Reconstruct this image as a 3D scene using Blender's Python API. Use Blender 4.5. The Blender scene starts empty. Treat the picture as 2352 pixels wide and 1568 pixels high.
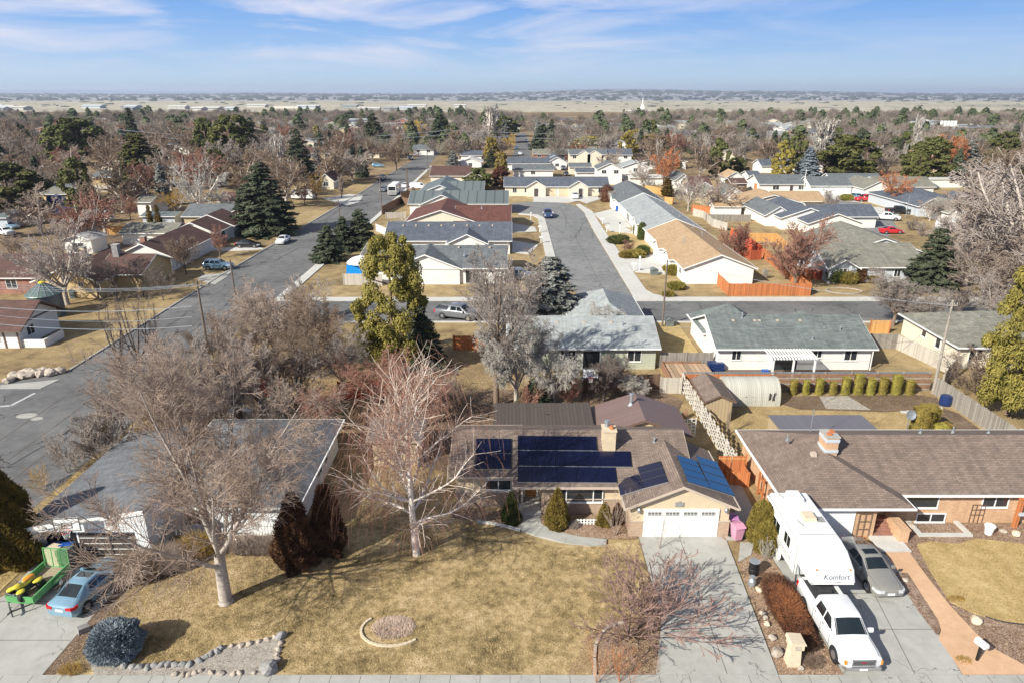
import bpy, bmesh, math, random
import numpy as np
from mathutils import Vector, Matrix, Euler
SC = bpy.context.scene
COL = SC.collection
R = math.radians
# ------------------------------------------------------------ camera
F_PX, CAM_H, TILT, PCX, PCY = 1568.0, 28.0, R(20), 1176.0, 784.0   # pixel numbers of a 2352 x 1568 view
cam = bpy.data.cameras.new('camera'); cam.sensor_width = 36; cam.lens = 24.0
cam.clip_start = 0.5; cam.clip_end = 120000
camo = bpy.data.objects.new('camera', cam); COL.objects.link(camo)
camo.location = (0, 0, CAM_H); camo.rotation_euler = (R(90) - TILT, 0, 0)
SC.camera = camo
# ------------------------------------------------------------ light
SUN_EL = R(34); SUN_DIR = Vector((0.76, 0.65, 0)).normalized()          # travel direction on the ground
sun = bpy.data.lights.new('sun', 'SUN'); sun.energy = 5.0; sun.angle = R(0.53); sun.color = (1, .955, .84)
suno = bpy.data.objects.new('sun', sun); COL.objects.link(suno)
sd = Vector((SUN_DIR.x * math.cos(SUN_EL), SUN_DIR.y * math.cos(SUN_EL), -math.sin(SUN_EL)))
suno.rotation_euler = sd.to_track_quat('-Z', 'Y').to_euler(); suno.location = (-40, -40, 80)
W = bpy.data.worlds.new('World'); SC.world = W; W.use_nodes = True
nt = W.node_tree; nt.nodes.clear()
def N(nt, typ, **kw):
    n = nt.nodes.new(typ)
    for k, v in kw.items():
        if k.startswith('i_'):
            key = k[2:]; n.inputs[int(key) if key.isdigit() else key.replace('_', ' ')].default_value = v
        else: setattr(n, k, v)
    return n
sky = N(nt, 'ShaderNodeTexSky', sky_type='NISHITA', sun_disc=False)
sky.sun_elevation = SUN_EL; sky.sun_rotation = math.atan2(-SUN_DIR.x, -SUN_DIR.y)
sky.altitude = 800; sky.air_density = 1.2; sky.dust_density = 0.15; sky.ozone_density = 4.5
tc = N(nt, 'ShaderNodeTexCoord'); mp = N(nt, 'ShaderNodeMapping'); mp.inputs['Scale'].default_value = (1, 1, 1); mp.inputs['Location'].default_value = (0, 0, 0)
nt.links.new(tc.outputs['Generated'], mp.inputs[0]); nt.links.new(mp.outputs[0], sky.inputs[0])
# thin cirrus: noise on the sky direction, stretched along the horizon
m2 = N(nt, 'ShaderNodeMapping'); m2.inputs['Scale'].default_value = (3.6, 3.6, 24); m2.inputs['Rotation'].default_value = (0, R(1.5), 0); m2.inputs['Location'].default_value = (1.9, .3, 1.3)
nt.links.new(tc.outputs['Generated'], m2.inputs[0])
n1 = N(nt, 'ShaderNodeTexNoise', i_Scale=1.0, i_Detail=8, i_Roughness=.58, i_Distortion=.5); nt.links.new(m2.outputs[0], n1.inputs['Vector'])
r1 = N(nt, 'ShaderNodeValToRGB'); r1.color_ramp.elements[0].position = .42; r1.color_ramp.elements[1].position = .66
nt.links.new(n1.outputs[0], r1.inputs[0])
sep = N(nt, 'ShaderNodeSeparateXYZ'); nt.links.new(tc.outputs['Generated'], sep.inputs[0])
# fewer clouds near the horizon and toward the right
mr = N(nt, 'ShaderNodeMapRange', i_1=.012, i_2=.06, i_3=.0, i_4=1.0); nt.links.new(sep.outputs[2], mr.inputs[0])
mr2 = N(nt, 'ShaderNodeMapRange', i_1=.02, i_2=.30, i_3=1.0, i_4=.30); nt.links.new(sep.outputs[0], mr2.inputs[0])
mu = N(nt, 'ShaderNodeMath', operation='MULTIPLY'); nt.links.new(mr.outputs[0], mu.inputs[0]); nt.links.new(mr2.outputs[0], mu.inputs[1])
mu2 = N(nt, 'ShaderNodeMath', operation='MULTIPLY'); nt.links.new(mu.outputs[0], mu2.inputs[0]); nt.links.new(r1.outputs[0], mu2.inputs[1])
# far white cumulus bank low over the horizon
m3 = N(nt, 'ShaderNodeMapping'); m3.inputs['Scale'].default_value = (9, 9, 90); nt.links.new(tc.outputs['Generated'], m3.inputs[0])
n3 = N(nt, 'ShaderNodeTexNoise', i_Scale=1.0, i_Detail=6, i_Roughness=.6); nt.links.new(m3.outputs[0], n3.inputs['Vector'])
r3 = N(nt, 'ShaderNodeValToRGB'); r3.color_ramp.elements[0].position = .5; r3.color_ramp.elements[1].position = .62; nt.links.new(n3.outputs[0], r3.inputs[0])
mr3 = N(nt, 'ShaderNodeMapRange', i_1=.004, i_2=.012, i_3=.6, i_4=0.0); nt.links.new(sep.outputs[2], mr3.inputs[0])
mu3 = N(nt, 'ShaderNodeMath', operation='MULTIPLY'); nt.links.new(mr3.outputs[0], mu3.inputs[0]); nt.links.new(r3.outputs[0], mu3.inputs[1])
mx1 = N(nt, 'ShaderNodeMath', operation='MAXIMUM'); nt.links.new(mu2.outputs[0], mx1.inputs[0]); nt.links.new(mu3.outputs[0], mx1.inputs[1])
mix = N(nt, 'ShaderNodeMix', data_type='RGBA'); mix.inputs[7].default_value = (12.0, 11.8, 13.2, 1)
# clear winter air: the lowest degrees of the sky run from pale at the horizon to clean blue, then the Nishita sky takes over
lowr = N(nt, 'ShaderNodeValToRGB'); le = lowr.color_ramp.elements
while len(le) < 5: le.new(.5)
for e_, (p_, c_) in zip(le, ((0, (.66, .84, .98)), (.12, (.56, .77, .98)), (.38, (.36, .60, .97)), (.75, (.17, .42, .93)), (1, (.10, .31, .86)))): e_.position = p_; e_.color = (*c_, 1)
lz = N(nt, 'ShaderNodeMapRange', i_1=0.0, i_2=.16); nt.links.new(sep.outputs[2], lz.inputs[0]); nt.links.new(lz.outputs[0], lowr.inputs[0])
lk = N(nt, 'ShaderNodeVectorMath', operation='SCALE'); lk.inputs['Scale'].default_value = 13.0; nt.links.new(lowr.outputs[0], lk.inputs[0])
lb_ = N(nt, 'ShaderNodeMapRange', i_1=.13, i_2=.40, i_3=0.0, i_4=1.0); nt.links.new(sep.outputs[2], lb_.inputs[0])
lm = N(nt, 'ShaderNodeMix', data_type='RGBA'); nt.links.new(lb_.outputs[0], lm.inputs[0]); nt.links.new(lk.outputs[0], lm.inputs[6]); nt.links.new(sky.outputs[0], lm.inputs[7])
nt.links.new(mx1.outputs[0], mix.inputs[0]); nt.links.new(lm.outputs[2], mix.inputs[6])
bg = N(nt, 'ShaderNodeBackground', i_Strength=0.05); nt.links.new(mix.outputs[2], bg.inputs[0])
wo = N(nt, 'ShaderNodeOutputWorld'); nt.links.new(bg.outputs[0], wo.inputs[0])
SC.view_settings.view_transform = 'Standard'; SC.view_settings.look = 'None'
SC.view_settings.exposure = 0.53; SC.view_settings.gamma = 1
SC.cycles.max_bounces = 6; SC.cycles.transparent_max_bounces = 8; SC.cycles.volume_bounces = 0
# ------------------------------------------------------------ surveying: where a sight line meets the ground, a wall plane or a roof plane
KT = {'1':(0,995.3,.3653),'2':(689.1,880.5,.4384),'3':(1454.7,918.8,.4141),'4':(0,535.9,.3418),'5':(689.1,535.9,.3581),'6':(1454.7,574.2,.3815),
'a':(0,183.8,.3255),'b':(689.1,183.8,.2604),'c':(1225,183.8,.2604),'d':(1761,183.8,.2513),'e':(0,382.8,.2604),'f':(612.5,382.8,.293),'g':(1225,382.8,.293),'h':(1761,382.8,.2513),'D':(0,0,1)}
def ray(t, x, y):
    k = KT[t]; x = k[0] + x * k[2]; y = k[1] + y * k[2]
    a = (x - PCX) / F_PX; b = -(y - PCY) / F_PX
    return Vector((a, math.cos(TILT) + b * math.sin(TILT), -math.sin(TILT) + b * math.cos(TILT)))
def G(t, x, y, z=0.0):
    r = ray(t, x, y); s = (z - CAM_H) / r.z
    return (r.x * s, r.y * s)
def V(t, x, y, Y):
    r = ray(t, x, y); s = Y / r.y
    return (r.x * s, CAM_H + r.z * s)
def RP(t, x, y, p, n):
    r = ray(t, x, y); c = Vector((0, 0, CAM_H)); n = Vector(n)
    s = (Vector(p) - c).dot(n) / r.dot(n)
    return c + r * s
# ------------------------------------------------------------ materials
MATS = {}
def new_mat(name):
    m = bpy.data.materials.new(name); m.use_nodes = True; t = m.node_tree; t.nodes.clear()
    o = t.nodes.new('ShaderNodeOutputMaterial'); b = t.nodes.new('ShaderNodeBsdfPrincipled'); t.links.new(b.outputs[0], o.inputs[0])
    MATS[name] = m; return m, t, b
def c4(c): return (c[0], c[1], c[2], 1)
def sc(c, k): return tuple(min(1, v * k) for v in c)
def plain(name, c, rough=.6, var=.12, scale=3.0, metal=0.0, spec=.5, coat=0.0, rnd=0.0):
    m, t, b = new_mat(name)
    tcn = N(t, 'ShaderNodeTexCoord'); n = N(t, 'ShaderNodeTexNoise', i_Scale=scale, i_Detail=5, i_Roughness=.65)
    t.links.new(tcn.outputs['Object'], n.inputs['Vector'])
    mx = N(t, 'ShaderNodeMix', data_type='RGBA'); mx.inputs[6].default_value = c4(sc(c, 1 - var)); mx.inputs[7].default_value = c4(sc(c, 1 + var))
    r = N(t, 'ShaderNodeMapRange', i_1=.3, i_2=.7); t.links.new(n.outputs[0], r.inputs[0]); t.links.new(r.outputs[0], mx.inputs[0])
    out = mx.outputs[2]
    if rnd:
        oi = N(t, 'ShaderNodeObjectInfo'); hs = N(t, 'ShaderNodeHueSaturation')
        a = N(t, 'ShaderNodeMapRange', i_3=1 - rnd, i_4=1 + rnd); t.links.new(oi.outputs['Random'], a.inputs[0]); t.links.new(a.outputs[0], hs.inputs['Value'])
        t.links.new(out, hs.inputs['Color']); out = hs.outputs[0]
    t.links.new(out, b.inputs['Base Color'])
    b.inputs['Roughness'].default_value = rough; b.inputs['Metallic'].default_value = metal
    b.inputs['Specular IOR Level'].default_value = spec; b.inputs['Coat Weight'].default_value = coat; b.inputs['Coat Roughness'].default_value = .08
    return m
def brick(name, c1, c2, mortar, bw, bh, ms=.01, rough=.85, off=.5, bump=.3, blot=.18, spec=.3):
    """rows of shingles / bricks / boards laid out on the face's own metre grid (UV)"""
    m, t, b = new_mat(name)
    uv = N(t, 'ShaderNodeUVMap'); br = N(t, 'ShaderNodeTexBrick', offset=off)
    br.inputs['Color1'].default_value = c4(c1); br.inputs['Color2'].default_value = c4(c2); br.inputs['Mortar'].default_value = c4(mortar)
    br.inputs['Scale'].default_value = 1; br.inputs['Mortar Size'].default_value = ms; br.inputs['Brick Width'].default_value = bw; br.inputs['Row Height'].default_value = bh
    br.inputs['Mortar Smooth'].default_value = .3
    t.links.new(uv.outputs[0], br.inputs['Vector'])
    tcn = N(t, 'ShaderNodeTexCoord'); n = N(t, 'ShaderNodeTexNoise', i_Scale=.6, i_Detail=7, i_Roughness=.7); t.links.new(tcn.outputs['Object'], n.inputs['Vector'])
    r = N(t, 'ShaderNodeMapRange', i_1=.3, i_2=.7, i_3=1 - blot, i_4=1 + blot); t.links.new(n.outputs[0], r.inputs[0])
    fn = N(t, 'ShaderNodeTexNoise', i_Scale=9.0, i_Detail=4, i_Roughness=.8); t.links.new(uv.outputs[0], fn.inputs['Vector']); fr_ = N(t, 'ShaderNodeMapRange', i_1=.3, i_2=.7, i_3=1 - blot * 1.2, i_4=1 + blot * 1.2); t.links.new(fn.outputs[0], fr_.inputs[0])
    sv = N(t, 'ShaderNodeMapping'); sv.inputs['Scale'].default_value = (2.2, .22, 1); t.links.new(uv.outputs[0], sv.inputs[0]); sn = N(t, 'ShaderNodeTexNoise', i_Scale=1.0, i_Detail=5, i_Roughness=.6); t.links.new(sv.outputs[0], sn.inputs['Vector'])
    sr = N(t, 'ShaderNodeMapRange', i_1=.35, i_2=.65, i_3=1 - blot * .8, i_4=1 + blot * .8); t.links.new(sn.outputs[0], sr.inputs[0])
    q1 = N(t, 'ShaderNodeMath', operation='MULTIPLY'); t.links.new(r.outputs[0], q1.inputs[0]); t.links.new(fr_.outputs[0], q1.inputs[1]); q2 = N(t, 'ShaderNodeMath', operation='MULTIPLY'); t.links.new(q1.outputs[0], q2.inputs[0]); t.links.new(sr.outputs[0], q2.inputs[1])
    hs = N(t, 'ShaderNodeHueSaturation'); t.links.new(br.outputs[0], hs.inputs['Color']); t.links.new(q2.outputs[0], hs.inputs['Value'])
    t.links.new(hs.outputs[0], b.inputs['Base Color']); b.inputs['Roughness'].default_value = rough; b.inputs['Specular IOR Level'].default_value = spec
    if bump:
        bp = N(t, 'ShaderNodeBump', i_Strength=bump, i_Distance=.02); t.links.new(br.outputs['Fac'], bp.inputs['Height']); bp.invert = True
        t.links.new(bp.outputs[0], b.inputs['Normal'])
    return m
def stripe(name, c1, c2, w, rough=.6, bump=.5, metal=0.0, axis=0, blot=.15, dirt=None):
    """boards or ribs of width w across the face's own grid (UV)"""
    m, t, b = new_mat(name)
    uv = N(t, 'ShaderNodeUVMap'); sp = N(t, 'ShaderNodeSeparateXYZ'); t.links.new(uv.outputs[0], sp.inputs[0])
    d = N(t, 'ShaderNodeMath', operation='DIVIDE'); d.inputs[1].default_value = w; t.links.new(sp.outputs[axis], d.inputs[0])
    fr = N(t, 'ShaderNodeMath', operation='FRACT'); t.links.new(d.outputs[0], fr.inputs[0])
    fl = N(t, 'ShaderNodeMath', operation='FLOOR'); t.links.new(d.outputs[0], fl.inputs[0])
    wn = N(t, 'ShaderNodeTexWhiteNoise', noise_dimensions='1D'); t.links.new(fl.outputs[0], wn.inputs['W'])
    pp = N(t, 'ShaderNodeMath', operation='GREATER_THAN'); pp.inputs[1].default_value = .14; t.links.new(fr.outputs[0], pp.inputs[0])
    mx = N(t, 'ShaderNodeMix', data_type='RGBA'); mx.inputs[6].default_value = c4(c2); mx.inputs[7].default_value = c4(c1); t.links.new(pp.outputs[0], mx.inputs[0])
    tcn = N(t, 'ShaderNodeTexCoord'); n = N(t, 'ShaderNodeTexNoise', i_Scale=1.3, i_Detail=7, i_Roughness=.7); t.links.new(tcn.outputs['Object'], n.inputs['Vector'])
    ad = N(t, 'ShaderNodeMath', operation='ADD'); t.links.new(n.outputs[0], ad.inputs[0]); t.links.new(wn.outputs[0], ad.inputs[1])
    r = N(t, 'ShaderNodeMapRange', i_1=.4, i_2=1.6, i_3=1 - blot, i_4=1 + blot); t.links.new(ad.outputs[0], r.inputs[0])
    hs = N(t, 'ShaderNodeHueSaturation'); t.links.new(mx.outputs[2], hs.inputs['Color']); t.links.new(r.outputs[0], hs.inputs['Value'])
    t.links.new(hs.outputs[0], b.inputs['Base Color']); b.inputs['Roughness'].default_value = rough; b.inputs['Metallic'].default_value = metal
    bp = N(t, 'ShaderNodeBump', i_Strength=bump, i_Distance=.02); t.links.new(pp.outputs[0], bp.inputs['Height']); t.links.new(bp.outputs[0], b.inputs['Normal'])
    return m
def ground_mat(name, cols, scales=(0.05, .6, 9.0), rough=.95, bump=.6, weights=(.35, .3, .35), lo=.33, hi=.67, cracks=None, bd=.05):
    m, t, b = new_mat(name)
    tcn = N(t, 'ShaderNodeTexCoord'); acc = None
    for s, w in zip(scales, weights):
        n = N(t, 'ShaderNodeTexNoise', i_Scale=s, i_Detail=6, i_Roughness=.65); t.links.new(tcn.outputs['Object'], n.inputs['Vector'])
        k = N(t, 'ShaderNodeMath', operation='MULTIPLY'); k.inputs[1].default_value = w; t.links.new(n.outputs[0], k.inputs[0])
        if acc is None: acc = k.outputs[0]
        else:
            a = N(t, 'ShaderNodeMath', operation='ADD'); t.links.new(acc, a.inputs[0]); t.links.new(k.outputs[0], a.inputs[1]); acc = a.outputs[0]
        fine = n.outputs[0]
    rr = N(t, 'ShaderNodeMapRange', i_1=lo, i_2=hi); t.links.new(acc, rr.inputs[0])
    cr = N(t, 'ShaderNodeValToRGB'); el = cr.color_ramp.elements
    for i, c in enumerate(cols):
        p = i / (len(cols) - 1)
        e = el[i] if i < 2 else el.new(p)
        e.position = p; e.color = c4(c)
    if len(cols) > 2:
        for i, c in enumerate(cols): el[i].position = i / (len(cols) - 1); el[i].color = c4(c)
    t.links.new(rr.outputs[0], cr.inputs[0]); out = cr.outputs[0]
    if cracks:
        scale, cc, wd = cracks
        vo = N(t, 'ShaderNodeTexVoronoi', feature='DISTANCE_TO_EDGE', i_Scale=scale)
        nw = N(t, 'ShaderNodeTexNoise', i_Scale=2.0, i_Detail=4); t.links.new(tcn.outputs['Object'], nw.inputs['Vector'])
        vm = N(t, 'ShaderNodeVectorMath', operation='ADD'); t.links.new(tcn.outputs['Object'], vm.inputs[0]); t.links.new(nw.outputs['Color'], vm.inputs[1])
        t.links.new(vm.outputs[0], vo.inputs['Vector'])
        gt = N(t, 'ShaderNodeMath', operation='LESS_THAN'); gt.inputs[1].default_value = wd; t.links.new(vo.outputs[0], gt.inputs[0])
        n2 = N(t, 'ShaderNodeTexNoise', i_Scale=.35, i_Detail=2); t.links.new(tcn.outputs['Object'], n2.inputs['Vector'])
        g2 = N(t, 'ShaderNodeMath', operation='GREATER_THAN'); g2.inputs[1].default_value = .5; t.links.new(n2.outputs[0], g2.inputs[0])
        ml = N(t, 'ShaderNodeMath', operation='MULTIPLY'); t.links.new(gt.outputs[0], ml.inputs[0]); t.links.new(g2.outputs[0], ml.inputs[1])
        mx = N(t, 'ShaderNodeMix', data_type='RGBA'); mx.inputs[7].default_value = c4(cc); t.links.new(ml.outputs[0], mx.inputs[0]); t.links.new(out, mx.inputs[6]); out = mx.outputs[2]
    t.links.new(out, b.inputs['Base Color']); b.inputs['Roughness'].default_value = rough; b.inputs['Specular IOR Level'].default_value = .2
    if bump:
        bp = N(t, 'ShaderNodeBump', i_Strength=bump, i_Distance=bd); t.links.new(fine, bp.inputs['Height']); t.links.new(bp.outputs[0], b.inputs['Normal'])
    return m
def leafmat(name, cols, scale=.9, rnd=.15, rough=.75):
    m, t, b = new_mat(name)
    tcn = N(t, 'ShaderNodeTexCoord'); n = N(t, 'ShaderNodeTexNoise', i_Scale=scale, i_Detail=6, i_Roughness=.75); t.links.new(tcn.outputs['Object'], n.inputs['Vector'])
    cr = N(t, 'ShaderNodeValToRGB'); el = cr.color_ramp.elements
    while len(el) < len(cols): el.new(.5)
    for i, c in enumerate(cols): el[i].position = .3 + .4 * i / (len(cols) - 1); el[i].color = c4(c)
    t.links.new(n.outputs[0], cr.inputs[0])
    oi = N(t, 'ShaderNodeObjectInfo'); hs = N(t, 'ShaderNodeHueSaturation')
    a = N(t, 'ShaderNodeMapRange', i_3=1 - rnd, i_4=1 + rnd); t.links.new(oi.outputs['Random'], a.inputs[0]); t.links.new(a.outputs[0], hs.inputs['Value'])
    h = N(t, 'ShaderNodeMapRange', i_3=.5 - rnd * .12, i_4=.5 + rnd * .12); t.links.new(oi.outputs['Random'], h.inputs[0]); t.links.new(h.outputs[0], hs.inputs['Hue'])
    t.links.new(cr.outputs[0], hs.inputs['Color']); t.links.new(hs.outputs[0], b.inputs['Base Color'])
    b.inputs['Roughness'].default_value = rough; b.inputs['Specular IOR Level'].default_value = .25
    return m
M = MATS
# roofs
brick('roof_brown', (.25,.19,.155), (.18,.138,.115), (.095,.073,.062), .45, .15, .014, blot=.15)
brick('roof_brown_far', (.135,.075,.062), (.10,.058,.05), (.06,.035,.03), .9, .3, .02, blot=.12)
brick('roof_red', (.16,.07,.055), (.12,.052,.042), (.08,.035,.03), .9, .3, .02)
brick('roof_grey', (.17,.185,.195), (.11,.122,.132), (.075,.083,.09), .7, .2, .012, blot=.12)
brick('roof_pale', (.37,.395,.395), (.28,.30,.305), (.20,.22,.225), .7, .2, .012, blot=.14)
brick('roof_green', (.18,.20,.195), (.125,.145,.142), (.09,.10,.10), .7, .2, .012)
brick('roof_slate', (.125,.14,.17), (.085,.098,.125), (.055,.065,.085), .7, .2, .012)
brick('roof_tan', (.47,.33,.20), (.38,.26,.155), (.29,.20,.12), .7, .2, .012, blot=.1)
brick('roof_olive', (.25,.24,.20), (.17,.165,.14), (.12,.12,.10), .8, .22, .014, blot=.16)
brick('roof_left', (.175,.185,.20), (.125,.133,.145), (.10,.105,.115), .5, .17, .014, blot=.2)
stripe('roof_metal', (.20,.135,.12), (.10,.07,.062), .23, rough=.5, bump=.6, blot=.08)
stripe('roof_dark', (.085,.068,.06), (.05,.04,.036), .3, rough=.7, bump=.3, blot=.1)
stripe('roof_violet', (.17,.16,.18), (.10,.095,.105), .22, rough=.5, blot=.08)
stripe('roof_ribbed', (.13,.155,.16), (.07,.09,.092), 2.2, rough=.6, blot=.15)
# walls
brick('brick_tan', (.44,.31,.22), (.36,.24,.165), (.48,.40,.32), .22, .075, .010, blot=.1)
brick('brick_orange', (.60,.36,.20), (.50,.27,.14), (.55,.45,.34), .24, .08, .010, blot=.12)
brick('brick_red', (.33,.13,.085), (.26,.10,.07), (.36,.27,.22), .24, .08, .010)
plain('stucco_beige', (.60,.49,.34), .9, .05, 2); plain('stucco_white', (.78,.77,.73), .9, .04, 2); plain('stucco_yellow', (.56,.42,.22), .9, .06, 2)
brick('siding_white', (.78,.77,.73), (.76,.75,.71), (.58,.58,.56), 8, .2, .012, .7, bump=.3, blot=.05)
brick('siding_cream', (.72,.66,.53), (.70,.64,.51), (.55,.5,.42), 8, .2, .012, .7, bump=.3, blot=.05)
brick('siding_blue', (.52,.56,.60), (.50,.54,.58), (.38,.41,.45), 8, .2, .012, .7, bump=.3, blot=.05)
brick('siding_green', (.46,.48,.38), (.44,.46,.36), (.32,.34,.27), 8, .18, .012, .7, bump=.3, blot=.06)
brick('siding_tan', (.50,.42,.29), (.48,.4,.27), (.35,.29,.2), 8, .2, .012, .7, bump=.3, blot=.05)
brick('siding_brown', (.15,.09,.06), (.13,.08,.055), (.08,.05,.035), 8, .25, .012, .8)
stripe('board_white', (.80,.82,.83), (.34,.37,.40), .2, blot=.05, bump=.8)
stripe('board_tan', (.44,.34,.21), (.30,.23,.14), .3, blot=.08)
plain('trim_white', (.82,.82,.80), .55, .04, 4); plain('trim_beige', (.52,.43,.35), .6, .06, 4); plain('trim_dark', (.07,.055,.05), .6); plain('trim_brown', (.16,.10,.075), .7)
m, t, b = new_mat('glass'); b.inputs['Base Color'].default_value = (.03, .036, .042, 1); b.inputs['Roughness'].default_value = .06; b.inputs['Specular IOR Level'].default_value = .9
m, t, b = new_mat('car_glass'); b.inputs['Base Color'].default_value = (.012, .018, .022, 1); b.inputs['Roughness'].default_value = .04; b.inputs['Specular IOR Level'].default_value = .8
def solar(name, c1, c2):
    m, t, b = new_mat(name)
    uv = N(t, 'ShaderNodeUVMap'); br = N(t, 'ShaderNodeTexBrick', offset=0)
    br.inputs['Color1'].default_value = c4(c1); br.inputs['Color2'].default_value = c4(sc(c1, .93)); br.inputs['Mortar'].default_value = c4(c2)
    br.inputs['Scale'].default_value = 1; br.inputs['Mortar Size'].default_value = .004; br.inputs['Brick Width'].default_value = .16; br.inputs['Row Height'].default_value = .16
    t.links.new(uv.outputs[0], br.inputs['Vector']); t.links.new(br.outputs[0], b.inputs['Base Color'])
    b.inputs['Roughness'].default_value = .12; b.inputs['Specular IOR Level'].default_value = .5; return m
solar('solar_dark', (.006, .008, .030), (.010, .013, .04)); solar('solar_blue', (.004, .07, .20), (.02, .12, .30))
plain('alu', (.55,.57,.6), .35, .05, metal=.7); plain('galv', (.42,.46,.5), .4, .15, 5, metal=.6); plain('steel_dark', (.05,.05,.055), .5)
plain('rubber', (.02,.02,.022), .8); plain('rim', (.5,.51,.53), .3, .05, metal=.8); plain('black', (.012,.012,.014), .5); plain('chrome', (.6,.6,.62), .15, .02, metal=.9)
plain('terracotta', (.5,.17,.07), .8); plain('wood_door', (.5,.22,.05), .5, .2, 5)
# fences and timber
stripe('fence_orange', (.52,.185,.065), (.25,.08,.03), .14, .8, .5, blot=.25); stripe('fence_red', (.42,.10,.045), (.19,.045,.02), .14, .8, .5, blot=.25)
stripe('fence_gold', (.62,.34,.12), (.35,.18,.06), .14, .8, .5, blot=.2); stripe('fence_grey', (.30,.27,.235), (.13,.115,.10), .14, .9, .5, blot=.3)
stripe('fence_brown', (.20,.12,.08), (.09,.055,.04), .14, .9, .5, blot=.3); stripe('fence_pale', (.5,.46,.40), (.28,.25,.21), .14, .9, .5, blot=.2)
stripe('fence_scarlet', (.62,.10,.04), (.35,.05,.02), .14, .8, .4, blot=.1)
plain('timber_grey', (.32,.285,.245), .9, .3, 4); plain('timber_brown', (.27,.15,.09), .9, .35, 3); plain('timber_dark', (.10,.075,.06), .9, .3, 3); plain('pole_wood', (.16,.125,.105), .9, .3, 3)
plain('lattice', (.58,.54,.48), .9, .2, 5)
# ground
ground_mat('grass', [(.105,.077,.045),(.245,.178,.092),(.375,.28,.145),(.48,.37,.22)], (.04,.5,7), weights=(.42,.33,.25), lo=.38, hi=.62, bd=.04)
ground_mat('lawn', [(.12,.09,.042),(.29,.215,.105),(.46,.345,.18),(.61,.48,.30)], (.3,2.2,11), weights=(.42,.32,.26), lo=.40, hi=.60, bump=1, bd=.06)
ground_mat('straw', [(.27,.19,.08),(.42,.31,.14),(.56,.43,.23)], (.2,1.5,9), weights=(.35,.3,.35), lo=.40, hi=.60, bump=.8, bd=.05)
ground_mat('soil', [(.09,.06,.042),(.16,.112,.078),(.24,.18,.13)], (.3,2.5,14), lo=.40, hi=.60, bump=1, bd=.05)
ground_mat('mulch', [(.12,.075,.05),(.27,.18,.13),(.46,.36,.28)], (.5,5,16), weights=(.2,.3,.5), lo=.42, hi=.58, bump=1, bd=.06)
ground_mat('asphalt', [(.10,.10,.102),(.155,.155,.157),(.215,.213,.21)], (.09,.8,22), weights=(.45,.3,.25), lo=.39, hi=.61, bump=.25, bd=.01, cracks=(.14,(.05,.05,.052),.007))
ground_mat('asphalt_pale', [(.165,.168,.17),(.215,.217,.218),(.27,.27,.268)], (.10,.8,22), weights=(.4,.35,.25), lo=.39, hi=.61, bump=.25, bd=.01, cracks=(.22,(.07,.07,.07),.009))
ground_mat('concrete', [(.30,.30,.28),(.385,.38,.355),(.45,.445,.42)], (.25,1.6,20), weights=(.4,.35,.25), lo=.36, hi=.64, bump=.2, bd=.01, cracks=(.28,(.16,.15,.14),.0035))
ground_mat('concrete_pale', [(.44,.43,.40),(.54,.53,.50),(.62,.61,.58)], (.2,1.6,20), lo=.36, hi=.64, bump=.1, bd=.01)
ground_mat('salmon', [(.50,.315,.19),(.58,.375,.235),(.66,.44,.29)], (.3,2,22), lo=.38, hi=.62, bump=.2, bd=.01)
ground_mat('gravel', [(.14,.12,.105),(.42,.38,.33),(.66,.62,.57)], (3,14,26), weights=(.2,.4,.4), lo=.40, hi=.60, bump=1, bd=.06)
plain('paint_line', (.5,.5,.5), .8, .2, 6); plain('stone', (.42,.36,.30), .85, .3, 5); plain('stone_grey', (.27,.265,.26), .9, .3, 5); plain('stone_beige', (.62,.52,.38), .9, .1, 4)
# bark and foliage
plain('bark_grey', (.42,.365,.32), .9, .3, 6); plain('bark_dark', (.10,.08,.07), .9, .3, 6); plain('bark_birch', (.74,.66,.60), .8, .35, 5); plain('bark_brown', (.19,.135,.10), .9, .3, 6)
plain('twig_grey', (.36,.305,.27), .9, .25, 1.2, rnd=.18); plain('twig_pink', (.375,.295,.245), .9, .25, 1.0, rnd=.15); plain('twig_brown', (.25,.18,.13), .9, .3, 1.0, rnd=.15)
plain('twig_red', (.33,.17,.125), .9, .3, 1.0, rnd=.1); plain('twig_orange', (.50,.20,.085), .9, .25, 1.0, rnd=.1); plain('twig_silver', (.43,.40,.36), .9, .2, 1.0, rnd=.1); plain('twig_dark', (.20,.16,.14), .9, .3, 1.0, rnd=.15)
plain('twig_gold', (.42,.27,.07), .9, .25, 1.0, rnd=.1); plain('twig_yellow', (.6,.40,.07), .9, .25, 1.0, rnd=.1)
leafmat('leaf_pine', [(.045,.055,.02),(.10,.105,.032),(.18,.17,.055)]); leafmat('leaf_spruce', [(.03,.045,.028),(.07,.085,.05),(.14,.15,.09)])
leafmat('leaf_blue', [(.13,.16,.18),(.24,.28,.32),(.38,.42,.47)]); leafmat('leaf_yellow', [(.10,.095,.025),(.235,.205,.045),(.40,.33,.085)])
leafmat('leaf_thuja', [(.07,.055,.014),(.17,.125,.025),(.27,.18,.04)], 1.6); leafmat('leaf_olive', [(.12,.10,.025),(.25,.20,.045),(.38,.30,.075)], 1.6)
leafmat('leaf_green', [(.04,.055,.018),(.085,.105,.03),(.16,.17,.05)], 2.0); leafmat('leaf_rust', [(.05,.022,.014),(.11,.05,.028),(.19,.09,.045)], 1.6); leafmat('leaf_grey', [(.12,.13,.115),(.22,.225,.205),(.34,.34,.32)])
leafmat('leaf_dead', [(.16,.10,.055),(.28,.175,.10),(.42,.29,.18)], 2.0)
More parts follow.
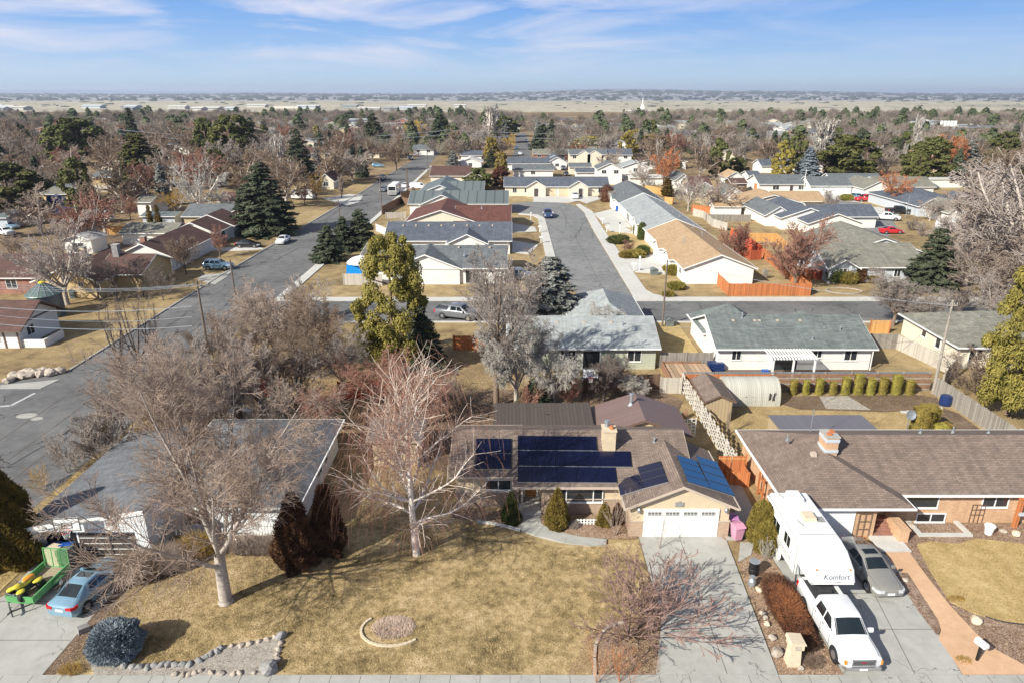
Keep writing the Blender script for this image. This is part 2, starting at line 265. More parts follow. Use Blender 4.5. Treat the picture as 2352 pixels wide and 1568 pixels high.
# ------------------------------------------------------------ mesh building
class MB:
    def __init__(s): s.v = []; s.f = []; s.m = []; s.mi = 0
    def vs(s, pts): i = len(s.v); s.v.extend([tuple(p) for p in pts]); return i
    def face(s, idx): s.f.append(tuple(idx)); s.m.append(s.mi)
    def poly(s, pts): i = s.vs(pts); s.face(range(i, i + len(pts))); return s
    def box(s, x0, y0, z0, x1, y1, z1):
        i = s.vs([(x0,y0,z0),(x1,y0,z0),(x1,y1,z0),(x0,y1,z0),(x0,y0,z1),(x1,y0,z1),(x1,y1,z1),(x0,y1,z1)])
        for q in ((3,2,1,0),(4,5,6,7),(0,1,5,4),(1,2,6,5),(2,3,7,6),(3,0,4,7)): s.face([i + k for k in q])
        return s
    def bar(s, a, b, w, h=None, up=(0, 0, 1)):
        a = Vector(a); b = Vector(b); d = (b - a).normalized(); h = h or w
        u = Vector(up); x = d.cross(u)
        if x.length < 1e-4: x = d.cross(Vector((1, 0, 0)))
        x.normalize(); z = x.cross(d).normalized()
        i = s.vs([p + x * sx * w / 2 + z * sz * h / 2 for p in (a, b) for sx, sz in ((-1,-1),(1,-1),(1,1),(-1,1))])
        for q in ((0,1,2,3),(7,6,5,4),(1,0,4,5),(2,1,5,6),(3,2,6,7),(0,3,7,4)): s.face([i + k for k in q])
        return s
    def ext(s, prof, axis, a, b):
        """extrude a closed profile along axis ('x','y','z') from a to b; prof pairs are the other two coordinates"""
        def P(p, t): return {'x': (t, p[0], p[1]), 'y': (p[0], t, p[1]), 'z': (p[0], p[1], t)}[axis]
        n = len(prof); i = s.vs([P(p, a) for p in prof] + [P(p, b) for p in prof])
        s.face([i + k for k in range(n)][::-1]); s.face([i + n + k for k in range(n)])
        for k in range(n): s.face((i + k, i + (k + 1) % n, i + n + (k + 1) % n, i + n + k))
        return s
    def tube(s, pts, rs, n=8, cap=True):
        pts = [Vector(p) for p in pts]
        if not hasattr(rs, '__len__'): rs = [rs] * len(pts)
        base = []
        for k, p in enumerate(pts):
            d = (pts[min(k + 1, len(pts) - 1)] - pts[max(k - 1, 0)]).normalized()
            x = d.cross(Vector((0, 0, 1)) if abs(d.z) < .95 else Vector((1, 0, 0))).normalized(); y = d.cross(x)
            base.append(s.vs([p + (x * math.cos(2 * math.pi * j / n) + y * math.sin(2 * math.pi * j / n)) * rs[k] for j in range(n)]))
        for a, b in zip(base, base[1:]):
            for j in range(n): s.face((a + j, a + (j + 1) % n, b + (j + 1) % n, b + j))
        if cap: s.face([base[0] + j for j in range(n)][::-1]); s.face([base[-1] + j for j in range(n)])
        return s
    def lathe(s, c, prof, n=16):
        b = [s.vs([(c[0] + r * math.cos(2*math.pi*j/n), c[1] + r * math.sin(2*math.pi*j/n), c[2] + z) for j in range(n)]) for r, z in prof]
        for a, d in zip(b, b[1:]):
            for j in range(n): s.face((a + j, a + (j + 1) % n, d + (j + 1) % n, d + j))
        s.face([b[0] + j for j in range(n)][::-1]); s.face([b[-1] + j for j in range(n)])
        return s
    def blob(s, c, r, seed=0, amp=.25, n=2):
        bm = bmesh.new(); bmesh.ops.create_icosphere(bm, subdivisions=n, radius=1); rg = random.Random(seed)
        ph = [rg.uniform(0, 6) for _ in range(6)]
        i = s.vs([(c[0] + v.co.x * r[0] * (1 + amp * math.sin(3 * v.co.y + ph[0]) * math.sin(2.5 * v.co.z + ph[1]) + rg.uniform(-.4, .4) * amp * .5),
                   c[1] + v.co.y * r[1] * (1 + amp * math.sin(3 * v.co.x + ph[2]) + rg.uniform(-.4, .4) * amp * .5),
                   c[2] + v.co.z * r[2] * (1 + amp * math.sin(2.7 * v.co.x + ph[3]) + rg.uniform(-.4, .4) * amp * .5)) for v in bm.verts])
        for f in bm.faces: s.face([i + v.index for v in f.verts])
        bm.free(); return s
    def build(s, name, mat, parent=None, smooth=False, label=None):
        return link_mesh(name, s.v, s.f, mat, parent, smooth, s.m, label)
def uvs(me):
    nl = len(me.loops); 
    if nl == 0: return
    co = np.empty(len(me.vertices) * 3, 'f'); me.vertices.foreach_get('co', co); co = co.reshape(-1, 3)
    lv = np.empty(nl, 'i'); me.loops.foreach_get('vertex_index', lv)
    npoly = len(me.polygons); ls = np.empty(npoly, 'i'); me.polygons.foreach_get('loop_start', ls)
    lt = np.empty(npoly, 'i'); me.polygons.foreach_get('loop_total', lt)
    nr = np.empty(npoly * 3, 'f'); me.polygons.foreach_get('normal', nr); nr = nr.reshape(-1, 3)
    flat = np.abs(nr[:, 2]) > .995
    t = np.stack([-nr[:, 1], nr[:, 0], np.zeros(npoly)], 1); t[flat] = (1, 0, 0)
    t /= np.maximum(np.linalg.norm(t, axis=1, keepdims=True), 1e-6); b = np.cross(nr, t); b[flat] = (0, 1, 0)
    pi = np.repeat(np.arange(npoly), lt); P = co[lv]
    uv = np.stack([(P * t[pi]).sum(1), (P * b[pi]).sum(1)], 1).astype('f')
    l = me.uv_layers.new(name='UVMap'); l.data.foreach_set('uv', uv.ravel())
def link_mesh(name, v, f, mat, parent=None, smooth=False, mi=None, label=None, uv=True):
    me = bpy.data.meshes.new(name); me.from_pydata(v, [], f); me.update()
    mats = mat if isinstance(mat, (list, tuple)) else [mat]
    for m_ in mats: me.materials.append(MATS[m_] if isinstance(m_, str) else m_)
    if mi is not None and len(mats) > 1: me.polygons.foreach_set('material_index', mi)
    if smooth: me.polygons.foreach_set('use_smooth', [True] * len(me.polygons))
    if uv: uvs(me)
    o = bpy.data.objects.new(name, me); COL.objects.link(o)
    if parent: o.parent = parent
    if label: o['label'] = label
    return o
def tag(o, label, cat, group=None):
    o['label'] = label; o['category'] = cat
    if group: o['group'] = group
    return o
def thing(name, label, cat, loc=(0, 0, 0), rz=0, group=None):
    o = bpy.data.objects.new(name, None); COL.objects.link(o); o.empty_display_size = .3
    o.location = loc; o.rotation_euler = (0, 0, rz); tag(o, label, cat, group); return o
def copy_tree(o, parent=None):
    c = o.copy(); COL.objects.link(c); c.parent = parent
    for ch in list(o.children): copy_tree(ch, c)
    return c
def struct(o): o['kind'] = 'structure'; return o
def slab(name, pts, z1, mat, z0=None, kind='structure'):
    """a paved or planted sheet; with z0 it is a real slab with edges"""
    mb = MB()
    if z0 is None: mb.poly([(p[0], p[1], z1) for p in pts])
    else: mb.ext([(p[0], p[1]) for p in pts], 'z', z0, z1)
    bm = bmesh.new(); me = bpy.data.meshes.new(name); me.from_pydata(mb.v, [], mb.f); bm.from_mesh(me)
    bmesh.ops.recalc_face_normals(bm, faces=bm.faces[:])
    if z0 is None:
        for f_ in bm.faces:
            if f_.normal.z < 0: f_.normal_flip()
    bmesh.ops.triangulate(bm, faces=[f_ for f_ in bm.faces if len(f_.verts) > 4]); bm.to_mesh(me); bm.free()
    me.materials.append(MATS[mat]); uvs(me)
    o = bpy.data.objects.new(name, me); COL.objects.link(o)
    if kind: o['kind'] = kind
    return o
# ============================================================ ground, streets, fields, hills
def px(t, *pts, z=0.0): return [G(t, a, b, z) for a, b in pts]
GR = slab('ground', [(-2500,-60),(2500,-60),(2500,1400),(-2500,1400)], 0, 'grass')
ground_mat('field', [(.22,.21,.17),(.40,.36,.27),(.54,.49,.38),(.23,.22,.19)], (.0022,.012,.08), weights=(.3,.35,.35), lo=.44, hi=.56, bump=0)
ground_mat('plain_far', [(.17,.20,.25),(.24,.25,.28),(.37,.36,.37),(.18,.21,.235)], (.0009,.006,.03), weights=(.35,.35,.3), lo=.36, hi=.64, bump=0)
def band(name, rows, mat, xs=None, amp=0):
    """terrain strip: rows of (Y, Z)"""
    mb = MB(); xs = xs or 61; rg = random.Random(5)
    idx = []
    for Y, Z, hw in rows:
        idx.append(mb.vs([(-hw + 2 * hw * k / (xs - 1), Y, Z((-hw + 2 * hw * k / (xs - 1)) / Y) if callable(Z) else Z) for k in range(xs)]))
    for a, b in zip(idx, idx[1:]):
        for k in range(xs - 1): mb.face((a + k, a + k + 1, b + k + 1, b + k))
    o = mb.build(name, mat, smooth=True); return struct(o)
band('field', [(1100,.02,2600),(1150,.2,2600),(1500,.4,3600),(2400,0,5200),(2750,-1,6000)], 'field')
def hz(base, bump):
    def f(r): return base + bump * math.exp(-((r - .15) / .13) ** 2) + bump * .55 * math.exp(-((r - .35) / .22) ** 2) + bump * .12 * math.sin(17 * r + 1)
    return f
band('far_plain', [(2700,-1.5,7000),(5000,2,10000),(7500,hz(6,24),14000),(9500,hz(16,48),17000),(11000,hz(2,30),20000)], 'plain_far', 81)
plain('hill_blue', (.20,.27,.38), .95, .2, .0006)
def mt(r): return 34 + 150 / (1 + math.exp((r + .42) * 9)) + 10 * math.sin(31 * r) + 6 * math.sin(83 * r + 1)
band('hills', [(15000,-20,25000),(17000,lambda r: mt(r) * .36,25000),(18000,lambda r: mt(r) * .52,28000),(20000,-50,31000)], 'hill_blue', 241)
# ---- streets
def tufts(name, poly_, n, mat, h, w, z, seed, label, flat=False):
    rg_ = np.random.default_rng(seed); xs = [p[0] for p in poly_]; ys = [p[1] for p in poly_]; P_ = np.stack([rg_.uniform(min(xs), max(xs), n), rg_.uniform(min(ys), max(ys), n)], 1)
    ins = np.zeros(n, bool); j = len(poly_) - 1
    for i in range(len(poly_)):
        xi, yi = poly_[i]; xj, yj = poly_[j]; c = ((yi > P_[:, 1]) != (yj > P_[:, 1])) & (P_[:, 0] < (xj - xi) * (P_[:, 1] - yi) / (yj - yi + 1e-9) + xi); ins ^= c; j = i
    P_ = P_[ins]; m = len(P_); a = rg_.uniform(0, 6.28, m); ww = w * rg_.uniform(.5, 1.3, m); hh = h * rg_.uniform(.5, 1.3, m); dx, dy = np.cos(a) * ww, np.sin(a) * ww; lx, ly = rg_.normal(size=m) * h * .6, rg_.normal(size=m) * h * .6
    if flat: lx, ly, hh = -dy * 1.5, dx * 1.5, hh * rg_.uniform(0, 1, m)
    Z = np.full(m, z); v = np.stack([np.stack([P_[:, 0] - dx, P_[:, 1] - dy, Z], 1), np.stack([P_[:, 0] + dx, P_[:, 1] + dy, Z], 1), np.stack([P_[:, 0] + lx, P_[:, 1] + ly, Z + hh], 1)], 1).reshape(-1, 3)
    o = np_mesh(name, v, np.arange(m * 3).reshape(-1, 3), mat); o['kind'] = 'stuff'; o['label'] = label; o['category'] = name.replace('_', ' '); return o
slab('street_left', [(-40.9,18),(-34.5,18),(-34.3,60),(-34.2,117),(-33.0,165),(-33.2,235),(-33.8,285),(-35.8,340),(-36.2,420),(-43.3,420),(-43.6,335),(-44.3,270),(-44.8,210),(-46.2,150),(-47.3,108),(-47.4,67),(-56,62.9),(-90,62.9),(-90,50),(-50,50),(-45,40)], .012, 'asphalt')
slab('street_front', [(-60,8),(60,8),(60,21.5),(-60,21.5)], .012, 'asphalt')
ground_mat('shaded_wood_floor', [(.07,.05,.03),(.17,.12,.07),(.29,.21,.12),(.40,.30,.18)], (.03,.3,3), weights=(.4,.35,.25), lo=.38, hi=.62, bd=.04)  # brown of soil and leaf litter, darkened further to stand for tree shade
slab('shaded_wood_floor', [(-900,236),(900,236),(900,1090),(-900,1090)], .006, 'shaded_wood_floor'); slab('shaded_wood_floor', [(-400,112),(-78,112),(-78,235.9),(-400,235.9)], .006, 'shaded_wood_floor')
slab('cross_street', [(-34.2,84.4),(130,84.4),(130,93.6),(-34.2,93.6)], .016, 'asphalt')
slab('cul_de_sac', [(10.3,93.58),(17.6,93.58),(17.45,154.8),(17.9,168.7),(17.3,178),(15.3,184),(11,188),(4.4,188.2),(0.1,185.2),(-.2,181),(-.4,171),(2.1,169.6),(6.1,167.8),(7.6,163.2),(8.0,120.5),(9.2,100)], .020, 'asphalt_pale')
slab('loop_street', px('h',(295,315),(420,308),(650,312),(820,326),(930,350),(968,374),(955,392),(880,402),(905,440),(1000,462),(1160,492),(1190,560),(1110,640),(930,640),(540,400)), .012, 'asphalt_pale')
slab('far_street', [(-1.5,305),(8.5,305),(9.3,352),(10.3,500),(10.4,520),(3,520),(2.5,484),(1,352)], .012, 'asphalt')
slab('street_crossing', [(-36,420),(-36,428),(160,436),(160,428)], .012, 'asphalt')
# ---- sidewalks and driveways
slab('sidewalk', [(-60,22.5),(60,22.5),(60,26.95),(-60,26.95)], .10, 'concrete', -.05)
slab('sidewalk_cross', [(-34.2,93.62),(10.2,93.62),(8.7,97),(8.0,95.4),(-34.2,95.4)], .12, 'concrete_pale', -.05)
slab('sidewalk_cross', [(17.7,93.62),(130,93.62),(130,95.5),(23,95.5),(20.9,97),(20.2,99.5),(19.9,150),(20.1,172),(18.0,184),(17.0,183.0),(17.95,172),(17.62,150)], .12, 'concrete_pale', -.05)
slab('sidewalk_west', [(6.1,97),(7.9,97),(7.78,162),(6.2,167.0),(2,168.8),(1.4,167.6),(5,165.6),(6.1,162)], .12, 'concrete_pale', -.05)
slab('sidewalk_left', [(-34.15,95.4),(-32.7,97),(-31.8,165),(-32,284),(-33.1,284),(-32.9,165),(-34.0,117)], .12, 'concrete_pale', -.05)
slab('kerb_cross', [(-30,84.0),(130,84.0),(130,84.38),(-30,84.38)], .12, 'concrete_pale', -.05)
slab('kerb_left', [(-47.6,67.5),(-47.4,67.5),(-47.3,108),(-47.5,108)], .14, 'concrete', -.05)
slab('kerb_left', [(-47.5,108.1),(-47.3,108.1),(-46.2,150),(-44.8,210),(-44.2,280),(-44.5,280),(-45.1,210),(-46.5,150)], .14, 'concrete', -.05)
slab('driveway_main', [(7.35,26.98),(13.6,26.98),(14.25,38.1),(14.0,38.55),(8.5,38.55),(8.5,31)], .10, 'concrete', -.05)
slab('driveway_left', [(-34,26.98),(-24.0,26.98),(-23.7,33.8),(-23.2,36.4),(-30.2,36.4),(-29.9,33),(-31.5,30.5),(-34,29)], .10, 'concrete', -.05)
slab('driveway_right', [(17.0,26.98),(23.0,26.98),(24.35,36.1),(23.0,38.1),(18.4,38.3),(16.6,38.0),(16.9,33)], .10, 'concrete', -.05)
slab('salmon_path', px('3',(1395,848),(1530,848),(1640,1000),(1760,1150),(1900,1300),(2010,1390),(2167,1475),(2260,1524),(1830,1524),(1690,1330),(1705,1280),(1690,1230),(1600,1090),(1530,980),(1450,940)), .11, 'salmon', -.05)
slab('landing', [(23.9,36.92),(25.9,36.92),(25.9,38.6),(23.9,38.6)], .12, 'concrete_pale', -.05)
plain('tar', (.035,.035,.037), .6)
# joints in the drives (thin bars of dark filler)
def joints(name, lines, w=.03, z=.103, mat='timber_dark'):
    mb = MB()
    for a, b in lines: mb.bar((a[0], a[1], z), (b[0], b[1], z), w, .006)
    return struct(mb.build(name, mat))
joints('expansion_joint', [((11.0,27),(11.2,38.4)),((7.4,29.5),(13.7,29.5)),((7.8,32.6),(13.9,32.6)),((8.2,35.6),(14.1,35.6)),((-33,29.3),(-24,29.3)),((-29,27),(-28.3,36.3)),((-31,32.3),(-23.8,32.3)),
  ((17,30.1),(23.5,30.1)),((17,33.0),(23.8,33.0)),((20.6,27),(21.5,33)),((21.5,33),(21.9,36))])
joints('expansion_joint', [((x, 22.6), (x + .02, 26.9)) for x in np.arange(-29, 30, 1.52)], .02)
joints('expansion_joint', [((-40.8,18),(-41.0,90)),((-44.0,45),(-43.6,130)),((-38.4,20),(-38.6,100))], .06, .016, 'timber_dark')
joints('seam', [((13.9,95),(12.4,180))], .05, .024, 'timber_dark')
rg = random.Random(12)
for k in range(26):
    if k < 14: x, y, dx, dy = rg.uniform(-45.5, -36), rg.uniform(45, 220), rg.uniform(-.2, .2), 1
    elif k < 22: x, y, dx, dy = rg.uniform(10.5, 16.5), rg.uniform(97, 165), rg.uniform(-.5, .5), 1
    else: x, y, dx, dy = rg.uniform(-25, 50), rg.uniform(86, 92), 1, rg.uniform(-.1, .1)
    L_ = []
    for j in range(rg.randint(4, 12)):
        q_ = (x + dx * 1.6 + rg.uniform(-.3, .3), y + dy * 1.6 + rg.uniform(-.3, .3)); L_.append(((x, y), q_)); x, y = q_
    joints('crack_seal', L_, rg.uniform(.05, .10), .026, 'tar')
# road markings and manholes
def disc(name, c, rx, ry, z, mat):
    mb = MB(); mb.poly([(c[0] + rx * math.cos(a * math.pi / 12), c[1] + ry * math.sin(a * math.pi / 12), z) for a in range(24)]); return struct(mb.build(name, mat))
disc('street_patch', (-44.8,56.9), .95, .55, .018, 'concrete'); disc('street_patch', (-43.5,56.3), .55, .36, .018, 'concrete')
joints('stop_line', [((-47.4,62.0),(-47.8,59.1)),((-47.8,59.1),(-48.7,58.9))], .3, .016, 'paint_line')
slab('corner_apron', [(-56,63),(-47.5,63),(-47.0,65.4),(-49.5,64.6)], .05, 'concrete', -.05)
# ---- front yards
slab('lawn', [(-23.4,27.0),(7.3,27.0),(8.45,31),(8.45,38.3),(6.3,37.7),(3.0,37.6),(1.5,38.1),(.3,39.0),(-1.8,40.4),(-4,41),(-12,40.5),(-14,38.5),(-19.5,35.5),(-21,33.8),(-23.3,33.3)], .085, 'lawn', -.05)
slab('lawn_right', px('3',(1570,805),(1640,785),(1800,800),(1900,770),(2167,800),(2400,830),(2400,1290),(2080,1235),(1900,1190),(1760,1125),(1650,960)), .085, 'straw', -.05)
slab('planting_bed', [(24.0,27.0),(44,27.0),(44,40.1),(27.0,40.1),(25.9,38.7),(24.5,36),(24.0,29)], .05, 'mulch')
slab('planting_bed', [(13.65,27.0),(16.95,27.0),(16.9,33),(16.5,38.0),(15.4,38.0),(14.3,36)], .05, 'mulch')
slab('planting_bed', px('3',(1455,960),(1520,965),(1600,1090),(1690,1230),(1700,1290),(1680,1310),(1580,1180),(1470,1010)), .13, 'mulch')
slab('planting_bed', px('2',(1530,1535),(1535,1390),(1590,1290),(1700,1250),(1800,1235),(1880,1300),(1885,1530)), .095, 'mulch')
slab('planting_bed', [(3.6,38.3),(8.5,38.3),(8.0,41.0),(1.9,41.2),(2.0,39.0)], .095, 'mulch'); slab('planting_bed', [(-4.3,40.7),(-1.6,40.0),(-.2,39.2),(.6,41.2),(-4,42.1)], .095, 'mulch')
slab('gravel_bed', px('1',(600,1530),(560,1450),(700,1440),(850,1475),(1060,1480),(1230,1450),(1290,1395),(1390,1350),(1600,1310),(1790,1272),(1760,1400),(1735,1480),(1680,1525)), .12, 'gravel')
slab('dirt_strip', [(-24.0,27.0),(-23.35,27.0),(-21.9,29.5),(-23.2,33.5),(-23.75,33.7)], .09, 'soil')
slab('garden_path', [(.3,39.4),(1.7,38.6),(3.4,37.9),(5.0,37.5),(6.2,37.6),(6.3,38.2),(4.5,38.5),(2.7,39.2),(2.0,40.0),(1.9,43.5),(.75,43.5),(.75,40.2)], .125, 'concrete', -.05)
slab('side_walk', [(14.3,38.2),(15.2,38.2),(15.9,39),(17.2,40),(17.4,45.5),(16.4,45.5),(15.7,40.5),(14.4,39.5)], .09, 'concrete', -.05)
slab('side_walk', [(14.35,35.9),(15.4,36.6),(16.0,37.9),(15.1,37.9)], .10, 'concrete', -.05)
# ---- back yards
slab('garden_soil', px('6',(900,930),(960,880),(1180,875),(1700,868),(1830,890),(1850,940),(1700,965),(1500,975),(1250,965),(1000,960)), .03, 'soil')
slab('garden_soil', px('6',(1640,975),(1850,945),(1960,985),(2160,1130),(1850,1128),(1700,1040)), .03, 'soil')
slab('bare_patch', px('6',(1120,880),(1290,878),(1430,962),(1160,955)), .034, 'gravel')
slab('back_soil', [(-4,46.5),(5,53.5),(14,54),(16.5,60),(15,62.5),(-14,63),(-13,50)], .03, 'soil')
slab('side_yard', [(15.9,67),(21.4,67),(21.4,84),(15.9,84)], .02, 'straw')
slab('patio_slab', [(21.5,61.9),(39,62.6),(39,68),(21.5,68)], .03, 'soil')
# front of the corner house on the left, beds by the row houses
slab('house_strip', [(-34.1,28),(-30.6,33),(-30.6,60),(-34.0,82)], .03, 'straw')
slab('rock_bed', px('g',(560,500),(720,505),(880,560),(1020,700),(700,690)), .03, 'straw')
slab('driveway_row', px('g',(700,720),(900,690),(1040,700),(1090,850),(800,830)), .06, 'concrete_pale', -.05)
slab('driveway_row', px('g',(560,470),(660,450),(760,500),(800,530),(600,510)), .06, 'concrete_pale', -.05)
slab('driveway_row', px('g',(470,370),(640,330),(730,430),(770,480),(640,470),(560,455)), .05, 'concrete_pale', -.05)
slab('cul_drive', px('g',(0,238),(440,235),(560,245),(420,290),(360,270),(280,285),(0,278)), .05, 'concrete_pale', -.05)
slab('cul_drive', px('f',(2150,235),(2352,235),(2352,278),(2120,272)), .055, 'concrete_pale', -.05)
for q in ((1925,445,2100,475,2120,510,1925,520),(1925,580,2130,615,2060,690,1925,675)):
    slab('driveway_west', px('f', *[(q[i], q[i+1]) for i in range(0, 8, 2)]), .05, 'concrete_pale', -.05)
slab('driveway_left_row', px('e',(1790,955),(1960,945),(2080,880),(2000,975),(1900,1040),(1740,1000)), .05, 'concrete', -.05)
slab('driveway_left_row', px('e',(2080,715),(2270,700),(2330,730),(2120,745),(1830,745),(1900,720)), .05, 'concrete_pale', -.05)
slab('driveway_left_row', px('b',(430,1010),(560,1020),(520,1080),(420,1110),(200,1050)), .05, 'concrete_pale', -.05)
slab('loop_drive', px('h',(360,250),(860,250),(880,330),(700,312),(420,305)), .05, 'concrete_pale', -.05)
slab('loop_drive', px('h',(900,380),(1020,372),(1240,420),(1160,470),(1000,450)), .05, 'concrete_pale', -.05)
slab('dirt_yard', px('e',(640,260),(1060,225),(1290,235),(960,330),(660,330)), .03, 'straw')
slab('paved_yard', px('e',(780,600),(1100,560),(1250,700),(1000,760),(780,720)), .03, 'soil')
# ---- stone edging: countable stones, each its own thing
def stone(name, c, r, seed, label, mat='stone', group=None):
    mb = MB(); mb.blob((0, 0, r[2] * .6), r, seed, .24, 2)
    o = mb.build(name, mat); o.location = (c[0], c[1], c[2] if len(c) > 2 else .08); o.rotation_euler.z = seed
    return tag(o, label, 'stone', group)
eb = px('1',(690,1455),(735,1462),(785,1470),(835,1478),(880,1480),(930,1482),(975,1472),(1020,1466),(1060,1466),(1105,1468),(1150,1464),(1195,1462),(1250,1440),(1290,1420),(1325,1398),(1368,1382),(1385,1362))
for i, p in enumerate(eb):
    stone('edging_stone', p, (.25, .17, .14), i, 'grey block in the curved edging between the lawn and the pebble bed', 'stone_grey', 'grey blocks edging the pebble bed')
eb = px('1',(1460,1345),(1520,1342),(1570,1332),(1630,1318),(1680,1305),(1730,1292),(1765,1330),(1750,1365),(1745,1400),(1742,1430),(1722,1460),(1100,1525),(1155,1528),(1190,1526),(1222,1518),(1260,1505),(1330,1515),(1390,1520),(1470,1522),(1510,1518),(1600,1515))
for i, p in enumerate(eb):
    stone('edging_stone', p, (.12 + .1 * ((i * 7) % 5) / 4, .11 + .07 * ((i * 3) % 4) / 3, .12), i + 40, 'rounded tan stone round the edge of the pebble bed', 'stone', 'tan stones round the pebble bed')
p = px('1',(1690,1495))[0]; stone('boulder', p, (.5,.42,.34), 3, 'largest dark grey boulder at the corner of the pebble bed by the sidewalk', 'stone_grey')
p = px('1',(1770,1290))[0]; stone('boulder', p, (.3,.26,.24), 7, 'dark grey stone at the far tip of the pebble bed', 'stone_grey')
for i, (t_, x, y, s_, lb) in enumerate([('3',695,1060,.38,'pale rock in the red mulch just in front of the milk can'),('3',715,1190,.36,'mossy pale rock left of the brown shrub, second from the milk can'),('3',730,1215,.3,'flat stone left of the brown shrub, third from the milk can'),('3',742,1250,.34,'rock beside the lower half of the brown shrub'),('3',770,1325,.4,'rock between the driveway and the brown shrub just above the big round boulder'),('3',793,1415,.62,'big round boulder just left of the stone mailbox pillar'),('3',1900,1235,.55,'square tan boulder on the right yard bank near the curved wall'),('3',1505,1005,.35,'flat stone in the bed beside the silver sedan'),
        ('3',1540,710,.6,'grey flat rock against the brick wall by the window well'),('3',2120,750,.5,'grey rock in the mulch near the right lawn top edge'),('3',2050,735,.4,'orange flagstone in the mulch behind the right lawn'),('3',925,1495,.3,'pale stone at the foot of the stone mailbox pillar')]):
    p = px(t_, (x, y))[0]; stone('rock', (p[0], p[1], .06), (s_ * .62, s_ * .5, s_ * .38), i + 90, lb, 'stone' if i % 3 else 'stone_beige')
rg = random.Random(8)
for i in range(16):
    x, y = 70 + i * 21 + rg.uniform(-6, 6), 985 - 18 * math.sin(i / 5) + rg.uniform(-14, 14) - i * 2.2
    p = px('4', (x, y))[0]; stone('rock', (p[0], p[1], .02), (.55 + rg.random() * .3, .5, .4), i + 130, 'tan rock in the rockery at the street corner', 'stone', 'rocks in the corner rockery')
for i in range(6):
    p = px('6', [(1632,977),(1672,974),(1715,971),(1760,968),(1800,964),(1835,950)][i])[0]
    mb = MB(); mb.ext([(-.33,-.2),(.3,-.24),(.36,.16),(-.28,.22)], 'z', 0, .07); o = mb.build('stepping_stone', 'concrete_pale'); o.location = (p[0], p[1], .03)
    tag(o, 'pale stepping stone in the row across the garden soil by the grey fence', 'stone', 'stepping stones in the garden')
# curved concrete edging round the young tree
def edging(name, pts, w, h, z, mat, label, cat='edging'):
    mb = MB()
    for a, b in zip(pts, pts[1:]): mb.bar((a[0], a[1], z + h/2), (b[0] + (b[0]-a[0])*.05, b[1] + (b[1]-a[1])*.05, z + h/2), w, h)
    return tag(mb.build(name, mat), label, cat)
def ring(c, rx, ry, a0, a1, n=20): return [(c[0] + rx*math.cos(a0+(a1-a0)*k/n), c[1] + ry*math.sin(a0+(a1-a0)*k/n)) for k in range(n+1)]
edging('lawn_edging', px('2',(1545,1535),(1542,1450),(1548,1380),(1575,1320),(1620,1280),(1700,1258)), .16, .12, .08, 'stone', 'curved concrete edging round the bed of the bare tree by the driveway')
edging('lawn_edging', ring((-6.6,30.1), 1.75, 1.25, math.pi*.78, math.pi*1.78), .13, .1, .08, 'stone_beige', 'pale oval edging round the pink stubble bed in the middle of the lawn')
edging('lawn_edging', px('2',(930,730),(1010,740),(1080,755),(1150,775)), .2, .12, .08, 'concrete_pale', 'white stone edging below the bed left of the front walk')
edging('retaining_curb', [(29.4,30.6),(28.9,30.2),(29.6,29.3),(31.2,28.6),(34,28.0)], .45, .14, .05, 'stone', 'curved stone retaining kerb in the lower right yard', 'kerb')
edging('garden_hose', px('3',(1950,1205),(2010,1225),(2080,1240),(2167,1250)), .05, .05, .08, 'steel_dark', 'dark hose lying along the lower edge of the right lawn', 'hose')
# ============================================================ vegetation generators
def segs_mesh(name, segs, mat, parent=None, nmin=3):
    """segments (p0, p1, r0, r1) as open prisms; thick ones get more sides"""
    V_, F_ = [], []; off = 0
    A = np.array([(*s[0], *s[1], s[2], s[3]) for s in segs], 'f')
    for lo, hi, n in ((0, .045, 3), (.045, .12, 5), (.12, 9, 9)):
        m = (A[:, 6] >= lo) & (A[:, 6] < hi); a = A[m]
        if not len(a): continue
        p0, p1, r0, r1 = a[:, :3], a[:, 3:6], a[:, 6:7], a[:, 7:8]
        d = p1 - p0; d /= np.maximum(np.linalg.norm(d, axis=1, keepdims=True), 1e-6)
        ref = np.where(np.abs(d[:, 2:3]) < .9, np.array([[0, 0, 1.]]), np.array([[1., 0, 0]]))
        x = np.cross(d, ref); x /= np.linalg.norm(x, axis=1, keepdims=True); y = np.cross(d, x)
        rings = []
        for P, r in ((p0 - d * r0 * .3, r0), (p1, r1)):
            for k in range(n):
                an = 2 * math.pi * k / n; rings.append(P + (x * math.cos(an) + y * math.sin(an)) * r)
        v = np.stack(rings, 1).reshape(-1, 3); k0 = np.arange(len(a))[:, None] * 2 * n + off
        for k in range(n):
            F_.append(np.concatenate([k0 + k, k0 + (k + 1) % n, k0 + n + (k + 1) % n, k0 + n + k], 1))
        V_.append(v); off += len(v)
    return np_mesh(name, np.concatenate(V_), np.concatenate(F_), mat, parent)
def np_mesh(name, v, f, mat, parent=None):
    me = bpy.data.meshes.new(name); nv, nf, k = len(v), len(f), f.shape[1]
    me.vertices.add(nv); me.vertices.foreach_set('co', np.ascontiguousarray(v, 'f').ravel())
    me.loops.add(nf * k); me.loops.foreach_set('vertex_index', np.ascontiguousarray(f, 'i').ravel())
    me.polygons.add(nf); me.polygons.foreach_set('loop_start', np.arange(nf, dtype='i') * k)
    try: me.polygons.foreach_set('loop_total', np.full(nf, k, 'i'))
    except Exception: pass
    me.update(calc_edges=True); me.materials.append(MATS[mat])
    o = bpy.data.objects.new(name, me); COL.objects.link(o)
    if parent: o.parent = parent
    return o
def perp(d, rg):
    v = Vector((rg.gauss(0, 1), rg.gauss(0, 1), rg.gauss(0, 1))); v -= d * v.dot(d); return v.normalized()
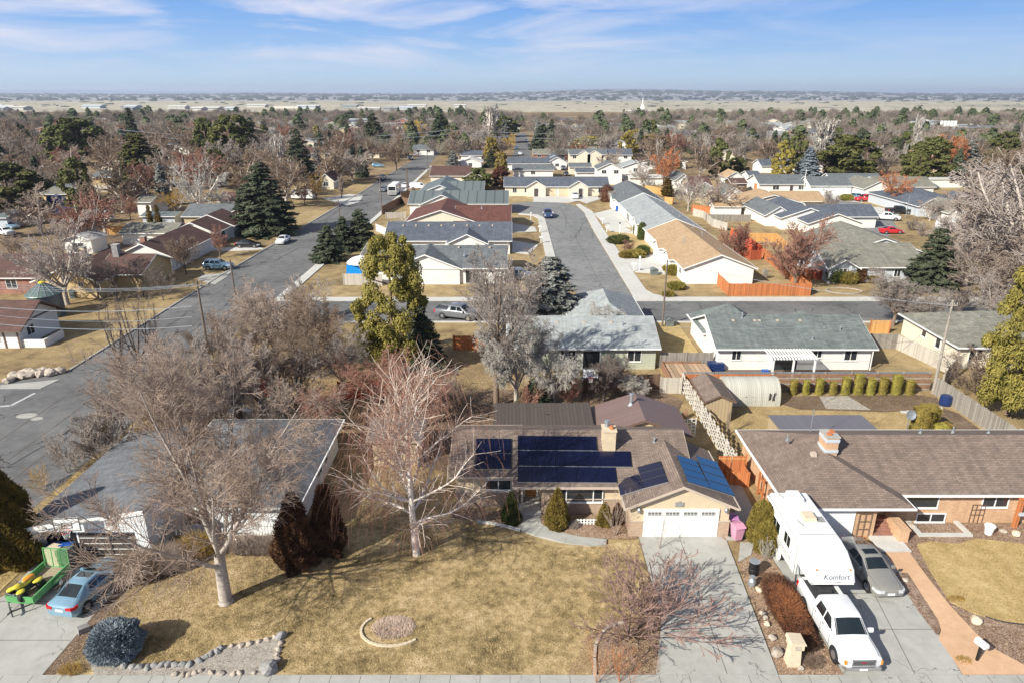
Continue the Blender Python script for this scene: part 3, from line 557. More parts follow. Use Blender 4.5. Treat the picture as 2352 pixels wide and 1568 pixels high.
# kind: trunk share, limbs, limb length share, limb angle, child counts per level, length ratio, angle, up pull, wander, twig radius
TK = {
 'spread': dict(tr=.18, limbs=7, ll=.62, la=(22,60), n=(10,8,5), lr=(.42,.45,.5), ca=(35,65), up=.07, wa=.16, tw=.009, r=.024, lead=0),
 'maple':  dict(tr=.22, limbs=8, ll=.68, la=(14,50), n=(12,9,6), lr=(.38,.42,.62), ca=(28,55), up=.08, wa=.15, tw=.009, r=.0185, lead=0),
 'oval':   dict(tr=.14, limbs=8, ll=.68, la=(14,50), n=(10,8,5), lr=(.40,.42,.5), ca=(30,58), up=.08, wa=.12, tw=.009, r=.020, lead=0),
 'vase':   dict(tr=.08, limbs=9, ll=.80, la=(12,50), n=(8,6,4), lr=(.34,.4,.5), ca=(20,42), up=.06, wa=.10, tw=.007, r=.013, lead=0),
 'poplar': dict(tr=.06, limbs=9, ll=.85, la=(3,16), n=(10,6,4), lr=(.30,.4,.5), ca=(14,30), up=.35, wa=.07, tw=.010, r=.017, lead=0),
 'open':   dict(tr=.30, limbs=5, ll=.55, la=(20,48), n=(7,6,4), lr=(.45,.45,.5), ca=(32,62), up=.12, wa=.24, tw=.010, r=.022, lead=0),
 'bush':   dict(tr=.02, limbs=16, ll=.85, la=(5,62), n=(6,5,3), lr=(.38,.45,.5), ca=(20,45), up=.12, wa=.12, tw=.007, r=.008, lead=0),
 'weep':   dict(tr=.22, limbs=7, ll=.58, la=(25,58), n=(9,8,5), lr=(.42,.42,.6), ca=(30,60), up=.06, wa=.15, tw=.009, r=.022, lead=0, droop=.55),
}
def grow(H, kind, seed, dens=1.0, tw=None, spread=1.0):
    k = TK[kind]; rg = random.Random(seed); twr = tw or k['tw']
    trunk, crown = [], []
    def path(p, d, L, r0, r1, n, up, wa, out, droop=0):
        nodes = [(p.copy(), d.copy(), r0)]
        for i in range(n):
            d = (d + perp(d, rg) * wa * rg.random() + Vector((0, 0, up)) - Vector((0, 0, droop * (i + 1) / n))).normalized()
            q = p + d * (L / n); ra = r0 + (r1 - r0) * i / n; rb = r0 + (r1 - r0) * (i + 1) / n
            out.append((tuple(p), tuple(q), ra, rb)); p = q; nodes.append((p.copy(), d.copy(), rb))
        return nodes
    def at(nodes, t):
        f = t * (len(nodes) - 1); i = min(int(f), len(nodes) - 2); f -= i
        return nodes[i][0].lerp(nodes[i + 1][0], f), nodes[i][1], nodes[i][2] * (1 - f) + nodes[i + 1][2] * f
    def sub(nodes, L, lev):
        n = max(2, int(k['n'][lev] * dens * rg.uniform(.8, 1.2)))
        for j in range(n):
            t = .18 + .82 * (j + rg.random() * .8) / n; t = min(t, 1)
            p, d, r = at(nodes, t); a = R(rg.uniform(*k['ca'])); nd = (d * math.cos(a) + perp(d, rg) * math.sin(a)).normalized()
            l = L * k['lr'][lev] * (1.15 - .6 * t) * rg.uniform(.7, 1.25); r0 = max(twr, r * (.55 if lev < 2 else .6))
            last = lev == 2
            ns = path(p, nd, l, r0, twr * (.7 if last else 1), 2 if last else 3, k['up'] * (.6 if lev else 1), k['wa'] * 1.2, crown, k.get('droop', 0) * (lev / 2))
            if not last: sub(ns, l, lev + 1)
    r0 = H * k['r']; tl = H * k['tr']
    ns = path(Vector((0, 0, -.1)), Vector((rg.uniform(-.05, .05), rg.uniform(-.05, .05), 1)).normalized(), tl, r0 * 1.15, r0 * .85, 3, .02, .06, trunk)
    trunk.append(((0, 0, -.1), (0, 0, H * .02), r0 * 1.6, r0 * 1.2))
    az = rg.uniform(0, 6)
    for i in range(k['limbs']):
        a = R(k['la'][0] + (k['la'][1] - k['la'][0]) * ((i * .618) % 1)) * spread; az += 2.4
        d = Vector((math.sin(a) * math.cos(az), math.sin(a) * math.sin(az), math.cos(a)))
        p, _, r = at(ns, 1 if i < 3 else rg.uniform(.72, 1)); L = H * k['ll'] * rg.uniform(.82, 1.08) * (1 if a < .6 else .88)
        lr = r0 * (.62 if k['limbs'] < 8 else .42)
        nl = path(p, d, L, lr, twr * 1.6, 7, k['up'], k['wa'], trunk if lr > .05 else crown)
        sub(nl, L, 0)
    top = max(s[1][2] for s in crown); f = H / top
    sc_ = lambda S: [(tuple(c * f for c in a), tuple(c * f for c in b), x, y) for a, b, x, y in S]
    return sc_(trunk), sc_(crown)
def quads(P, Nn, size, rg, asp=.5, jit=.6, droop=0):
    """leaf faces: centres P, facing roughly Nn"""
    n = len(P); a = rg.normal(size=(n, 3)); Nn = Nn + rg.normal(size=(n, 3)) * jit; Nn /= np.linalg.norm(Nn, axis=1, keepdims=True) + 1e-6
    x = np.cross(Nn, a); x /= np.linalg.norm(x, axis=1, keepdims=True) + 1e-6; y = np.cross(Nn, x)
    s = size * rg.uniform(.6, 1.3, (n, 1)); x = x * s; y = y * s * asp
    v = np.stack([P - x - y, P + x - y * .6, P + x * 1.1 + y, P - x * .8 + y * .7], 1).reshape(-1, 3)
    return v, np.arange(n * 4).reshape(-1, 4)
def clump_cloud(centres, rad, per, size, seed, mat, parent=None, name='crown', up=.35, flat=.7, asp=.5):
    rg = np.random.default_rng(seed); C_ = np.array(centres, float); n = len(C_) * per
    idx = np.repeat(np.arange(len(C_)), per); d = rg.normal(size=(n, 3)); d /= np.linalg.norm(d, axis=1, keepdims=True)
    rr = rad[idx][:, None] if hasattr(rad, '__len__') else rad
    P = C_[idx] + d * rr * np.array([1, 1, flat]) * rg.uniform(.55, 1.05, (n, 1)); Nn = d + np.array([0, 0, up])
    v, f = quads(P, Nn, size, rg, asp); return np_mesh(name, v, f, mat, parent)
def conifer(H, Rm, seed, mat, parent, size=.2, n_lay=26, dens=1.0, droop=.25, power=.85, name='crown', base=.04):
    """whorls of drooping boughs, each bough a spray of small needle faces"""
    rg = np.random.default_rng(seed); P, Nn = [], []; segs = []
    for i in range(n_lay):
        t = (i + rg.uniform(-.3, .3)) / n_lay; t = min(max(t, 0), .985); z = H * (base + (1 - base) * t)
        power_ = power; rl = Rm * ((1 - t) ** power_) * rg.uniform(.85, 1.12) + .12; nb = max(4, int((6 + 9 * (1 - t)) * dens))
        for b in range(nb):
            az = rg.uniform(0, 2 * math.pi); L = rl * rg.uniform(.65, 1.12); m = max(4, int(L / size * 2.6))
            s = np.linspace(.12, 1, m) ** .8; dr = droop * rg.uniform(.6, 1.3)
            px_ = np.stack([np.cos(az) * L * s, np.sin(az) * L * s, z - dr * L * s ** 1.6 + .25 * L * np.maximum(0, s - .75)], 1)
            segs.append(((0, 0, z), tuple(px_[m // 2]), .03, .015))
            for rep in range(3):
                w = L * .22 * np.sin(np.pi * np.minimum(1, s * .9 + .1))[:, None]
                side = np.array([[-math.sin(az), math.cos(az), 0]]) * rg.uniform(-1, 1, (m, 1)) * w
                P.append(px_ + side + rg.normal(size=(m, 3)) * size * .35); Nn.append(np.tile([math.cos(az) * .5, math.sin(az) * .5, .9], (m, 1)))
    v, f = quads(np.concatenate(P), np.concatenate(Nn), size, rg, .42, .55)
    return np_mesh(name, v, f, mat, parent)
def dome_shell(Rx, Ry, H, seed, mat, parent, size=.09, n=3500, shape='cone', name='foliage', z0=.05, amp=.12):
    n = int(n * 2.0); size *= .72
    """dense clipped shrub: leaf faces over a solid inner mass"""
    rg = np.random.default_rng(seed)
    def prof(t):
        if shape == 'cone': return np.maximum(.02, (1 - t) ** .75 * (1 - .25 * (1 - t) ** 6))
        if shape == 'egg': return np.sqrt(np.maximum(0, 1 - (np.maximum(0, t - .35) / .65) ** 2.2)) * (.82 + .18 * np.minimum(1, t / .3))
        if shape == 'ball': return np.sqrt(np.maximum(.02, 1 - (2 * t - .9) ** 2 / 1.22))
        if shape == 'tear': return np.sqrt(np.maximum(0, 1 - t)) * np.minimum(1, .72 + 1.3 * t) * (1 - .25 * t)
        if shape == 'box': return np.where(t > .96, .9, 1.0) * np.ones_like(t)
        return 1 - t
    t = rg.uniform(0, 1, n * 3); t = t[rg.uniform(0, 1, n * 3) < prof(t) * .9 + .1][:n]; n = len(t); az = rg.uniform(0, 2 * np.pi, n)
    ph = rg.uniform(0, 6, 6); bump = 1 + amp * np.sin(az * 3 + ph[0] + t * 5) * np.sin(t * 9 + ph[1]) + amp * .6 * np.sin(az * 7 + t * 14 + ph[2])
    inn = rg.uniform(.86, 1.05, n); r = prof(t) * bump * inn
    ca, sa = np.cos(az), np.sin(az)
    if shape == 'box': k = 1 / np.maximum(np.abs(ca), np.abs(sa)) * .86; ca, sa = ca * k, sa * k
    P = np.stack([ca * r * Rx, sa * r * Ry, z0 + t * H], 1); sl = {'cone': .45, 'egg': .3, 'ball': .0, 'box': 0}.get(shape, .3)
    Nn = np.stack([np.cos(az), np.sin(az), sl + (2 * t - 1 if shape in ('ball', 'egg') else 0 * t)], 1)
    if shape in ('box', 'egg'):
        m = n // 5; q = rg.uniform(-1, 1, (m, 2)); top = np.stack([q[:, 0] * Rx * .85, q[:, 1] * Ry * .85, np.full(m, z0 + H * (.99 if shape == 'box' else .93)) + rg.normal(size=m) * .02], 1)
        if shape == 'box': P = np.concatenate([P, top]); Nn = np.concatenate([Nn, np.tile([0, 0, 1.], (m, 1))])
    if shape == 'box': v, f = quads(P, Nn, size, rg, .55, .35)
    else:      # sprays pointing outward and up
        d = Nn / np.linalg.norm(Nn, axis=1, keepdims=True) * (1.0 if shape == 'ball' else .6) + np.array([0, 0, .15 if shape == 'ball' else .75]) + rg.normal(size=P.shape) * .38; d /= np.linalg.norm(d, axis=1, keepdims=True)
        sd_ = np.cross(d, rg.normal(size=P.shape)); sd_ /= np.linalg.norm(sd_, axis=1, keepdims=True); L = size * rg.uniform(1.0, 2.6, (len(P), 1)); w_ = size * .34
        v = np.stack([P - sd_ * w_ - d * L * .4, P + sd_ * w_ - d * L * .4, P + sd_ * w_ * .45 + d * L, P - sd_ * w_ * .45 + d * L], 1).reshape(-1, 3); f = np.arange(len(P) * 4).reshape(-1, 4)
    ts = np.linspace(0, 1, 12); rr = prof(ts) * .78; rings = []
    for a_, b_ in zip(ts, rr):
        for j in range(14):
            c_, s_ = math.cos(2 * math.pi * j / 14), math.sin(2 * math.pi * j / 14)
            if shape == 'box': kk = 1 / max(abs(c_), abs(s_)) * .86; c_, s_ = c_ * kk, s_ * kk
            rings.append((c_ * b_ * Rx, s_ * b_ * Ry, z0 + a_ * H * .95))
    rings = np.array(rings); o = len(v); fs = []
    for i in range(11):
        for j in range(14): fs.append((o + i * 14 + j, o + i * 14 + (j + 1) % 14, o + (i + 1) * 14 + (j + 1) % 14, o + (i + 1) * 14 + j))
    tp = o + 11 * 14; fs += [(tp, tp + k_, tp + k_ + 1, tp + k_ + 2) for k_ in range(1, 12, 2)]
    return np_mesh(name, np.concatenate([v, rings]), np.concatenate([f, np.array(fs)]), mat, parent)
# ---- cache of crown and trunk meshes so that repeats share data
CACHE = {}
def tree_meshes(kind, seed, H, bark, twig, dens, tw):
    key = (kind, seed, bark, twig, dens, tw)
    if key not in CACHE:
        t_, c_ = grow(H, kind, seed, dens, tw)
        a = segs_mesh('trunk', t_, bark); b = segs_mesh('crown', c_ if c_ else t_, twig)
        CACHE[key] = (a.data, b.data, H); bpy.data.objects.remove(a); bpy.data.objects.remove(b)
    return CACHE[key]
def child(name, me, parent):
    o = bpy.data.objects.new(name, me); COL.objects.link(o); o.parent = parent; return o
def bare(x, y, H, kind, label, twig='twig_grey', bark='bark_grey', seed=1, dens=1.0, tw=None, wide=1.0, group=None, name='bare_tree', cat='tree', rz=None, base=10.0, z=0):
    a, b, H0 = tree_meshes(kind, seed, base, bark, twig, dens, tw)
    t = thing(name, label, cat, (x, y, z), rz if rz is not None else (x * 1.7 + y * .9) % 6.28, group)
    s = H / H0; t.scale = (s * wide, s * wide, s)
    child('trunk', a, t); child('crown', b, t); return t
def evergreen(x, y, H, Rm, label, mat='leaf_spruce', seed=1, size=.2, group=None, name='spruce_tree', style='spruce', dens=1.0, cat='tree', rz=None):
    key = ('ev', style, seed, mat, size, dens)
    if key not in CACHE:
        H0, R0 = 10.0, {'spruce': 3.0, 'pine': 4.2, 'column': 1.3}[style]
        if style == 'spruce': c_ = conifer(H0, R0, seed, mat, None, size, 26, dens * 1.25, power=.6 if seed % 2 else .8)
        elif style == 'column': c_ = conifer(H0, R0, seed, mat, None, size, 30, dens, droop=-.5, power=.4)
        else:
            rg = random.Random(seed); cs, rad = [], []
            for i in range(int(95 * dens)):
                t_ = rg.random(); zz = H0 * (.10 + .86 * t_); rr = R0 * (math.sin(math.pi * min(1, .22 + .76 * t_)) ** .6) * rg.uniform(.3, .92) ** .7; az = rg.uniform(0, 6.28)
                cs.append((rr * math.cos(az), rr * math.sin(az), zz)); rad.append(R0 * rg.uniform(.13, .30) * (1 - .3 * t_))
            c_ = clump_cloud(cs, np.array(rad), int(95 * (.3 / size) ** 1.5), size, seed, mat, None, 'crown', .5, .7)
        tr = segs_mesh('trunk', [((0, 0, -.1), (.05, .03, H0 * .3), .26, .2), ((.05, .03, H0 * .3), (0, 0, H0 * .62), .2, .13), ((0, 0, H0 * .62), (0, 0, H0 * .95), .13, .03)] +
            [((0, 0, H0 * (.25 + .06 * i)), (1.8 * math.cos(i * 2.4), 1.8 * math.sin(i * 2.4), H0 * (.29 + .06 * i)), .07, .03) for i in range(10)], 'bark_brown')
        CACHE[key] = (tr.data, c_.data, (H0, R0)); bpy.data.objects.remove(tr); bpy.data.objects.remove(c_)
    a, b, (H0, R0) = CACHE[key]
    t = thing(name, label, cat, (x, y, 0), rz if rz is not None else (x * 1.3 + y) % 6.28, group); t.scale = (Rm / R0, Rm / R0, H / H0)
    child('trunk', a, t); child('crown', b, t); return t
def shrub(x, y, Rx, Ry, H, label, mat='leaf_olive', shape='cone', seed=1, size=.09, n=3500, name='shrub', group=None, z=.06, amp=.12, cat='shrub'):
    o = dome_shell(Rx, Ry, H, seed, mat, None, size, n, shape, name, 0, amp); o.location = (x, y, z); return tag(o, label, cat, group)
# ============================================================ house builder
def gable(rb, fb, x0, y0, x1, y1, zw, rise, axis, o=.45, t=.14, og=.4, trim=True, wb=None):
    """roof slab + fascia (+ wall prism in wb); axis = direction of the ridge"""
    if axis == 'x': a0, a1, b0, b1 = y0, y1, x0, x1
    else: a0, a1, b0, b1 = x0, x1, y0, y1
    m = (a0 + a1) / 2; h = (a1 - a0) / 2; k = rise / h; ze = zw - k * o
    P = [(a0 - o, ze), (m, zw + rise), (a1 + o, ze), (a1 + o, ze + t), (m, zw + rise + t), (a0 - o, ze + t)]
    ax = axis
    fl = (lambda q: q) if axis == 'x' else (lambda q: q)
    rb.ext(P, ax, b0 - og, b1 + og)
    if trim:
        Q = [(a0 - o - .02, ze - .06), (m, zw + rise - .06), (a1 + o + .02, ze - .06), (a1 + o + .02, ze + t - .02), (m, zw + rise + t - .015), (a0 - o - .02, ze + t - .02)]
        fb.ext(Q, ax, b0 - og - .035, b0 - og + .015); fb.ext(Q, ax, b1 + og - .015, b1 + og + .035)
        for s_, e in ((a0 - o, -1), (a1 + o, 1)):
            p, q = (s_ + e * .01, s_ + e * .13) if e > 0 else (s_ - .13, s_ - .01)
            if axis == 'x': fb.box(b0 - og - .03, p, ze - .02, b1 + og + .03, q, ze + t - .03)
            else: fb.box(p, b0 - og - .03, ze - .02, q, b1 + og + .03, ze + t - .03)
    if wb is not None:
        wb.ext([(a0, 0), (a1, 0), (a1, zw), (m, zw + rise), (a0, zw)], ax, b0, b1)
def hip(rb, fb, x0, y0, x1, y1, zw, rise, o=.45, t=.14, wb=None):
    X0, Y0, X1, Y1 = x0 - o, y0 - o, x1 + o, y1 + o; w, d = X1 - X0, Y1 - Y0; r = min(w, d) / 2
    k = rise / (r - o); ze = zw - k * o; zr = zw + rise
    a = (X0 + r, (Y0 + Y1) / 2) if w >= d else ((X0 + X1) / 2, Y0 + r); b = (X1 - r, (Y0 + Y1) / 2) if w >= d else ((X0 + X1) / 2, Y1 - r)
    if abs(w - d) < .05: b = (a[0] + .02, a[1])
    i = rb.vs([(X0,Y0,ze+t),(X1,Y0,ze+t),(X1,Y1,ze+t),(X0,Y1,ze+t),(a[0],a[1],zr+t),(b[0],b[1],zr+t)])
    if w >= d: fs = [(0,1,5,4),(1,2,5),(2,3,4,5),(3,0,4)]
    else: fs = [(0,1,4),(1,2,5,4),(2,3,5),(3,0,4,5)]
    for f_ in fs: rb.face([i + q for q in f_])
    j = rb.vs([(X0,Y0,ze),(X1,Y0,ze),(X1,Y1,ze),(X0,Y1,ze)]); rb.face((j+3,j+2,j+1,j))
    for q in range(4): rb.face((j + q, j + (q+1) % 4, i + (q+1) % 4, i + q))
    g = .12
    fb.box(X0-g, Y0-g, ze-.02, X1+g, Y0-.005, ze+t-.03); fb.box(X0-g, Y1+.005, ze-.02, X1+g, Y1+g, ze+t-.03)
    fb.box(X0-g, Y0, ze-.02, X0-.005, Y1, ze+t-.03); fb.box(X1+.005, Y0, ze-.02, X1+g, Y1, ze+t-.03)
    if wb is not None: wb.box(x0, y0, 0, x1, y1, zw + .02)
def window(parent, face, plane, a0, z0, a1, z1, mull=1, trim='trim_white', glass='glass', name='window', sill=True, far=False, label=None):
    """face 'f' looks to -y at y=plane, 'b' to +y, 'l' to -x at x=plane, 'r' to +x; a runs along the wall"""
    def bx(mb, p, q, r, s, d0, d1):
        if face == 'f': mb.box(p, plane - d1, q, r, plane - d0, s)
        elif face == 'b': mb.box(p, plane + d0, q, r, plane + d1, s)
        elif face == 'l': mb.box(plane - d1, p, q, plane - d0, r, s)
        else: mb.box(plane + d0, p, q, plane + d1, r, s)
    w = .07; fm = MB(); gm = MB()
    bx(fm, a0 - w, z0 - w, a1 + w, z0, -.02, .05); bx(fm, a0 - w, z1, a1 + w, z1 + w, -.02, .05)
    bx(fm, a0 - w, z0, a0, z1, -.02, .05); bx(fm, a1, z0, a1 + w, z1, -.02, .05)
    for k in range(1, mull + 1):
        x = a0 + (a1 - a0) * k / (mull + 1); bx(fm, x - .03, z0, x + .03, z1, .012, .045)
    if sill: bx(fm, a0 - w - .03, z0 - w - .05, a1 + w + .03, z0 - w - .003, -.02, .09)
    bx(gm, a0 + .001, z0 + .001, a1 - .001, z1 - .001, -.02, .012)
    if far:
        n0 = len(fm.f); o = len(fm.v); fm.v += gm.v; fm.f += [tuple(i + o for i in f_) for f_ in gm.f]; fm.m = [0] * n0 + [1] * len(gm.f)
        return fm.build(name, [trim, glass], parent)
    f_ = fm.build(name, trim, parent, label=label); gm.build('pane', glass, f_); return f_
def door(parent, plane, a0, a1, z1, mat='trim_white', frame='trim_white', face='f', name='door', z0=.02, panels=0, glass_top=False):
    fm = MB(); d = MB()
    def bx(mb, p, q, r, s, d0, d1):
        if face == 'f': mb.box(p, plane - d1, q, r, plane - d0, s)
        elif face == 'b': mb.box(p, plane + d0, q, r, plane + d1, s)
        elif face == 'l': mb.box(plane - d1, p, q, plane - d0, r, s)
        else: mb.box(plane + d0, p, q, plane + d1, r, s)
    bx(fm, a0 - .1, z0, a0, z1 + .1, -.02, .06); bx(fm, a1, z0, a1 + .1, z1 + .1, -.02, .06); bx(fm, a0, z1, a1, z1 + .1, -.02, .06)
    bx(d, a0 + .002, z0, a1 - .002, z1 - .002, -.02, .02)
    if panels:
        ph = (z1 - z0) / panels
        for i in range(panels): bx(d, a0 + .04, z0 + ph * i + .03, a1 - .04, z0 + ph * (i + 1) - .03, .022, .035)
    o = d.build(name, mat, parent); fm.build('door_frame', frame, o)
    return o
class House:
    def __init__(s, name, label, wall, roof, trim='trim_white', cat='house', group=None):
        s.name, s.wallm, s.roofm, s.trim = name, wall, roof, trim; s.w, s.r, s.f = MB(), MB(), MB(); s.t = thing(name, label, cat, (0, 0, 0), 0, group); s.c = None; s.oo = []
    def g(s, x0, y0, x1, y1, zw=2.6, rise=1.8, axis='x', **k): s.c = s.c or (x0, y0); gable(s.r, s.f, x0, y0, x1, y1, zw, rise, axis, wb=s.w, **k); return s
    def h(s, x0, y0, x1, y1, zw=2.6, rise=1.8, **k): s.c = s.c or (x0, y0); hip(s.r, s.f, x0, y0, x1, y1, zw, rise, wb=s.w, **k); return s
    def win(s, *a, **k): window(s.t, *a, **dict(dict(trim='trim_white'), **k)); return s
    def winf(s, *a, **k): return s.win(*a, far=True, sill=False, **k)
    def door(s, *a, **k): door(s.t, *a, **k); return s
    def garage(s, plane, a0, a1, z1=2.15, mat='trim_white', face='f', frame='trim_white', panels=4): door(s.t, plane, a0, a1, z1, mat, frame, face, 'garage_door', panels=panels); return s
    def vent(s, x, y, z, h=.45, r=.06, mat='galv'):
        mb = MB(); mb.lathe((x, y, z), [(r*2.2, -.12), (r*2.0, .0), (r, .05), (r, h), (r*.8, h+.02)], 8); mb.build('roof_vent', mat, s.t); return s
    def boxvent(s, x, y, z, w=.3):
        mb = MB(); mb.box(x-w/2, y-w/2, z-.15, x+w/2, y+w/2, z+.12); mb.build('roof_vent', 'trim_beige', s.t); return s
    def chim(s, x0, y0, x1, y1, z0, z1, mat='brick_red', cap='concrete'):
        mb = MB(); mb.box(x0, y0, z0, x1, y1, z1); o = mb.build('chimney', mat, s.t); cb = MB(); cb.box(x0-.06, y0-.06, z1+.002, x1+.06, y1+.06, z1+.1); cb.build('cap', cap, o); return o
    def done(s):
        s.w.build('wall', s.wallm, s.t); ro = s.r.build('roof', s.roofm, s.t); s.f.build('fascia', s.trim, ro)
        # move the empty to the house's base without moving its parts
        x, y = s.c; s.t.location = (x, y, 0)
        for ch in s.t.children: ch.location = (-x, -y, 0)
        return s.t
# ============================================================ the houses
KT['7'] = (1416.4, 957.1, .1953)
def winp(h, t, x0, y0, x1, y1, Y, mull=1, **k):
    a, z1 = V(t, x0, y0, Y); b, z0 = V(t, x1, y1, Y); h.win('f', Y, a, z0, b, z1, mull, **k)
# ---- main house: beige brick, brown roof, solar panels
k_main = .417
h = House('brick_house', 'beige brick house with solar panels on its brown roof behind the big front lawn', 'stucco_beige', 'roof_brown', 'trim_beige')
h.c = (4, 45)
gable(h.r, h.f, .45, 41.3, 12.3, 49.7, 2.6, 1.75, 'x', o=.5); h.w.ext([(41.3, 0), (49.7, 0), (49.7, 2.6), (45.5, 4.35), (41.3, 2.6)], 'x', 2.1, 12.3); h.w.box(.47, 43.3, 0, 2.1, 49.6, 2.6)
h.g(-4.0, 42.1, .46, 48.9, 2.928, 1.418, 'x', o=.5)
h.g(7.9, 38.6, 14.4, 45.6, 2.55, 1.45, 'y', o=.45, og=.35)
bw = MB(); bw.box(-4.03, 42.06, 0, .47, 42.3, 1.25); bw.build('brick_base', 'brick_tan', h.t)
bw = MB(); bw.box(2.08, 41.24, 0, 7.9, 41.4, 1.2); bw.box(2.08, 41.26, 1.2, 3.05, 41.4, 2.5); bw.build('brick_base', 'brick_tan', h.t); bw = MB()
bw.box(7.84, 38.54, 0, 8.75, 38.7, 1.25); bw.box(7.84, 38.7, 0, 7.95, 41.23, 1.25); bw.build('brick_base', 'brick_tan', h.t); bw = MB(); bw.box(13.72, 38.54, 0, 14.46, 38.7, 1.25); bw.box(14.36, 38.7, 0, 14.46, 45.6, 1.25)
bw.build('brick_base', 'brick_tan', h.t)
cb = MB(); cb.box(-4.06, 42.02, 1.252, .47, 42.3, 1.33); cb.box(3.0, 41.19, 1.203, 7.83, 41.4, 1.28); cb.box(7.8, 38.5, 1.252, 8.76, 38.7, 1.33); cb.box(13.71, 38.5, 1.252, 14.5, 38.7, 1.33); cb.build('brick_ledge', 'trim_beige', h.t)
po = MB(); po.box(.5, 41.0, .1, 2.05, 43.28, .18); po.build('porch', 'concrete_pale', h.t)
pp = MB(); pp.box(.62, 40.95, .1, .76, 41.09, 2.45); pp.build('porch_post', 'trim_beige', h.t)
door(h.t, 43.27, .95, 1.8, 2.15, 'wood_door', z0=.19)
winp(h, '2', 975, 505, 1103, 552, 42.05); 
a, z1 = V('2', 1352, 549, 41.24); b_, z0 = V('2', 1581, 616, 41.24)
fm = window(h.t, 'f', 41.24, a, z0, b_, z1, 0); mb = MB()
for q in (.19, .8): mb.box(a + (b_ - a) * q - .035, 41.17, z0, a + (b_ - a) * q + .035, 41.225, z1)
mb.build('mullion', 'trim_white', fm)
gd = door(h.t, 38.56, 8.84, 13.6, 2.13, 'trim_white', 'trim_white', 'f', 'garage_door', panels=4)
for i in range(4):
    x = 8.98 + i * 1.18; mb = MB(); mb.box(x, 38.50, 1.78, x + .92, 38.522, 2.0); q = mb.build('door_window', 'glass', gd)
    gb = MB()
    for j in range(5): gb.box(x + j * .225 - .012, 38.485, 1.77, x + j * .225 + .012, 38.499, 2.01)
    gb.box(x, 38.483, 1.875, x + .92, 38.497, 1.9); gb.build('muntin', 'trim_white', gd)
pl = MB(); pl.box(10.75, 38.53, 2.42, 11.3, 38.6, 2.72); pl.ext([(10.85, 2.721), (11.2, 2.721), (11.1, 2.79), (10.95, 2.79)], 'y', 38.53, 38.6); pl.build('number_plaque', 'stone_grey', h.t)
for x in (8.35, 14.1):
    mb = MB(); mb.lathe((x, 38.42, 2.0), [(.03, 0), (.1, .06), (.12, .28), (.05, .36), (.02, .42)], 8); mb.box(x - .03, 38.42, 2.25, x + .03, 38.6, 2.3); mb.build('wall_lamp', 'galv', h.t)
co = h.chim(6.55, 43.6, 7.45, 44.7, 3.4, 5.25, 'stucco_beige', 'stone_beige')
mb = MB(); mb.lathe((6.85, 44.3, 5.35), [(.15, 0), (.15, .35), (.19, .36), (.19, .48), (.05, .5)], 12); mb.build('flue', 'galv', co)
mb = MB(); mb.lathe((7.15, 43.95, 5.35), [(.16, 0), (.18, .1), (.14, .22), (.13, .24)], 12); mb.build('chimney_pot', 'terracotta', co)
p = RP('7', 440, 290, (0, 41.3, 2.74), (0, -k_main, 1)); h.vent(p.x, p.y, p.z - .02, .35)
def panel(t, cs, P0, Nn, mat, nu, nv, parent, lift=.12):
    Nn = Vector(Nn).normalized(); c = [RP(t, x, y, P0, Nn) for x, y in cs]     # order: back-left, back-right, front-right, front-left
    for i in range(nu):
        for j in range(nv):
            def q(u, v): return (c[0].lerp(c[1], u)).lerp(c[3].lerp(c[2], u), v)
            g = .008; u0, u1, v0, v1 = i / nu + g / nu, (i + 1) / nu - g / nu, j / nv + .012, (j + 1) / nv - .012
            pts = [q(u0, v0), q(u1, v0), q(u1, v1), q(u0, v1)]; mb = MB()
            a = mb.vs([p + Nn * lift for p in pts]); b2 = mb.vs([p + Nn * (lift - .045) for p in pts])
            mb.face((a + 3, a + 2, a + 1, a)); mb.face((b2, b2 + 1, b2 + 2, b2 + 3))
            mb.mi = 1
            for e in range(4): mb.face((a + e, a + (e+1) % 4, b2 + (e+1) % 4, b2 + e))
            mb.build('solar_panel', [mat, 'steel_dark'], parent)
    for j in range(nv + 1):
        mb = MB(); v = j / nv; mb.bar(c[0].lerp(c[3], v) + Nn * (lift - .06), c[1].lerp(c[2], v) + Nn * (lift - .06), .03, .05)
        mb.build('panel_rail', 'alu', parent)
Pm, Nm = (0, 41.3, 2.74), (0, -k_main, 1)
panel('2', [(920,290),(1108,291),(1106,451),(918,450)], Pm, Nm, 'solar_dark', 2, 2, h.t)
panel('2', [(1140,276),(1551,280),(1557,354),(1140,351)], Pm, Nm, 'solar_dark', 4, 1, h.t)
panel('2', [(1140,354),(1729,358),(1737,439),(1140,434)], Pm, Nm, 'solar_dark', 6, 1, h.t)
panel('2', [(1140,437),(1650,441),(1660,522),(1140,519)], Pm, Nm, 'solar_dark', 5, 1, h.t)
kg = 1.45 / 3.25
panel('7', [(8,757),(262,683),(325,850),(48,935)], (7.9, 40, 2.69), (-kg, 0, 1), 'solar_dark', 1, 2, h.t)
panel('7', [(247,600),(520,527),(612,775),(325,850)], (7.9, 40, 2.69), (-kg, 0, 1), 'solar_dark', 1, 3, h.t)
panel('7', [(693,455),(925,522),(1100,856),(830,776)], (14.4, 40, 2.69), (kg, 0, 1), 'solar_blue', 1, 4, h.t)
panel('7', [(920,465),(1165,535),(1385,946),(1100,856)], (14.4, 40, 2.69), (kg, 0, 1), 'solar_blue', 1, 4, h.t)
mb = MB(); mb.box(-1.5, 49.3, 2.5, 6.6, 49.42, 2.72); h_f = mb
rf = MB(); rf.ext([(49.42, 2.62), (53.1, 3.0), (53.1, 3.1), (49.42, 2.73)], 'x', -1.5, 6.65); o = rf.build('patio_roof', 'roof_dark', h.t); h_f.build('patio_fascia', 'trim_white', o)
ps = MB()
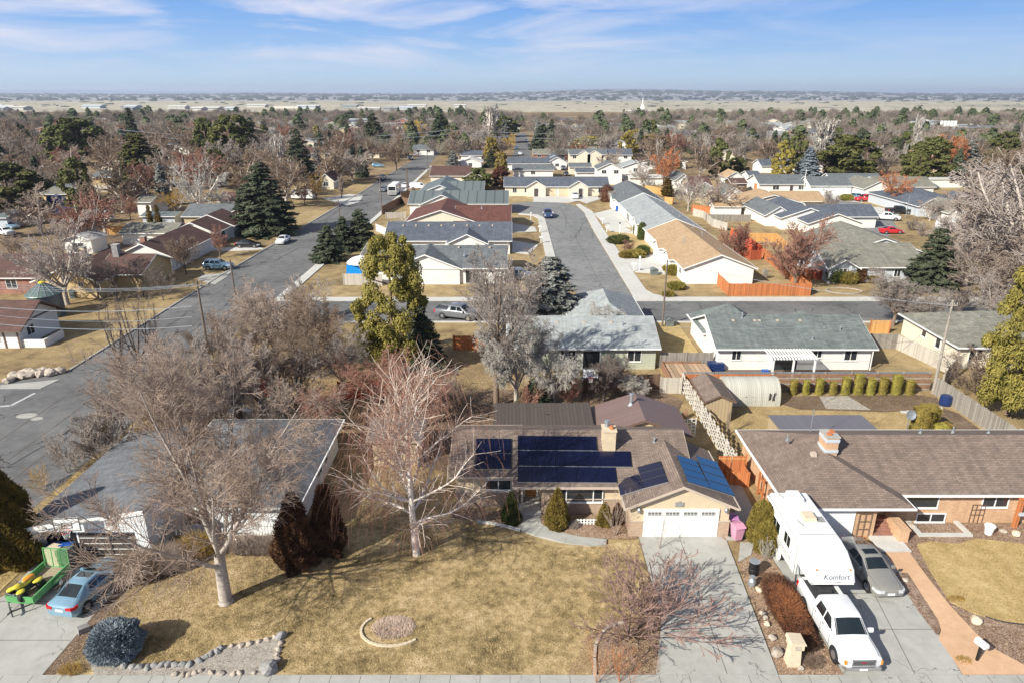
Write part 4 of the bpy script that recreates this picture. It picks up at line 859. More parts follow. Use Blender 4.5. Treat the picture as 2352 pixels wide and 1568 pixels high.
for x in (-1.4, 2.5, 6.5): ps.box(x - .06, 52.8, 0, x + .06, 52.92, 2.95)
ps.build('patio_post', 'trim_white', h.t)
rx, wx, fx = MB(), MB(), MB(); gable(rx, fx, 7.1, 48.6, 13.9, 53.2, 2.5, 1.25, 'y', wb=wx, o=.3, og=.3)
o = rx.build('rear_roof', 'roof_metal', h.t); fx.build('rear_fascia', 'trim_brown', o); wx.build('rear_wall', 'stucco_beige', h.t)
mb = MB(); mb.lathe((9.9, 51.6, 3.7), [(.3, -.15), (.12, .12), (.12, .75), (.2, .78), (.2, .95), (.04, 1.0)], 12); mb.build('stove_pipe', 'galv', h.t)
h.done()
# ---- beige shed left of the main house
x0, yy = G('2', 385, 432); x1, _ = G('2', 622, 432)
h = House('garden_shed', 'small beige shed with grey roof behind the white birch', 'stucco_beige', 'roof_grey', 'trim_beige', 'shed'); h.g(x0, 48.0, x1, 51.5, 2.3, .5, 'x', o=.25); h.winf('f', 48.0, x0 + 1.8, 1.1, x0 + 2.6, 1.8); h.done()
# ---- left neighbour: grey roof, white boards
h = House('grey_roof_house', 'house with large grey roof and white board garage front behind the bare maple', 'board_white', 'roof_left', 'trim_white'); h.c = (-22, 43)
h.w.ext([(-30.0, 0), (-22.8, 0), (-22.8, 3.7), (-30.0, 2.5)], 'y', 36.8, 44.2)
h.r.ext([(-30.6, 2.42), (-22.6, 3.75), (-22.6, 3.89), (-30.6, 2.56)], 'y', 35.9, 44.7); h.f.ext([(-30.7, 2.30), (-22.7, 3.63), (-22.7, 3.90), (-30.7, 2.57)], 'y', 35.84, 35.89)
h.w.ext([(-30.0, 2.28), (-22.75, 2.28), (-22.75, 3.6), (-30.0, 2.42)], 'y', 35.96, 36.79); h.w.box(-23.55, 35.96, 0, -22.75, 36.79, 2.279); h.w.box(-30.0, 35.96, 0, -29.8, 36.79, 2.279)
h.r.ext([(-30.6, 2.42), (-24.6, 3.3), (-24.6, 3.43), (-30.6, 2.55)], 'y', 44.72, 48.5)
h.h(-24.2, 38.75, -14.5, 50.5, 2.62, 1.75, o=.5)
door(h.t, 36.78, -27.7, -23.9, 2.2, 'trim_dark', 'trim_white', 'f', 'garage_door', panels=5)
mb = MB()
for i in range(6):
    mb.box(-27.65, 36.70, .42 * i + .02, -23.95, 36.74, .42 * i + .045)
mb.build('door_stripe', 'trim_white', h.t)
mb = MB(); mb.box(-29.8, 36.75, 0, -27.85, 36.795, 2.35); mb.build('recess_shade', 'black', h.t)  # flat black sheet painting in the shade of a recess that isn't modelled
h.win('r', -14.5, 44.3, 1.0, 45.5, 2.1, 1); h.win('r', -14.5, 46.4, 1.0, 47.2, 2.1, 0); h.win('f', 38.75, -21.8, .9, -20.3, 2.0, 1)
h.vent(-19, 46, 4.2); h.vent(-20.8, 42.4, 3.9)
h.done()
mb = MB(); mb.box(-.95, -.35, 0, .95, .35, 1.5); mb.box(-1.0, -.4, 1.502, 1.0, .4, 1.56); o = mb.build('utility_cabinet', 'trim_white'); x, y = G('4', 1635, 1290); o.location = (x, y, 0); tag(o, 'white metal storage cabinet standing among the bare bushes behind the grey roofed house', 'cabinet')
# ---- right neighbour: hipped brown roof, orange brick
h = House('brick_house', 'orange brick house with broad hipped brown roof beside the parked camper trailer', 'brick_orange', 'roof_brown', 'trim_white'); h.c = (30, 44)
h.h(18.55, 40.25, 46, 48.75, 2.6, 1.85, o=.45); hip(h.r, h.f, 18.52, 38.63, 25.85, 47.2, 2.6, 1.45, o=.45); h.w.box(18.52, 38.63, 0, 24.2, 41, 2.62)
door(h.t, 38.6, 18.9, 22.65, 2.15, 'trim_white', 'trim_white', 'f', 'garage_door', panels=4)
st = MB()
for i in range(4): st.box(24.25, 38.75 + .3 * i, 0, 25.6, 40.2, .17 * (i + 1) + .0 if i == 0 else .17 * (i + 1))
st = MB()
for i in range(4): st.box(24.27, 38.7 + .32 * i, .17 * i + .02, 25.58, 40.22, .17 * (i + 1))
st.build('front_steps', 'brick_red', h.t)
mb = MB(); mb.box(24.0, 38.58, 0, 24.24, 38.62, 2.5); mb.box(24.1, 38.62, 0, 25.84, 38.625, .01)
mb = MB(); mb.box(24.02, 38.60, 0.02, 25.86, 38.612, 2.48); o = mb.build('porch_recess', 'trim_dark', h.t); o.hide_render = False
h2 = MB(); h2.box(25.6, 37.95, 0, 26.2, 39.9, .95); h2.box(25.56, 37.9, .952, 26.24, 39.95, 1.02); h2.build('planter_wall', 'brick_orange', h.t)
bpy.data.objects.remove(o)
h.win('f', 40.25, 26.6, 1.25, 29.2, 2.25, 0); h.win('f', 40.25, 32.3, 1.3, 34.0, 2.2, 1)
a, z1 = V('3', 1515, 535, 40.2); b_, z0 = V('3', 1675, 597, 40.2)
# window well
ww = MB(); ww.ext([(27.0,38.75),(27.12,38.75),(27.6,39.9),(27.4,40.2),(26.9,40.2)], 'z', 0, .22); ww = MB()
ww.box(27.3, 38.55, -.02, 30.9, 38.8, .2); ww.box(27.3, 38.8, -.02, 27.6, 40.2, .2); ww.box(30.6, 38.8, -.02, 30.9, 40.2, .2); ww.build('window_well', 'concrete_pale', h.t)
window(h.t, 'f', 40.22, 28.0, .12, 29.9, .72, 1, name='basement_window')
h.chim(22.1, 42.6, 22.95, 43.8, 3.6, 5.3, 'brick_orange', 'concrete')
cc = MB(); cc.box(22.06, 42.56, 4.15, 22.99, 43.84, 4.4); cc.box(22.06, 42.56, 4.95, 22.99, 43.84, 5.2); cc.build('chimney_band', 'siding_blue', h.t)
cc = MB(); cc.box(22.2, 42.8, 5.4, 22.5, 43.1, 5.55); cc.box(22.55, 43.2, 5.4, 22.85, 43.5, 5.55); cc.build('chimney_pot', 'terracotta', h.t)
for x, y, hh in ((20.2, 44.6, .35), (30.5, 45.6, .3), (33, 45.7, .4), (35.6, 45.6, .35), (38.5, 45.7, .3)): h.vent(x, y, 4.15 if y < 45 else 4.2, hh)
h.boxvent(21.3, 42.6, 4.05, .35)
mb = MB(); mb.bar((23.1, 47.3, 3.2), (23.1, 47.3, 5.3), .06); mb.build('service_mast', 'galv', h.t)
pr = MB(); pr.ext([(48.9, 2.35), (52.2, 2.3), (52.2, 2.4), (48.9, 2.45)], 'x', 21.7, 29.6); pr.build('patio_roof', 'roof_violet', h.t)
pw = MB(); pw.box(21.75, 49.3, 0, 21.85, 52.1, 2.3); pw.build('patio_wall', 'board_tan', h.t)
tr = MB()
for x in (23.35, 23.75, 24.15): tr.bar((x - .35, 38.5, .1), (x - .35, 38.5, 2.0), .03)
for z in (.7, 1.3, 1.9): tr.bar((23.0, 38.5, z), (23.8, 38.5, z), .03)
tr.build('wall_trellis', 'trim_brown', h.t)
tr = MB()
for x in (31.6, 31.9, 32.2, 32.5): tr.bar((x, 40.15, .1), (x, 40.15, 1.5), .03)
for z in (.7, 1.1, 1.5): tr.bar((31.6, 40.15, z), (32.5, 40.15, z), .03)
tr.build('wall_trellis', 'trim_brown', h.t)
for cy, r in ((41.6, .75), (40.2, .6)):
    mb = MB(); mb.tube([(18.4, cy + r * math.cos(a*math.pi/8), .95 + r * math.sin(a*math.pi/8)) for a in range(17)], .035, 6)
    for a in range(6): mb.bar((18.4, cy - r*math.cos(a*math.pi/6), .95 - r*math.sin(a*math.pi/6)), (18.4, cy + r*math.cos(a*math.pi/6), .95 + r*math.sin(a*math.pi/6)), .03)
    o = mb.build('wagon_wheel', 'trim_brown'); tag(o, ('larger' if r > .7 else 'smaller, nearer') + ' old wagon wheel leaning on the side wall of the orange brick house', 'wheel')
h.done()
# ---- house A: pale roof, sage siding, behind the main lot
h = House('ranch_house', 'sage green house with pale grey roof and hipped wing behind the back yard trees', 'siding_green', 'roof_pale'); h.c = (8, 73)
h.g(-.2, 68.2, 15.4, 77.8, 2.6, 1.75, 'x'); h.h(7.2, 72.5, 15.6, 87, 2.6, 2.15)
for a, b_ in ((1.0, 2.4), (5.2, 6.8), (12.4, 13.8)): h.win('f', 68.2, a, .95, b_, 2.15, 1)
h.door(68.18, 7.6, 9.4, 2.1, 'glass'); h.vent(12.2, 71.4, 3.95, .45, .07); h.vent(13.4, 70.6, 3.75, .3, .12)
for x in (2.2, 5.0, 8.0, 11.0): h.boxvent(x, 71.9, 4.05)
h.done()
# ---- house B: dark grey-green roof, white walls and pergola
h = House('ranch_house', 'white house with long grey green roof and white pergola across the garden beds', 'siding_white', 'roof_green'); h.c = (30, 73)
h.g(22.0, 68.1, 38.4, 77.6, 2.6, 1.95, 'x'); h.h(22.05, 73.4, 28.6, 79.6, 2.6, 2.1); h.h(31.8, 73.6, 36.0, 78, 2.6, 1.5)
winp(h, '6', 598, 605, 643, 658, 68.1); winp(h, '6', 1087, 605, 1130, 645, 68.1, 1); winp(h, '6', 1277, 606, 1340, 661, 68.1)
h.door(68.08, 27.9, 30.6, 2.1, 'glass'); h.vent(25.6, 72.3, 4.5, .6, .08); h.vent(35.8, 70.4, 3.65, .4); h.vent(32.3, 69.0, 3.1, .3, .08); h.vent(34.2, 70.8, 3.8, .12)
for x in (24.5, 26.9, 27.4, 29.4, 31.9): h.boxvent(x, 71.9, 4.25)
pg = MB()
for i in range(16):
    x = 26.75 + i * .31; pg.bar((x, 65.2, 2.36), (x, 67.75, 2.5), .05, .16)
for y in (65.5, 66.6): pg.box(26.6, y, 2.12, 31.55, y + .06, 2.27)
o = pg.build('pergola', 'trim_white', h.t)
for x in (27.0, 29.1, 31.3): mb = MB(); mb.box(x - .08, 65.4, 0, x + .08, 65.56, 2.15); mb.build('post', 'trim_white', o)
mb = MB(); mb.bar((38.3, 67.65, .1), (38.3, 67.65, 2.4), .08); mb.build('downspout', 'trim_white', h.t)
h.done()
# ---- house E
h = House('ranch_house', 'cream house with hipped grey roof right of the long side fence', 'siding_cream', 'roof_olive'); h.h(48.0, 68.5, 62, 79.5, 2.6, 2.0)
h.win('f', 68.5, 49.2, 1.0, 50.6, 2.1, 1); h.win('l', 48.0, 74.6, 1.3, 75.4, 2.0, 0); h.win('l', 48.0, 71.8, 1.0, 72.6, 2.1, 0); h.vent(52.5, 73, 4.2); h.done()
# ---- row west of the cul-de-sac, nearest first
h = House('row_house', 'nearest house of the row west of the cul-de-sac, grey roof and white gable', 'siding_white', 'roof_grey'); h.c = (-8, 108)
h.g(-22.2, 103.2, -1.1, 116, 2.6, 2.0, 'x', og=.4); h.g(-18.6, 102.75, -8.1, 110, 2.6, 2.1, 'y')
h.winf('f', 103.2, -7.2, .1, -5.2, 2.2); h.winf('f', 102.75, -16.9, 1, -15.4, 2.1); h.vent(-7.5, 106, 3.9, .5, .1)
for x in (-8.6, -3.6): h.boxvent(x, 108.6, 4.6)
h.done()
h = House('row_house', 'second house of the row west of the cul-de-sac, blue grey roof with small white gable', 'siding_white', 'roof_slate'); h.c = (-10, 128)
h.g(-23.2, 123.9, -.4, 136, 2.6, 2.2, 'x'); h.g(-11.4, 121.6, -4.8, 130, 2.6, 1.5, 'y')
for i in range(8): h.boxvent(-20.5 + i * 2.4, 128.4, 4.5)
h.done()
h = House('row_house', 'red brown roofed house in the row west of the cul-de-sac with large cream gable', 'siding_cream', 'roof_red'); h.c = (-10, 150)
h.g(-22, 143.3, -7.9, 160, 2.6, 2.3, 'y'); h.g(-12, 143.5, -.5, 160, 2.6, 1.9, 'x'); h.vent(-6.6, 150, 4.3, .5, .1); h.done()
h = House('row_house', 'house with ribbed blue green roof behind the red brown roof in the western row', 'siding_white', 'roof_ribbed'); h.c = (-12, 175)
h.g(-25, 168, -1.2, 180, 2.6, 2.2, 'x'); h.g(-22, 166.6, -12, 180, 2.6, 2.2, 'y'); h.winf('f', 166.6, -20.5, .9, -18.7, 2.1); h.done()
h = House('row_house', 'farthest teal roofed house of the western row by the white van', 'siding_white', 'roof_ribbed'); h.g(-25, 185, -13.5, 206, 2.6, 2.2, 'y'); h.g(-18, 190, -8, 202, 2.6, 1.9, 'x'); h.done()
h = House('ranch_house', 'brown roofed cream house beyond the teal roof at the end of the western row', 'siding_cream', 'roof_brown_far'); h.g(-26.5, 227, -12, 240, 2.6, 1.8, 'x'); h.g(-15, 225.5, -10, 232, 2.6, 1.5, 'y'); h.done()
# ---- cream duplex closing the cul-de-sac
h = House('duplex_house', 'long cream duplex with slate roof and twin gables closing the cul-de-sac', 'siding_cream', 'roof_slate'); h.c = (12, 202)
h.g(-2.0, 199, 27.6, 209, 2.8, 2.0, 'x'); h.g(4.2, 197.9, 9.6, 203, 2.8, 1.6, 'y', o=.3); h.g(16.3, 197.9, 21.7, 203, 2.8, 1.6, 'y', o=.3)
for a in (8.0, 13.4): h.garage(198.95, a, a + 4.6, 2.3, 'stucco_beige')
for a in (.2, 3.6, 24.8): h.winf('f', 199, a, 1, a + 1.1, 2.3)
for a in (6.3, 19.0): h.door(197.85, a, a + 1.2, 2.3, 'trim_dark')
h.done()
# ---- row east of the cul-de-sac
h = House('row_house', 'nearest house of the eastern row, tan roof and big blank cream gable', 'stucco_white', 'roof_tan'); h.c = (32, 110)
h.g(26.8, 103.0, 37.4, 133.5, 2.6, 2.0, 'y')
for y in (109, 117.5): gable(h.r, h.f, 25.6, y, 29, y + 4.2, 2.55, 1.0, 'x', wb=h.w, o=.3, og=.2)
h.winf('l', 26.8, 105.2, 1, 106.6, 2.1); h.door(26.78, 114.5, 116, 2.1, 'trim_dark', face='l'); h.winf('l', 26.8, 124, 1, 126, 2.1)
for i, (x, y) in enumerate(((33.4, 108), (29.6, 116), (34, 121), (34.6, 124), (34.2, 128.5), (35, 131))): h.vent(x, y, 4.1 if x > 33 else 3.9, .5 if i != 1 else .9, .06)
h.done()
h = House('row_house', 'middle house of the eastern row with light blue grey roof', 'siding_white', 'roof_pale'); h.c = (32, 150); h.g(26.7, 133.9, 37.5, 169, 2.62, 2.15, 'y')
gable(h.r, h.f, 25.7, 141, 29, 145, 2.55, 1.0, 'x', wb=h.w, o=.3, og=.2); h.winf('l', 26.7, 137, 1, 138.6, 2.1); h.winf('l', 26.7, 155, .3, 159.5, 2.2)
for y in (140, 146, 152, 160, 165): h.vent(34.3, y, 4.2, .4, .06)
h.vent(29.4, 155, 3.9, .5, .1); h.done()
h = House('row_house', 'far house of the eastern row with dark grey roof facing the duplex', 'siding_white', 'roof_grey'); h.g(26.6, 169.4, 37.6, 194.5, 2.64, 2.3, 'y'); gable(h.r, h.f, 25.6, 176, 29, 180, 2.6, 1.0, 'x', wb=h.w, o=.3, og=.2); h.vent(28.6, 178, 3.7, .5, .08); h.done()
# ---- houses around the loop street on the right
h = House('ranch_house', 'pale blue house with olive grey roof and small front gable by the dark spruce', 'siding_blue', 'roof_olive'); h.c = (58, 108)
h.g(49.3, 103.9, 64.5, 116.2, 2.6, 2.3, 'x'); h.g(49.35, 103.3, 53.5, 109, 2.6, 1.15, 'y'); h.g(54.5, 112, 69, 128, 2.9, 2.35, 'y', og=.3)
for t_, a, b2, c_, d in (('h', 665, 935, 725, 990), ): winp(h, t_, a, b2, c_, d, 103.3, 1, far=True, sill=False)
winp(h, 'h', 868, 942, 915, 1005, 103.9, 1, far=True, sill=False); winp(h, 'h', 1172, 942, 1215, 1005, 103.9, 1, far=True, sill=False)
h.door(103.88, 57.2, 58.3, 2.1, 'siding_blue'); h.vent(57, 121, 4.6, .5, .07); h.done()
h = House('ranch_house', 'brown walled wing with dark blue grey gable roof behind the tall reddish bare tree', 'siding_white', 'roof_slate'); h.g(58.5, 148, 70, 165, 2.6, 2.0, 'y'); h.g(62, 142, 73, 152, 2.5, 1.9, 'y'); h.g(66, 150, 80, 158, 2.6, 1.8, 'x'); h.done()
h = House('ranch_house', 'small slate roofed house with white gable edge west of the loop street', 'siding_white', 'roof_grey'); h.g(56.5, 152, 62, 167, 2.6, 1.7, 'y'); h.done()
h = House('ranch_house', 'tan orange roofed house north of the loop street with white gable', 'siding_cream', 'roof_tan'); h.c = (63, 172); h.g(57, 168.8, 71, 180, 2.6, 1.9, 'y'); h.g(66, 172, 78, 182, 2.6, 1.7, 'x'); h.done()
h = House('garden_shed', 'small white shed with tan roof beside the rust coloured fence', 'siding_white', 'roof_tan', cat='shed'); x, y = G('g', 1415, 385); h.g(x, y, x + 6.5, y + 5, 2.2, .9, 'x', o=.3); h.done()
h = House('ranch_house', 'white house with long grey roof and covered door north of the loop street', 'siding_white', 'roof_grey'); x, y = G('d', 20, 1032); x1, _ = G('d', 385, 1032); h.g(x - 3, y, x1, y + 11, 2.6, 2.0, 'x')
h.winf('f', y, x + 1, .9, x + 2.8, 2.1); h.winf('f', y, x + 8.6, .9, x + 10.4, 2.1); h.door(y - .02, x + 6, x + 7, 2.1, 'trim_dark'); h.done()
h = House('ranch_house', 'white house with long white garage wall facing the loop street', 'siding_white', 'roof_grey'); x, y = G('d', 392, 1048); x1, _ = G('d', 765, 1048); h.g(x, y, x1, y + 9, 2.6, 2.0, 'x'); h.g(x1 - 3, y + 5, x1 + 12, y + 16, 2.6, 2.2, 'x'); h.garage(y - .05, x + 1.5, x1 - 1.5, 2.3); h.done()
h = House('ranch_house', 'white house with beige roof behind the rounded orange brown tree', 'siding_white', 'roof_olive'); x, y = G('d', 880, 1078); h.g(x, y, x + 8, y + 14, 2.6, 2.0, 'y'); h.g(x + 6, y + 4, x + 22, y + 15, 2.6, 2.1, 'x'); h.done()
h = House('ranch_house', 'pale blue house with blue grey hipped roof at the east side of the loop street', 'siding_blue', 'roof_slate'); h.c = (104, 175); h.h(97, 170, 112, 188, 2.6, 2.2); h.g(97.5, 164.5, 103.5, 174, 2.6, 1.7, 'y'); h.g(107, 160, 116, 175, 2.6, 1.9, 'y'); h.winf('f', 164.5, 99.3, .9, 101.5, 2.1); h.garage(159.95, 109, 114, 2.2); h.done()
h = House('ranch_house', 'white gabled house half hidden by the bare thicket on the far right', 'siding_white', 'roof_olive'); x, y = G('h', 1650, 520); h.g(x, y, x + 5, y + 9, 2.6, 2.0, 'y'); h.g(x + 4, y + 2, x + 18, y + 10, 2.6, 1.8, 'x'); h.done()
h = House('flat_shed', 'low white walled garage with a pale flat roof behind the loop street houses', 'siding_white', 'concrete_pale', cat='garage'); x, y = G('d', 1490, 985); x1, _ = G('d', 1880, 985); h.w.box(x, y, 0, x1, y + 5, 2.4); h.r.box(x - .3, y - .3, 2.402, x1 + .3, y + 5.3, 2.6); h.c = (x, y); h.done()
# ---- left of the left street
h = House('tudor_house', 'corner house with brown roof and white timbered gable at the left edge', 'stucco_white', 'roof_brown_far', 'trim_brown'); h.c = (-62, 76)
h.g(-72, 74.7, -57.3, 82.0, 2.6, 2.0, 'x', o=.7, og=.9); h.win('f', 74.7, -60.6, .9, -59.6, 2.1, 0, glass='glass'); h.win('r', -57.3, 76.2, 1, 77.4, 2.1, 1, trim='trim_white')
pb = MB()
for x in (-59.0, -57.36): pb.box(x - .1, 74.62, 0, x + .06, 74.69, 2.6)
pb.bar((-57.2, 74.8, 2.7), (-57.2, 78.3, 4.5), .12); pb.bar((-57.2, 81.9, 2.7), (-57.2, 78.4, 4.5), .12); pb.box(-57.28, 76.0, 2.65, -57.18, 80.8, 2.8); pb.build('timber_frame', 'trim_brown', h.t)
pw = MB(); pw.box(-57.2, 74.9, 0, -54.6, 75.1, .95); pw.box(-54.8, 75.1, 0, -54.6, 78.5, .95); pw.build('porch_wall', 'stucco_white', h.t); h.done()
h = House('brick_house', 'L shaped brown roofed house with yellow gable behind the big bare tree on the left', 'stucco_yellow', 'roof_brown_far', 'trim_white'); h.c = (-65, 98)
h.g(-68.6, 95.2, -59.6, 108, 2.6, 1.9, 'y'); h.g(-92, 97.5, -66, 108.5, 2.6, 2.1, 'x'); h.g(-62, 99.5, -55.6, 109, 2.6, 1.8, 'x')
mb = MB(); mb.box(-92.04, 97.42, 0, -68.66, 97.6, 2.5); mb.build('brick_front', 'brick_red', h.t)
winp(h, '4', 525, 330, 562, 358, 95.2); winp(h, '4', 635, 328, 675, 378, 95.2)
h.winf('f', 97.42, -74.5, .9, -73.0, 2.2); h.chim(-61.5, 103.3, -60.6, 104.3, 3.5, 6.0, 'stone_grey'); h.chim(-67, 104, -66.2, 104.8, 3.5, 5.5, 'stone_beige'); h.done()
h = House('ranch_house', 'white gabled house with brown roof beside the parked silver SUV', 'siding_white', 'roof_brown_far'); h.c = (-60, 115); h.g(-65.5, 111, -56.6, 128, 2.6, 2.0, 'y'); h.chim(-62, 112.6, -61.2, 113.4, 3.6, 5.4, 'brick_red'); h.vent(-57.5, 116, 3.2, .9, .09); h.done()
h = House('ranch_house', 'white gabled house with brown roof behind the narrow street tree on the left', 'siding_white', 'roof_brown_far'); h.c = (-62, 132); h.g(-66, 131.2, -57.6, 140, 2.6, 1.9, 'y'); h.g(-66.5, 139, -57.0, 146, 2.6, 2.1, 'y'); h.winf('r', -57.6, 134, 1, 136, 2.1); h.done()
h = House('ranch_house', 'tan sided house with grey roof beside the tall dark spruce on the left street', 'siding_tan', 'roof_grey'); h.c = (-60, 152); h.g(-63, 148, -54.5, 160, 2.6, 2.0, 'y'); h.g(-72, 150, -62, 160, 2.6, 1.8, 'x'); h.done()
h = House('ranch_house', 'low house with grey roof west of the brown roofed row, right of the orange fence', 'siding_white', 'roof_olive'); x, y = G('e', 1090, 690); h.g(x, y, x + 10, y + 7, 2.4, 1.2, 'x'); h.done()
h = House('garden_shed', 'white shed with dark door at the left end of the brown roofed houses', 'siding_white', 'concrete_pale', cat='shed'); x, y = G('e', 585, 770); h.g(x, y, x + 5, y + 5, 2.6, .9, 'y', o=.2); h.winf('f', y, x + 1.5, .3, x + 3.5, 2.0); h.done()
